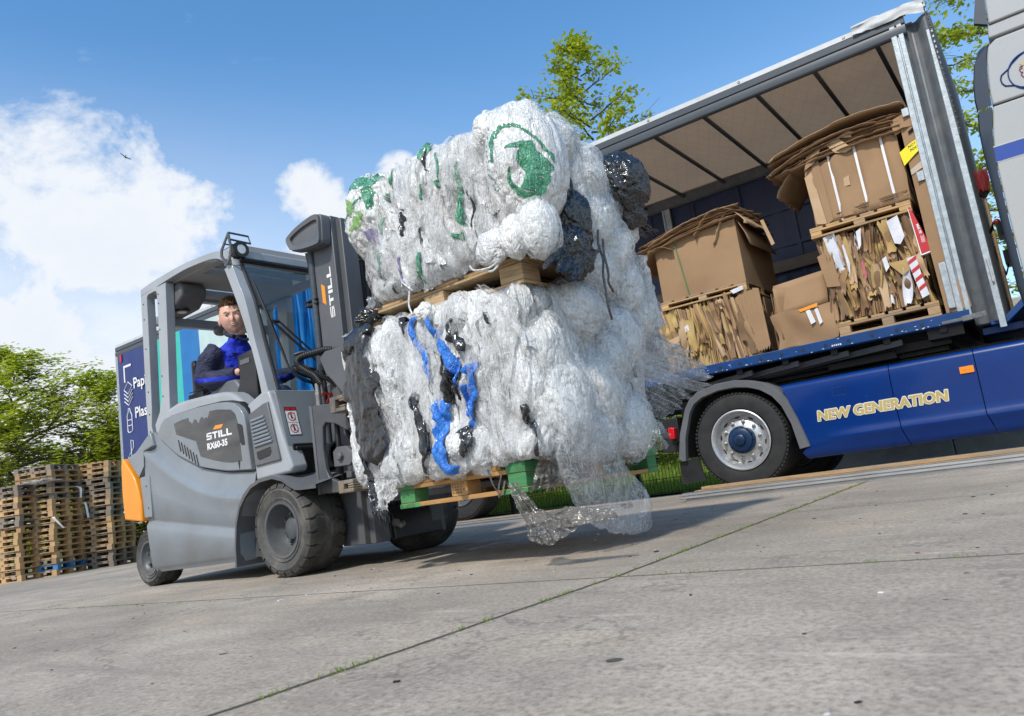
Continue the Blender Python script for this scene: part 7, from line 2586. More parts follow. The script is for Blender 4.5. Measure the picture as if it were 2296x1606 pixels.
for k, (c, r) in enumerate([
        ((0.28, -0.02, 1.10), (0.075, 0.09, 0.125)), ((0.18, -0.07, 1.09), (0.07, 0.06, 0.10)), ((0.06, -0.08, 1.075), (0.09, 0.05, 0.08)),
        ((0.09, 0.0, 1.62), (0.09, 0.10, 0.11)), ((0.08, 0.14, 1.70), (0.11, 0.14, 0.07)), ((0.17, 0.55, 1.50), (0.13, 0.17, 0.17)),
        ((0.17, 0.58, 1.30), (0.12, 0.17, 0.17)), ((0.15, 0.76, 1.17), (0.12, 0.17, 0.16)), ((0.14, 0.87, 0.99), (0.11, 0.16, 0.16)),
        ((0.14, 1.00, 0.84), (0.09, 0.13, 0.14)), ((0.15, 0.36, 1.64), (0.13, 0.16, 0.13)), ((0.17, 0.28, 1.28), (0.10, 0.15, 0.18)),
        ((0.15, 0.60, 1.03), (0.10, 0.17, 0.13)), ((0.12, 1.06, 1.33), (0.07, 0.09, 0.09)), ((0.14, 0.78, 1.40), (0.10, 0.14, 0.14))]):
    Bag((c[0], c[1], c[2] + DZ), r, 220 + k, amp=0.10).mesh('film_wad', M['film_wad'], BL2, n=130 if max(r) > 0.13 else 90)
    if max(r) > 0.11:
        Bag((c[0], c[1], c[2] + DZ), tuple(q * 1.08 + 0.007 for q in r), 540 + k, amp=0.12).mesh('outer_film', M['film_shell'], BL2, n=80)
bb = Bag((0.22, 0.90, 1.53 + DZ), (0.14, 0.19, 0.165), 260, amp=0.11, fine=2.2)
bb.mesh('bin_bag', M['film_black'], BL2, n=110, label='shiny black bin bag bulging from the top of the bale')
Bag((0.20, 0.95, 1.39 + DZ), (0.09, 0.14, 0.09), 261, amp=0.15, fine=2.0).mesh('bin_bag', M['film_black'], BL2, n=80)
drape([(0.16, 1.00, 1.38 + DZ), (0.18, 1.06, 1.43 + DZ), (0.16, 1.14, 1.44 + DZ)], [(0.12, 1.24, 1.33 + DZ), (0.11, 1.42, 1.39 + DZ), (0.10, 1.47, 1.43 + DZ)], 'bin_bag', M['film_black'], BL2, pleats=4, amp=0.018, seed=91, ragged=0.15)
Bag((0.26, 0.31, 1.21 + DZ), (0.07, 0.11, 0.14), 262, amp=0.15, fine=2.0).mesh('bin_bag', M['film_black'], BL2, n=80, label='torn black bag hanging down the end of the bale')
Bag((0.26, 0.24, 1.04 + DZ), (0.08, 0.14, 0.11), 263, amp=0.18, fine=2.0).mesh('bin_bag', M['film_black'], BL2, n=80)
drape([(0.32, 0.08, 1.05 + DZ), (0.34, 0.22, 1.02 + DZ), (0.32, 0.38, 1.06 + DZ)], [(0.32, -0.08, 0.93 + DZ), (0.32, 0.10, 0.90 + DZ), (0.30, 0.30, 0.94 + DZ)], 'bin_bag', M['film_black'], BL2, pleats=4, amp=0.02, seed=92, ragged=0.3)
mb = MB()
mb.tube(arc([(0.30, 0.22, 1.30 + DZ), (0.31, 0.21, 1.37 + DZ), (0.31, 0.25, 1.38 + DZ), (0.30, 0.27, 1.29 + DZ)]), 0.008, 6)
for (b, z0, z1) in ((0.40, 1.16, 0.72), (0.44, 1.12, 0.86)):
    pts = [(0.32, b + RNG.normal(0, 0.01), z0 + (z1 - z0) * k / 6 + DZ) for k in range(7)]
    mb.tube(arc(pts, 4), 0.006, 5)
mb.build('torn_strip', M['film_black'], BL2)
drape([(0.20, 0.86, 1.14 + DZ), (0.24, 0.98, 1.14 + DZ), (0.16, 1.12, 1.10 + DZ)], [(0.18, 0.96, 0.80 + DZ), (0.22, 1.08, 0.76 + DZ), (0.14, 1.22, 0.80 + DZ)], 'film_fan', M['film_milk'], BL2, pleats=6, amp=0.016, seed=93, ragged=0.06)
drape([(0.16, 1.02, 1.06 + DZ), (0.16, 1.10, 1.04 + DZ), (0.14, 1.14, 0.98 + DZ)], [(0.11, 1.28, 0.96 + DZ), (0.10, 1.40, 0.92 + DZ), (0.10, 1.38, 0.78 + DZ)], 'film_fan', M['film_clear'], BL2, pleats=6, amp=0.018, seed=94, ragged=0.2)
for k, (pts, w, mt, nm) in enumerate([
        (UZ([(-0.10, 1.56), (-0.102, 1.45), (-0.118, 1.34), (-0.118, 1.235)]), [0.012, 0.035, 0.028, 0.04], 'film_green', 'green_strip'),
        (UZ([(-0.42, 1.12), (-0.43, 1.05)]), [0.02, 0.025], 'film_green', 'green_strip'),
        (UZ([(-0.66, 1.28), (-0.70, 1.20), (-0.72, 1.12)]), [0.02, 0.03, 0.02], 'film_green', 'green_strip'),
        (UZ([(-0.29, 1.71), (-0.28, 1.66), (-0.30, 1.60)]), [0.05, 0.06, 0.02], 'film_green', 'green_strip'),
        (UZ([(-0.38, 1.20), (-0.40, 1.12), (-0.41, 1.04)]), [0.012, 0.03, 0.012], 'film_green', 'green_strip'),
        (UZ([(-0.16, 1.20), (-0.12, 1.19)]), [0.03, 0.04], 'film_green', 'green_strip'),
        (UZ([(-0.27, 1.68), (-0.265, 1.60), (-0.25, 1.54)]), [0.02, 0.02, 0.012], 'film_black', 'black_strip'),
        (UZ([(-0.46, 1.44), (-0.455, 1.36), (-0.46, 1.28)]), [0.016, 0.035, 0.02], 'film_black', 'black_strip'),
        (UZ([(-0.62, 1.10), (-0.63, 1.04)]), [0.014, 0.016], 'film_black', 'black_strip'),
        (UZ([(-0.56, 1.56), (-0.54, 1.49)]), [0.018, 0.02], 'film_green', 'green_strip'),
        (UZ([(-0.30, 1.50), (-0.30, 1.42)]), [0.012, 0.02], 'film_green', 'green_strip'),
        (UZ([(-0.20, 1.48), (-0.19, 1.44)]), [0.02, 0.022], 'film_green', 'green_strip'),
        (UZ([(-0.50, 1.66), (-0.52, 1.58), (-0.51, 1.50)]), [0.012, 0.018, 0.010], 'film_green', 'green_strip'),
        (UZ([(-0.20, 1.64), (-0.175, 1.54), (-0.19, 1.46)]), [0.010, 0.016, 0.012], 'film_green', 'green_strip'),
        (UZ([(-0.62, 1.46), (-0.64, 1.36)]), [0.014, 0.02], 'film_green', 'green_strip'),
        (UZ([(-0.05, 1.40), (-0.04, 1.30), (-0.06, 1.20)]), [0.008, 0.014, 0.010], 'film_black', 'black_strip'),
        (UZ([(-0.36, 1.32), (-0.375, 1.22)]), [0.010, 0.014], 'film_black', 'black_strip'),
        (UZ([(-0.70, 1.20), (-0.715, 1.10)]), [0.012, 0.014], 'film_black', 'black_strip'),
        (UZ([(-0.52, 1.22), (-0.53, 1.12), (-0.52, 1.06)]), [0.010, 0.026, 0.012], 'film_lilac', 'lilac_strip')]):
    b2.strip(pts, w, nm, M[mt], BL2, lift=0.020, puff=0.010, crump=0.006, seed=300 + k)
mb = MB()
for pts in ([(-0.5, -0.06, 1.03), (-0.505, -0.07, 0.96), (-0.49, -0.07, 0.91)], [(-0.66, -0.03, 0.93), (-0.65, -0.05, 0.86), (-0.67, -0.05, 0.80)], [(-0.1, -0.06, 1.04), (-0.05, -0.09, 1.0), (0.05, -0.10, 0.985), (0.12, -0.09, 1.02)], [(-0.02, -0.07, 1.0), (0.05, -0.1, 0.965), (0.09, -0.1, 0.98)]):
    mb.tube(arc([(a, b, z + DZ) for a, b, z in pts], 5), 0.005, 5)
mb.build('torn_strip', M['film_white'], BL2)
Bag((-0.87, 0.02, 0.99 + DZ), (0.06, 0.08, 0.05), 270, amp=0.3).mesh('film_wad', M['film_black'], BL2, n=50)
drape([(-0.86, 0.0, 1.10 + DZ), (-0.90, 0.05, 1.12 + DZ), (-0.92, 0.2, 1.1 + DZ)], [(-0.88, -0.02, 0.96 + DZ), (-0.96, 0.03, 0.95 + DZ), (-1.0, 0.2, 0.96 + DZ)], 'film_fan', M['film_clear'], BL2, pleats=3, amp=0.02, seed=95)
# ================================================================== cargo in the trailer (trailer frame, u counted back from its front)
def cargo(name, label, cat, group=None):
    return thing(name, label, cat, TR_LOC, TR_ROT, group)


DK = 1.2465
G1 = 'cardboard bales on pallets in the trailer'


def tr_pallet(label, u0, u1, v0, v1, z0, h, woods, **kw):
    Rz = Matrix.Rotation(TR_ROT, 4, 'Z')
    p = Vector(TR_LOC) + Rz @ Vector((-u1, v0, z0))
    return pallet('pallet', label, p, TR_ROT, 0.0, u1 - u0, 0.0, v1 - v0, h, woods, **kw)


def sheet_bale(label, u0, u1, v0, v1, z0, z1, seed, mats, wts, face_n=46, lean=0.0, tmin=0.006, tmax=0.024):
    """pressed bale: upright wavy sheets edge on, with torn flaps lying across their edges"""
    rg = np.random.default_rng(seed)
    t = cargo('cardboard_bale', label, 'cardboard bale', G1)
    mb = MB()
    u = u0
    zz = np.linspace(0, 1, 15)
    while u < u1:
        th = rg.uniform(tmin, tmax)
        zt, zb = z1 + rg.normal(0, 0.022), z0 + abs(rg.normal(0, 0.01))
        dep = abs(rg.normal(0, 0.018))
        mi = int(rg.choice(len(mats), p=wts))
        cz = zb + (zt - zb) * zz
        w = 0.030 * vnoise(np.stack([0 * cz + u * 3.0, cz * 3.2, 0 * cz], -1), seed) + 0.012 * vnoise(np.stack([0 * cz + u * 14, cz * 8, 0 * cz + 3], -1), seed) + lean * (cz - z0)
        uu = u + w
        vv = v0 + dep + 0.014 * vnoise(np.stack([0 * cz + u * 20, cz * 9, 0 * cz + 9], -1), seed)
        tk = th * (0.6 + 0.5 * vnoise(np.stack([0 * cz + u * 31, cz * 6, 0 * cz], -1), seed + 2))
        P = []
        for k in range(15):
            a, b = -(uu[k]), -(uu[k] + max(0.004, tk[k] + th * 0.4))
            P.append([(a, v1, cz[k]), (a, vv[k], cz[k]), ((a + b) / 2, vv[k] - 0.005, cz[k]), (b, vv[k], cz[k]), (b, v1, cz[k])])
        mb.grid(P, mi)
        top = P[-1]
        mb.add([top[0], top[1], top[3], top[4]], [(0, 1, 2, 3)], mi)
        u += th * 0.92
    for k in range(face_n):
        w, h = rg.uniform(0.025, 0.085), rg.uniform(0.12, 0.48) * (z1 - z0) / 0.8
        uc = rg.uniform(u0 + 0.03, u1 - 0.03)
        zc_ = rg.uniform(z0 + h * 0.45, z1 - h * 0.35)
        a = rg.normal(0, 0.16) + lean * 0.5
        mi = int(rg.choice(len(mats), p=wts))
        off = rg.uniform(0.012, 0.05)
        curl = rg.normal(0, 0.022)
        P = []
        jag = rg.normal(0, 0.012, (2, 7))
        for i in range(9):
            s_ = i / 8 - 0.5
            row = []
            for j in range(7):
                q = j / 6 - 0.5
                du = q * w * (1 + 0.25 * math.sin(5 * s_ + k))
                dz = s_ * h + (jag[0][j] if i == 0 else jag[1][j] if i == 8 else 0)
                row.append((-(uc + du * math.cos(a) + dz * math.sin(a)), v0 - off + curl * (4 * q * q) + 0.012 * math.sin(6 * s_ + 1.7 * k) - 0.01 * (abs(s_) > 0.42) * rg.random(), zc_ + dz * math.cos(a) - du * math.sin(a)))
            P.append(row)
        mb.grid(P, mi)
        Pb = [[(x, y + 0.004, z) for x, y, z in row] for row in P]
        mb.grid(Pb, mi)
    mb.box(-u1 + 0.03, -u0 - 0.03, v0 + 0.08, v1 - 0.02, z0 + 0.01, z1 - 0.05, 1)
    o = mb.build('sheets', mats, t, ang=40, recalc=False)
    return t, o


KM = [M['kraft'], M['kraft_dark'], M['kraft_light'], M['kraft_yellow'], M['paper_white']]
# right-hand stack
tr_pallet('light wooden pallet standing on the trailer floor under the ragged cardboard bale', 0.25, 1.085, 0.06, 1.2, DK, 0.132, (M['wood_mid'], M['wood_new']))
t1, s1 = sheet_bale('ragged bale of mixed cardboard with red and white scraps beside the trailer corner post', 0.27, 1.12, 0.10, 1.2, DK + 0.136, 2.185, 501, KM, [0.36, 0.22, 0.17, 0.20, 0.05], 70)
rg = np.random.default_rng(77)
def scrap(parent, name, mt, pts, off, thick=0.003):
    mb = MB()
    mb.prism([(-u, z) for u, z in pts], 'y', off, off + thick)
    return mb.build(name, mt, parent)
scrap(t1, 'white_scrap', M['paper_white'], [(0.50, 2.16), (0.405, 2.19), (0.385, 1.99), (0.43, 1.93), (0.475, 1.95)], 0.02)
scrap(t1, 'white_scrap', M['paper_white'], [(0.90, 2.06), (0.885, 2.07), (0.865, 1.88), (0.885, 1.76)], 0.03)
scrap(t1, 'white_scrap', M['paper_white'], [(0.76, 2.15), (0.715, 2.17), (0.74, 2.02), (0.765, 1.98)], 0.025)
scrap(t1, 'white_scrap', M['paper_white'], [(0.60, 1.84), (0.565, 1.86), (0.555, 1.76), (0.59, 1.72)], 0.02)
scrap(t1, 'pink_scrap', mat('pink_card', (0.55, 0.10, 0.16)), [(0.77, 1.86), (0.755, 1.88), (0.75, 1.72), (0.765, 1.70)], 0.02)
rs = scrap(t1, 'striped_scrap', M['paper_white'], [(0.41, 1.79), (0.335, 1.80), (0.325, 1.62), (0.30, 1.44), (0.36, 1.42), (0.385, 1.60)], 0.015)
mb = MB()
for k in range(4):
    z = 1.73 - k * 0.082
    mb.prism([(-0.405 + k * 0.012, z), (-0.335 + k * 0.01, z + 0.035), (-0.333 + k * 0.01, z + 0.07), (-0.403 + k * 0.012, z + 0.032)], 'y', 0.012, 0.0145)
mb.build('red_stripe', M['red'], rs)
sa = scrap(t1, 'corner_flap', M['kraft'], [(1.13, 2.02), (1.03, 2.05), (1.0, 1.96), (0.985, 1.70), (1.10, 1.72)], 0.035)
sa = scrap(t1, 'corner_flap', M['kraft_yellow'], [(0.57, 1.80), (0.46, 1.79), (0.385, 1.80), (0.40, 1.70), (0.47, 1.66)], 0.045)
tr_pallet('light wooden pallet sandwiched between the ragged bale and the strapped bale', 0.285, 1.15, 0.05, 1.2, 2.200, 0.10, (M['wood_new'], M['wood_new']), blk=0.10, bdeck=0.02)
t2 = cargo('cardboard_bale', 'smooth bale of flat cardboard tied with three white straps and topped by loose sheets', 'cardboard bale', G1)
mb = MB()
P = []
for i in range(40):
    s_ = i / 39
    u = 0.27 + 0.82 * s_
    z0_, z1_ = 2.305, 2.94 + 0.03 * math.sin(s_ * 5)
    bul = 0.018 * math.sin(PI * s_) + 0.008 * math.sin(s_ * 22) + 0.006 * math.sin(s_ * 9 + 1)
    dent = sum(0.016 * math.exp(-((u - q) / 0.018) ** 2) for q in (0.40, 0.63, 0.86))
    P.append([(-u, 1.2, z0_), (-u, 0.10, z0_)] + [(-u - 0.006 * math.sin(z * 14), 0.088 - bul + dent + 0.006 * math.sin(z * 11 + u * 6), z) for z in np.linspace(z0_ + 0.02, z1_ - 0.02, 14)] + [(-u, 0.11, z1_), (-u, 1.2, z1_)])
mb.grid(P)
for e in (P[0], P[-1]):
    mb.add(e, [tuple(range(len(e)))])
mb.build('pressed_card', M['kraft'], t2, ang=60)
for u in (0.405, 0.632, 0.862):
    mb = MB()
    mb.grid([[(-u - w_ + 0.012 * (1 - k / 11), 0.082 - 0.012 * math.sin(PI * k / 11), 2.30 + 0.665 * k / 11) for w_ in (-0.011, 0.011)] for k in range(12)])
    mb.grid([[(-u - w_, 0.082 + 0.5 * k / 3, 2.966 + 0.004 * k) for w_ in (-0.011, 0.011)] for k in range(4)])
    mb.build('strap', M['strap_white'], t2)
for k in range(9):                                         # ledge of folded edges low on the face, seams
    mb = MB()
    u0_, u1_ = 0.28 + 0.05 * rg.random(), 0.95 - 0.35 * rg.random()
    z = 2.315 + k * 0.010
    mb.box(-u1_, -u0_, 0.066 + rg.uniform(0, 0.012), 0.10, z, z + 0.005)
    mb.build('folded_edge', M['kraft_dark'] if k % 3 == 0 else M['kraft'], t2)
scrap(t2, 'side_strip', M['kraft_light'], [(1.10, 2.80), (1.03, 2.83), (0.99, 2.31), (1.08, 2.33)], 0.070)
scrap(t2, 'side_strip', M['kraft'], [(1.02, 2.90), (0.95, 2.92), (0.93, 2.33), (0.985, 2.30)], 0.065)
scrap(t2, 'paper_patch', M['kraft_light'], [(0.77, 2.68), (0.72, 2.69), (0.725, 2.60), (0.775, 2.60)], 0.066)
scrap(t2, 'torn_flap', M['kraft_light'], [(0.85, 3.03), (0.74, 3.06), (0.64, 2.92), (0.70, 2.90), (0.79, 2.93)], 0.045)
scrap(t2, 'torn_flap', M['kraft_light'], [(0.75, 3.06), (0.62, 3.10), (0.625, 3.02)], 0.042)
scrap(t2, 'torn_flap', M['kraft'], [(1.04, 2.98), (0.90, 3.02), (0.98, 2.90), (1.08, 2.86)], 0.042)
scrap(t2, 'marked_flap', M['kraft'], [(0.30, 3.04), (0.10, 3.09), (0.10, 2.95), (0.28, 2.90)], 0.05)


def top_sheet(parent, u0, u1, v0, v1, z, bend, tilt, seed, mt, name='loose_sheet'):
    rgs = np.random.default_rng(seed)
    mb = MB()
    P = []
    for i in range(22):
        s_ = i / 21
        u = u0 + (u1 - u0) * s_
        row = []
        for j in range(12):
            q = j / 11
            edge = (0.009 * rgs.normal()) if j == 0 else 0
            row.append((-u + (0.015 * rgs.normal() if i in (0, 21) else 0), v0 + (v1 - v0) * q + edge, z + tilt * (s_ - 0.5) + bend * (s_ - 0.4) ** 2 * -1 - 0.03 * (1 - q) ** 2 + 0.003 * math.sin(7 * s_ + seed)))
        P.append(row)
    mb.grid(P)
    o = mb.build(name, mt, parent, ang=60)
    s_ = o.modifiers.new('thick', 'SOLIDIFY')
    s_.thickness = 0.0045
    return o


for k in range(9):
    top_sheet(t2, 0.10 + 0.03 * k * (k % 2), 1.20 + 0.04 * ((k * 5) % 6), 0.02 + 0.012 * ((k * 3) % 5), 1.15, 2.975 + 0.022 * k, 0.10 + 0.05 * (k % 3), -0.02 * (k % 4), 600 + k, M[['kraft', 'kraft_dark', 'kraft'][k % 3]])
top_sheet(t2, 0.16, 1.36, -0.03, 0.9, 3.215, 0.30, -0.05, 640, M['kraft_light'])
top_sheet(t2, 0.40, 1.42, -0.02, 0.9, 3.10, 0.35, -0.10, 641, M['kraft'])
top_sheet(t2, 0.95, 1.42, 0.15, 1.0, 3.00, 0.5, -0.14, 642, M['kraft_light'])
# tall folded carton wedged behind the corner post
t = cargo('tall_carton', 'tall narrow carton with a yellow note wedged against the trailer corner post', 'carton')
mb = MB()
P = []
for i in range(16):
    s_ = i / 15
    z = DK + 0.004 + 1.78 * s_
    j = 0.008 * math.sin(9 * s_) - 0.012 * math.exp(-((s_ - 0.22) / 0.06) ** 2)
    wl_ = 0.225 - 0.035 * max(0, 0.35 - s_)
    P.append([(-0.045, 0.30, z), (-0.040, 0.06 + j, z), (-0.105 - j, 0.015 + j, z), (-wl_, 0.040 - j, z), (-wl_ - 0.02, 0.30, z)])
mb.grid(P)
mb.add([P[-1][k] for k in range(5)], [(0, 1, 2, 3, 4)])
mb.build('tube', M['kraft'], t, ang=25)
mb = MB()
mb.grid([[(-0.262, 0.030, 2.60 + 0.0), (-0.17, 0.010, 2.66), (-0.105, 0.004, 2.70), (-0.06, 0.03, 2.70)], [(-0.275, 0.030, 2.73), (-0.18, 0.010, 2.775), (-0.105, 0.004, 2.80), (-0.06, 0.03, 2.80)]])
yn = mb.build('yellow_note', M['yellow'], t)
mb = MB()
mb.text("NOT", 0.030, lambda p: (-0.20 + p[0], 0.0105 - 0.06 * p[0] - p[2], 2.735 + p[1] + 0.3 * p[0]), offset=0.0005, ext=0.0004)
mb.text("POST", 0.030, lambda p: (-0.19 + p[0], 0.0095 - 0.06 * p[0] - p[2], 2.700 + p[1] + 0.3 * p[0]), offset=0.0005, ext=0.0004)
mb.build('lettering', M['black'], yn)
mb = MB()
mb.grid([[(-0.225, 0.032, 2.50), (-0.108, 0.0065, 2.54), (-0.045, 0.045, 2.56)], [(-0.225, 0.032, 2.55), (-0.108, 0.0065, 2.60), (-0.045, 0.045, 2.61)]])
mb.build('tape', M['clear_tape'], t)
mb = MB()
mb.tube([(-0.17, 0.018, 2.875), (-0.12, 0.012, 2.90)], 0.012, 8)
mb.build('grip_hole', M['black'], t)
scrap(t, 'end_flap', M['kraft'], [(0.14, 1.50), (0.03, 1.50), (0.02, 1.26), (0.13, 1.255)], 0.004)
t = cargo('red_box', 'flat red printed box standing between the ragged bale and the tall carton', 'box')
mb = MB()
mb.prism([(-0.315, 2.235), (-0.298, 2.235), (-0.205, 1.815), (-0.292, 1.80)], 'y', 0.05, 0.12)
rb = mb.build('box_side', M['red'], t)
mb = MB()
mb.prism([(-0.318, 2.22), (-0.315, 2.235), (-0.292, 1.80), (-0.300, 1.79)], 'y', 0.048, 0.12)
mb.prism([(-0.292, 1.80), (-0.205, 1.814), (-0.205, 1.804), (-0.294, 1.790)], 'y', 0.048, 0.12)
mb.text("MAI 70", 0.03, lambda p: (-0.282 + p[1] * 0.9 + 0.12 * p[0], 0.048 - p[2], 2.07 - p[0]), offset=0.0012, ext=0.0004)
for k in range(5):
    mb.box(-0.27 + 0.006 * k, -0.268 + 0.006 * k, 0.0485, 0.0495, 1.90, 1.965 - 0.012 * (k % 2))
mb.build('white_print', M['white_mark'], rb)

# left-hand stack
t3, s3 = sheet_bale('leaning bale of yellowish cardboard sheets on the trailer floor under the big carton', 1.82, 2.80, 0.18, 1.25, DK + 0.01, 1.905, 502, [M['kraft_yellow'], M['kraft_dark'], M['kraft'], M['kraft_light']], [0.40, 0.14, 0.30, 0.16], 40, lean=0.10, tmin=0.008, tmax=0.03)
for k in range(5):
    scrap(t3, 'leaning_sheet', M['kraft'], [(1.99 - 0.05 * k, 1.86 + 0.012 * k), (1.93 - 0.05 * k, 1.89), (1.80 - 0.02 * k, 1.33), (1.86 - 0.03 * k, 1.28)], 0.13 - 0.012 * k, 0.005)
scrap(t3, 'white_scrap', M['paper_white'], [(2.03, 1.95), (1.90, 1.97), (1.89, 1.93), (2.0, 1.91)], 0.14)
scrap(t3, 'label_scrap', M['paper_white'], [(2.565, 1.70), (2.52, 1.715), (2.515, 1.655), (2.56, 1.64)], 0.12)
scrap(t3, 'kraft_scrap', M['kraft_light'], [(2.76, 1.60), (2.64, 1.62), (2.64, 1.53), (2.76, 1.52)], 0.12)
tr_pallet('light wooden pallet on top of the yellowish bale carrying the big carton', 1.86, 2.80, 0.16, 1.25, 1.925, 0.09, (M['wood_new'], M['wood_mid']), blk=0.09, bdeck=0.018)
t = cargo('big_carton', 'big brown open carton tied with a green strap on the left stack', 'carton')
mb = MB()
P = []
for i in range(14):
    s_ = i / 13
    z = 2.018 + (2.625 + 0.0 - 2.018) * s_
    bu = 0.02 * math.sin(PI * s_)
    P.append([(-2.78, 1.25, z), (-2.775, 0.20, z)] + [(-2.775 + 0.905 * q, 0.195 - bu * math.sin(PI * q) + 0.004 * math.sin(9 * q), z + 0.05 * s_ * q) for q in np.linspace(0.03, 0.97, 10)] + [(-1.868, 0.20, z + 0.05 * s_), (-1.86, 1.25, z + 0.05 * s_)])
mb.grid(P)
mb.add([P[-1][0], P[-1][1], P[-1][-2], P[-1][-1]], [(0, 1, 2, 3)])
mb.build('box_body', M['kraft'], t, ang=30)
mb = MB()
mb.grid([[(-1.855, 0.22 + 0.9 * q, 2.66), (-1.80, 0.23 + 0.9 * q, 2.52 - 0.04 * q), (-1.77, 0.24 + 0.9 * q, 2.38 + 0.03 * q)] for q in np.linspace(0, 1, 6)])
o = mb.build('side_flap', M['kraft'], t)
o.modifiers.new('thick', 'SOLIDIFY').thickness = 0.006
for k in range(9):
    top_sheet(t, 1.86 - 0.03 * (k % 3), 2.80 + 0.05 * (k % 4), 0.12 + 0.02 * ((k * 3) % 4), 1.2, 2.685 + 0.016 * k, 0.10 + 0.06 * (k % 3), -0.10, 700 + k, M[['kraft', 'kraft_dark', 'kraft_light'][k % 3]])
top_sheet(t, 1.74, 2.10, 0.15, 1.1, 2.79, 0.9, 0.06, 720, M['kraft_light'])
top_sheet(t, 1.85, 2.30, 0.12, 1.0, 2.83, 0.5, -0.06, 721, M['kraft'])
top_sheet(t, 2.55, 2.98, 0.10, 1.0, 2.62, 0.5, -0.05, 722, M['kraft'], 'lid_flap')
scrap(t, 'torn_strip', M['kraft_light'], [(1.70, 2.66), (1.665, 2.66), (1.60, 2.38), (1.635, 2.37)], 0.5)
mb = MB()
mb.tube([(-2.545, 0.30, 2.74), (-2.545, 0.178, 2.70), (-2.50, 0.170, 2.35), (-2.47, 0.186, 2.02), (-2.46, 0.20, 1.93)], 0.006, 6)
mb.build('green_strap', M['wood_green'], t)

# crushed carton between the stacks
t = cargo('crushed_carton', 'crushed open carton with white tape standing between the two cardboard stacks', 'carton')
mb = MB()
P = []
for i in range(16):
    s_ = i / 15
    z = DK + 0.006 + 0.34 * s_
    P.append([(-1.66 - 0.02 * math.sin(5 * s_), 1.0, z)] + [(-1.66 + 0.02 * math.sin(5 * s_) + (0.56 + 0.02 * s_) * q, 0.10 + 0.03 * math.sin(3.1 * s_ + 4 * q) - 0.035 * math.exp(-((q - 0.12) / 0.1) ** 2) * math.sin(PI * s_), z + 0.01 * math.sin(7 * q)) for q in np.linspace(0, 1, 16)] + [(-1.08, 1.0, z)])
mb.grid(P)
mb.build('box_body', M['kraft'], t, ang=50)
mb = MB()
mb.grid([[(-1.635 + 0.50 * q + 0.02 * s_, 0.12 + 0.05 * s_, DK + 0.32 + 0.32 * s_ + 0.03 * q) for q in np.linspace(0, 1, 8)] for s_ in np.linspace(0, 1, 6)])
mb.grid([[(-1.635 + 0.02 * s_, 0.12 + 0.05 * s_ + 0.25 * q, DK + 0.30 + 0.30 * s_) for q in np.linspace(0, 1, 6)] for s_ in np.linspace(0, 1, 6)])
mb.grid([[(-1.60 + 0.11 * q, 0.10 - 0.02 * s_ + 0.10 * q, DK + 0.10 + 0.50 * s_) for q in np.linspace(0, 1, 5)] for s_ in np.linspace(0, 1, 6)])
o = mb.build('open_flap', M['kraft'], t, ang=50)
o.modifiers.new('thick', 'SOLIDIFY').thickness = 0.005
scrap(t, 'tape_strip', M['strap_white'], [(1.335, 1.555), (1.295, 1.56), (1.265, 1.435), (1.31, 1.42)], 0.055, 0.002)
scrap(t, 'tape_strip', M['strap_white'], [(1.255, 1.55), (1.225, 1.56), (1.205, 1.42), (1.235, 1.40)], 0.055, 0.002)
scrap(t, 'yellow_label', M['orange'], [(1.40, 1.583), (1.22, 1.607), (1.225, 1.577), (1.385, 1.557)], 0.062, 0.002)
mb = MB()
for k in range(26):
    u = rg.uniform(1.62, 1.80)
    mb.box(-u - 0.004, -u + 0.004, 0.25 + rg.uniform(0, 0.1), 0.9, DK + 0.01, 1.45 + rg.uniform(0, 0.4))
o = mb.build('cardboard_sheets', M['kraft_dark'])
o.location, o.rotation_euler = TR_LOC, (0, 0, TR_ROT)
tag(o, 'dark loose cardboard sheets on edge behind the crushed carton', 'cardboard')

# ================================================================== stacks of empty pallets on the far left
def flat_pallet(lx, ly, h, mt):
    mb = MB()
    b = 0.12 * ly
    d = h * 0.15
    for k in range(6):
        a = (lx - lx * 0.12) * k / 5
        mb.box(a, a + lx * 0.12, 0, ly, h - d, h)
    bl = lx * 0.13
    for a in (0, lx / 2 - bl / 2, lx - bl):
        for y in (0, ly / 2 - b / 2, ly - b):
            mb.box(a + 0.001, a + bl - 0.001, y + 0.001, y + b - 0.001, d, h - 2 * d)
    for y in (0, ly / 2 - b / 2, ly - b):
        mb.box(0, lx, y, y + b, h - 2 * d + 0.0005, h - d - 0.0005)
        mb.box(0, lx, y, y + b, 0, d - 0.0005)
    for a in (0, lx - bl):
        mb.box(a + 0.001, a + bl - 0.001, b + 0.002, ly - b - 0.002, 0.001, d - 0.001)
    o = mb.build('pallet', mt)
    return o


PW, PD, PH = 0.62, 0.66, 0.0865
protos = {k: flat_pallet(PW, PD, PH, M[k]) for k in ('wood_new', 'wood_mid', 'wood_old', 'wood_blue')}
used = set()
ORD = ['lowest', 'second', 'third', 'fourth', 'fifth', 'sixth', 'seventh', 'eighth', 'ninth', 'tenth', 'eleventh', 'twelfth', 'thirteenth', 'fourteenth', 'fifteenth', 'sixteenth', 'seventeenth', 'eighteenth', 'nineteenth']
TONE = {'wood_new': 'honey brown', 'wood_mid': 'brown', 'wood_old': 'weathered grey', 'wood_blue': 'blue painted'}


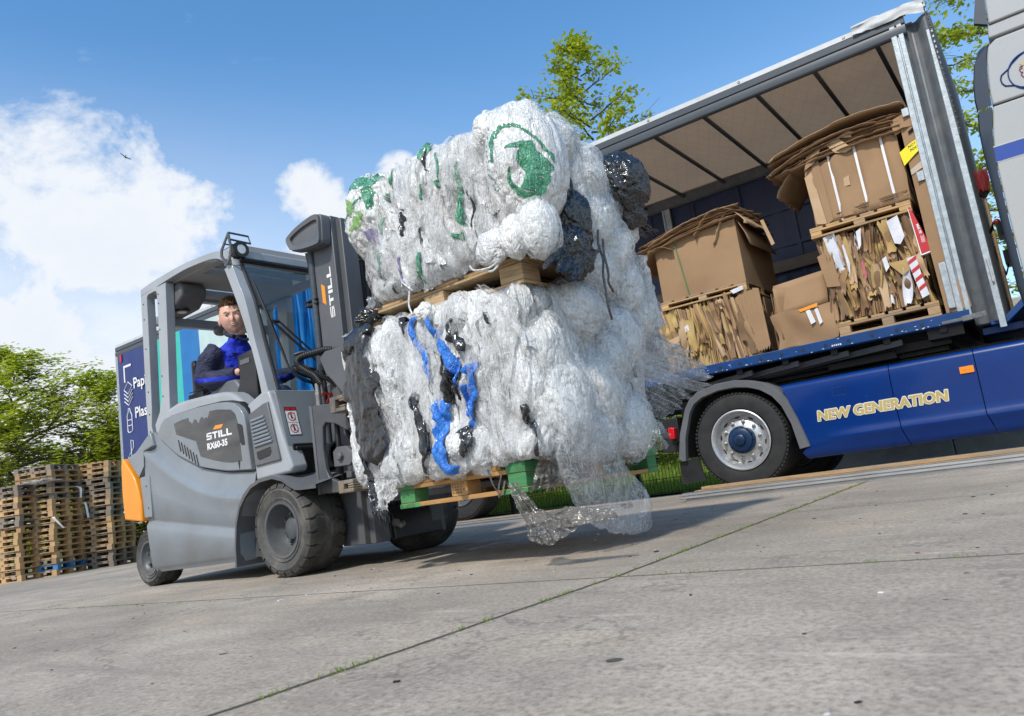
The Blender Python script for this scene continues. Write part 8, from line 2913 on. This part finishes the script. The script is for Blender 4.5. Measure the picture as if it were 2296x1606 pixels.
def stack(cx, cy, n, rot, kinds, where, jit=0.009):
    for k in range(n):
        kd = kinds[k % len(kinds)] if not isinstance(kinds, dict) else kinds.get(k, 'wood_mid')
        p = protos[kd]
        if kd in used:
            o = p.copy()
            COL.objects.link(o)
        else:
            o = p
            used.add(kd)
        o.location = (cx + RNG.normal(0, jit), cy + RNG.normal(0, jit), k * (PH + 0.0008))
        o.rotation_euler = (0, 0, rot + RNG.normal(0, 0.02))
        tag(o, f'{TONE[kd]} pallet, {ORD[k]} from the ground in the {where}', 'pallet', 'stacks of empty wooden pallets')


def kinds(n, seed, base):
    r = np.random.default_rng(seed)
    return {k: str(r.choice(['wood_new', 'wood_mid', 'wood_old'], p=base)) for k in range(n)}


kk = kinds(19, 3, [0.62, 0.26, 0.12])
kk[0], kk[1], kk[13] = 'wood_new', 'wood_blue', 'wood_old'
kk[18], kk[17] = 'wood_old', 'wood_mid'
# near corner of each stack, its faces run back from there
def near_corner(x, y, rot):
    v = Matrix.Rotation(rot, 2) @ Vector((-PW, 0))
    return x + v[0], y + v[1]
r0 = -0.12
x_, y_ = near_corner(-7.14, 11.66, r0)
stack(x_, y_, 19, r0, kk, 'tall middle stack')
kk = kinds(18, 5, [0.12, 0.36, 0.52])
kk[17] = 'wood_new'
x_, y_ = near_corner(-6.60, 12.25, -0.05)
stack(x_, y_, 19, -0.05, {**kk, 18: 'wood_new'}, 'dark stack by the forklift')
kk = kinds(9, 6, [0.75, 0.25, 0.0])
x_, y_ = near_corner(-7.50, 11.40, -0.2)
kk.update({9: 'wood_old', 10: 'wood_old', 11: 'wood_new', 12: 'wood_mid', 13: 'wood_new', 14: 'wood_old', 15: 'wood_old'})
stack(x_, y_, 16, -0.2, kk, 'shorter stack beside the tall one')
kk = kinds(16, 8, [0.4, 0.4, 0.2])
x_, y_ = near_corner(-8.10, 11.55, -0.2)
stack(x_, y_, 15, -0.2, kk, 'stack at the picture edge')
mb = MB()
for pts in ([(-7.14, 11.63, 0.86), (-7.11, 11.62, 0.84), (-7.05, 11.66, 0.74), (-7.02, 11.7, 0.68)], [(-7.02, 12.20, 1.04), (-6.96, 12.2, 1.02), (-6.93, 12.21, 0.80)], [(-7.03, 12.1, 1.30), (-6.98, 12.12, 1.26), (-6.97, 12.1, 1.12)]):
    mb.grid([[(p[0] - 0.014, p[1] - 0.01, p[2]), (p[0] + 0.014, p[1], p[2] + 0.004)] for p in arc(pts, 5)])
for q, w_ in zip(mb.islands(), ('white plastic strap dangling from the front corner of the tall middle stack', 'long white plastic strap hanging between the middle and the dark stack', 'short white plastic strap high up between the middle and the dark stack')):
    tag(q.build('loose_strap', M['strap_white']), w_, 'strap')
o = Bag((-7.35, 11.75, 1.42), (0.22, 0.22, 0.03), 411, amp=0.4).mesh('plastic_sheet', M['film_milk'], None, n=50)
tag(o, 'crumpled plastic sheet lying on top of the shorter pallet stack', 'plastic sheet')

# ================================================================== trees
def tree(name, label, base, h, crown, nb, nl, leaf, lm, seed, group, trunk_r=0.11, lean=(0, 0), up=0.55, flat=0.5, clump=9):
    """tapered trunk, limbs and twigs; leaves hang in small clumps round the twig ends"""
    rg_ = np.random.default_rng(seed)
    t = thing(name, label, 'tree', base, 0, group)
    mb = MB()
    z0, z1 = crown[0], h
    tp = [Vector((lean[0] * (z / h) ** 1.5 + 0.05 * math.sin(z * 1.3 + seed), lean[1] * (z / h) ** 1.5 + 0.05 * math.cos(z * 1.1 + seed), z)) for z in np.linspace(-0.3, h, 16)]
    mb.tube(tp, [max(0.008, trunk_r * (1 - 0.93 * k / 15)) for k in range(16)], 8)
    tips = []
    def along(z):
        f = (z + 0.3) / (h + 0.3) * 15
        i = min(14, int(f))
        return tp[i].lerp(tp[i + 1], f - i)
    for k in range(nb):
        f = (k + rg_.random()) / nb
        z = z0 + (z1 - z0) * f ** 0.85
        rad = np.interp(f, crown[1][0], crown[1][1]) * rg_.uniform(0.7, 1.12)
        a = k * 2.4 + rg_.normal(0, 0.4)
        p0 = along(max(0.2, z - rad * up * 0.5))
        d = Vector((math.cos(a), math.sin(a), up * rg_.uniform(0.5, 1.3)))
        pts = [p0]
        n = 6
        for j in range(1, n + 1):
            s_ = j / n
            pts.append(p0 + Vector((d.x * rad * s_, d.y * rad * s_, d.z * rad * (s_ ** 1.1) * (1 - 0.25 * s_))) + Vector(rg_.normal(0, 0.035 * rad, 3).tolist()) * s_)
        r0_ = max(0.008, trunk_r * 0.42 * (1 - 0.75 * f))
        mb.tube(pts, [max(0.004, r0_ * (1 - 0.85 * j / n)) for j in range(n + 1)], 5)
        for j in range(2, n + 1):
            for q in range(3):
                pa = pts[j]
                dd = Vector((math.cos(a + rg_.normal(0, 0.9)), math.sin(a + rg_.normal(0, 0.9)), rg_.uniform(-0.1, 0.7)))
                pb = pa + dd * rad * rg_.uniform(0.14, 0.36)
                mb.tube([pa, (pa + pb) / 2 + Vector((0, 0, 0.02 * rad)), pb], [0.007, 0.005, 0.003], 4)
                tips += [(pa, pb)]
    mb.build('trunk', M['bark'], t)
    tips_a = np.array([[*a, *b] for a, b in tips])
    nc = nl // clump
    sel = tips_a[rg_.integers(0, len(tips_a), nc)]
    s_ = rg_.uniform(0.25, 1.08, (nc, 1))
    cc = sel[:, :3] * (1 - s_) + sel[:, 3:] * s_ + rg_.normal(0, 0.05, (nc, 3))
    C = np.repeat(cc, clump, 0) + rg_.normal(0, leaf * 1.5, (nc * clump, 3)) * np.array([1, 1, 0.62])
    N = len(C)
    a1 = rg_.uniform(0, 2 * PI, N)
    nz = rg_.normal(0, 1, (N, 3)) * np.array([1 - flat * 0.6, 1 - flat * 0.6, 1])
    nz[:, 2] = np.abs(nz[:, 2]) + flat
    nz = nrm(nz)
    e1 = nrm(np.cross(nz, np.stack([np.cos(a1), np.sin(a1), 0 * a1], -1)))
    e2 = np.cross(nz, e1)
    sz = leaf * rg_.uniform(0.6, 1.25, (N, 1))
    V4 = np.stack([C - e1 * sz * 0.9, C - e2 * sz * 0.55 + nz * sz * 0.15, C + e1 * sz, C + e2 * sz * 0.55 + nz * sz * 0.15], 1)
    idx = np.arange(N)[:, None] * 4 + np.array([[0, 1, 2, 3]])
    me = bpy.data.meshes.new('crown')
    me.from_pydata(V4.reshape(-1, 3).tolist(), [], idx.tolist())
    at_ = me.attributes.new('tone', 'FLOAT', 'POINT')
    tone = np.clip(np.repeat(rg_.uniform(0, 1, nc), clump) * 0.7 + rg_.uniform(0, 0.4, N), 0, 1)
    at_.data.foreach_set('value', np.repeat(tone, 4).astype(np.float32))
    me.materials.append(lm)
    o = bpy.data.objects.new('crown', me)
    COL.objects.link(o)
    o.parent = t
    return t


oval = ([0, 0.25, 0.55, 0.85, 1.0], [0.9, 1.25, 1.1, 0.6, 0.2])
tree('young_tree', 'slim young tree with sparse light green leaves rising behind the trailer roof', (2.35, 15.6, -0.2), 9.9, (4.2, ([0, 0.2, 0.45, 0.75, 0.92, 1.0], [1.35, 1.55, 1.35, 0.95, 0.45, 0.10])), 40, 5000, 0.070, M['leaf_a'], 4, 'trees around the yard', 0.12, lean=(0.0, 0.0), up=0.55, clump=6)
tree('young_tree', 'slim tree seen through the gap between trailer and white cab', (9.35, 12.6, -0.2), 9.6, (0.6, ([0, 0.3, 0.6, 0.85, 1.0], [1.25, 1.3, 1.2, 0.9, 0.3])), 54, 11000, 0.062, M['leaf_b'], 5, 'trees around the yard', 0.13, up=0.4, clump=6)
big = ([0, 0.2, 0.5, 0.8, 1.0], [2.0, 2.6, 2.3, 1.3, 0.3])
tree('maple_tree', 'tallest leafy green tree behind the pallet stacks, at the edge of the picture', (-11.0, 16.8, -0.2), 5.05, (0.4, big), 60, 17000, 0.066, M['leaf_b'], 6, 'trees around the yard', 0.16, up=0.42, flat=1.3, clump=9)
tree('maple_tree', 'broad leafy green tree right behind the tall middle pallet stack', (-9.2, 17.2, -0.2), 4.35, (0.4, big), 55, 13500, 0.066, M['leaf_b'], 7, 'trees around the yard', 0.14, up=0.42, flat=1.3, clump=9)
tree('maple_tree', 'thin crowned tree between the pallet stacks and the trailer tail', (-7.9, 17.8, -0.2), 4.75, (0.5, ([0, 0.3, 0.6, 0.85, 1.0], [1.3, 1.6, 1.3, 0.8, 0.25])), 44, 7500, 0.062, M['leaf_b'], 8, 'trees around the yard', 0.12, up=0.6, flat=0.9, clump=7)
tree('maple_tree', 'leafy tree filling the back beyond the leftmost pallet stack', (-13.2, 18.6, -0.2), 4.6, (0.3, big), 50, 18000, 0.085, M['leaf_b'], 9, 'trees around the yard', 0.14, up=0.42, flat=1.3, clump=9)
tree('hedge_tree', 'low bushy tree closing the view behind the pallet stacks', (-9.6, 19.5, -0.3), 3.4, (0.1, ([0, 0.4, 0.8, 1.0], [2.6, 2.6, 1.8, 0.6])), 50, 20000, 0.085, M['leaf_b'], 12, 'trees around the yard', 0.1, up=0.4, flat=0.8)
tree('hedge_tree', 'low bushy tree beyond the fence behind the trailer wheels', (-1.5, 17.5, -0.2), 2.6, (0.1, ([0, 0.4, 0.8, 1.0], [3.4, 3.2, 2.0, 0.6])), 50, 14000, 0.09, M['leaf_a'], 13, 'trees around the yard', 0.1, up=0.35, flat=0.8)
tree('hedge_tree', 'low bushy tree beyond the fence behind the drive wheel', (4.5, 18.5, -0.2), 2.6, (0.1, ([0, 0.4, 0.8, 1.0], [3.4, 3.2, 2.0, 0.6])), 50, 14000, 0.09, M['leaf_a'], 14, 'trees around the yard', 0.1, up=0.35, flat=0.8)

# a bird high up against the cloud
mb = MB()
mb.tube([(-0.11, 0, 0), (0.0, 0, 0.012), (0.10, 0, 0.0)], [0.006, 0.03, 0.012], 8)
for sy in (-1, 1):
    mb.grid([[(-0.05, 0.0, 0.01), (0.05, 0.0, 0.01)], [(-0.02, 0.14 * sy, 0.06), (0.05, 0.15 * sy, 0.06)], [(-0.09, 0.31 * sy, 0.02), (-0.03, 0.30 * sy, 0.025)]])
mb.grid([[(-0.10, -0.01, 0), (-0.10, 0.01, 0)], [(-0.17, -0.035, 0), (-0.17, 0.035, 0)]])
o = mb.build('bird', M['dark_paint'])
o.scale = (0.6, 0.6, 0.6)
o.location, o.rotation_euler = (-11.445, 23.34, 12.5), (R(35), R(20), R(130))
tag(o, 'small dark bird flying in front of the white cloud', 'bird')
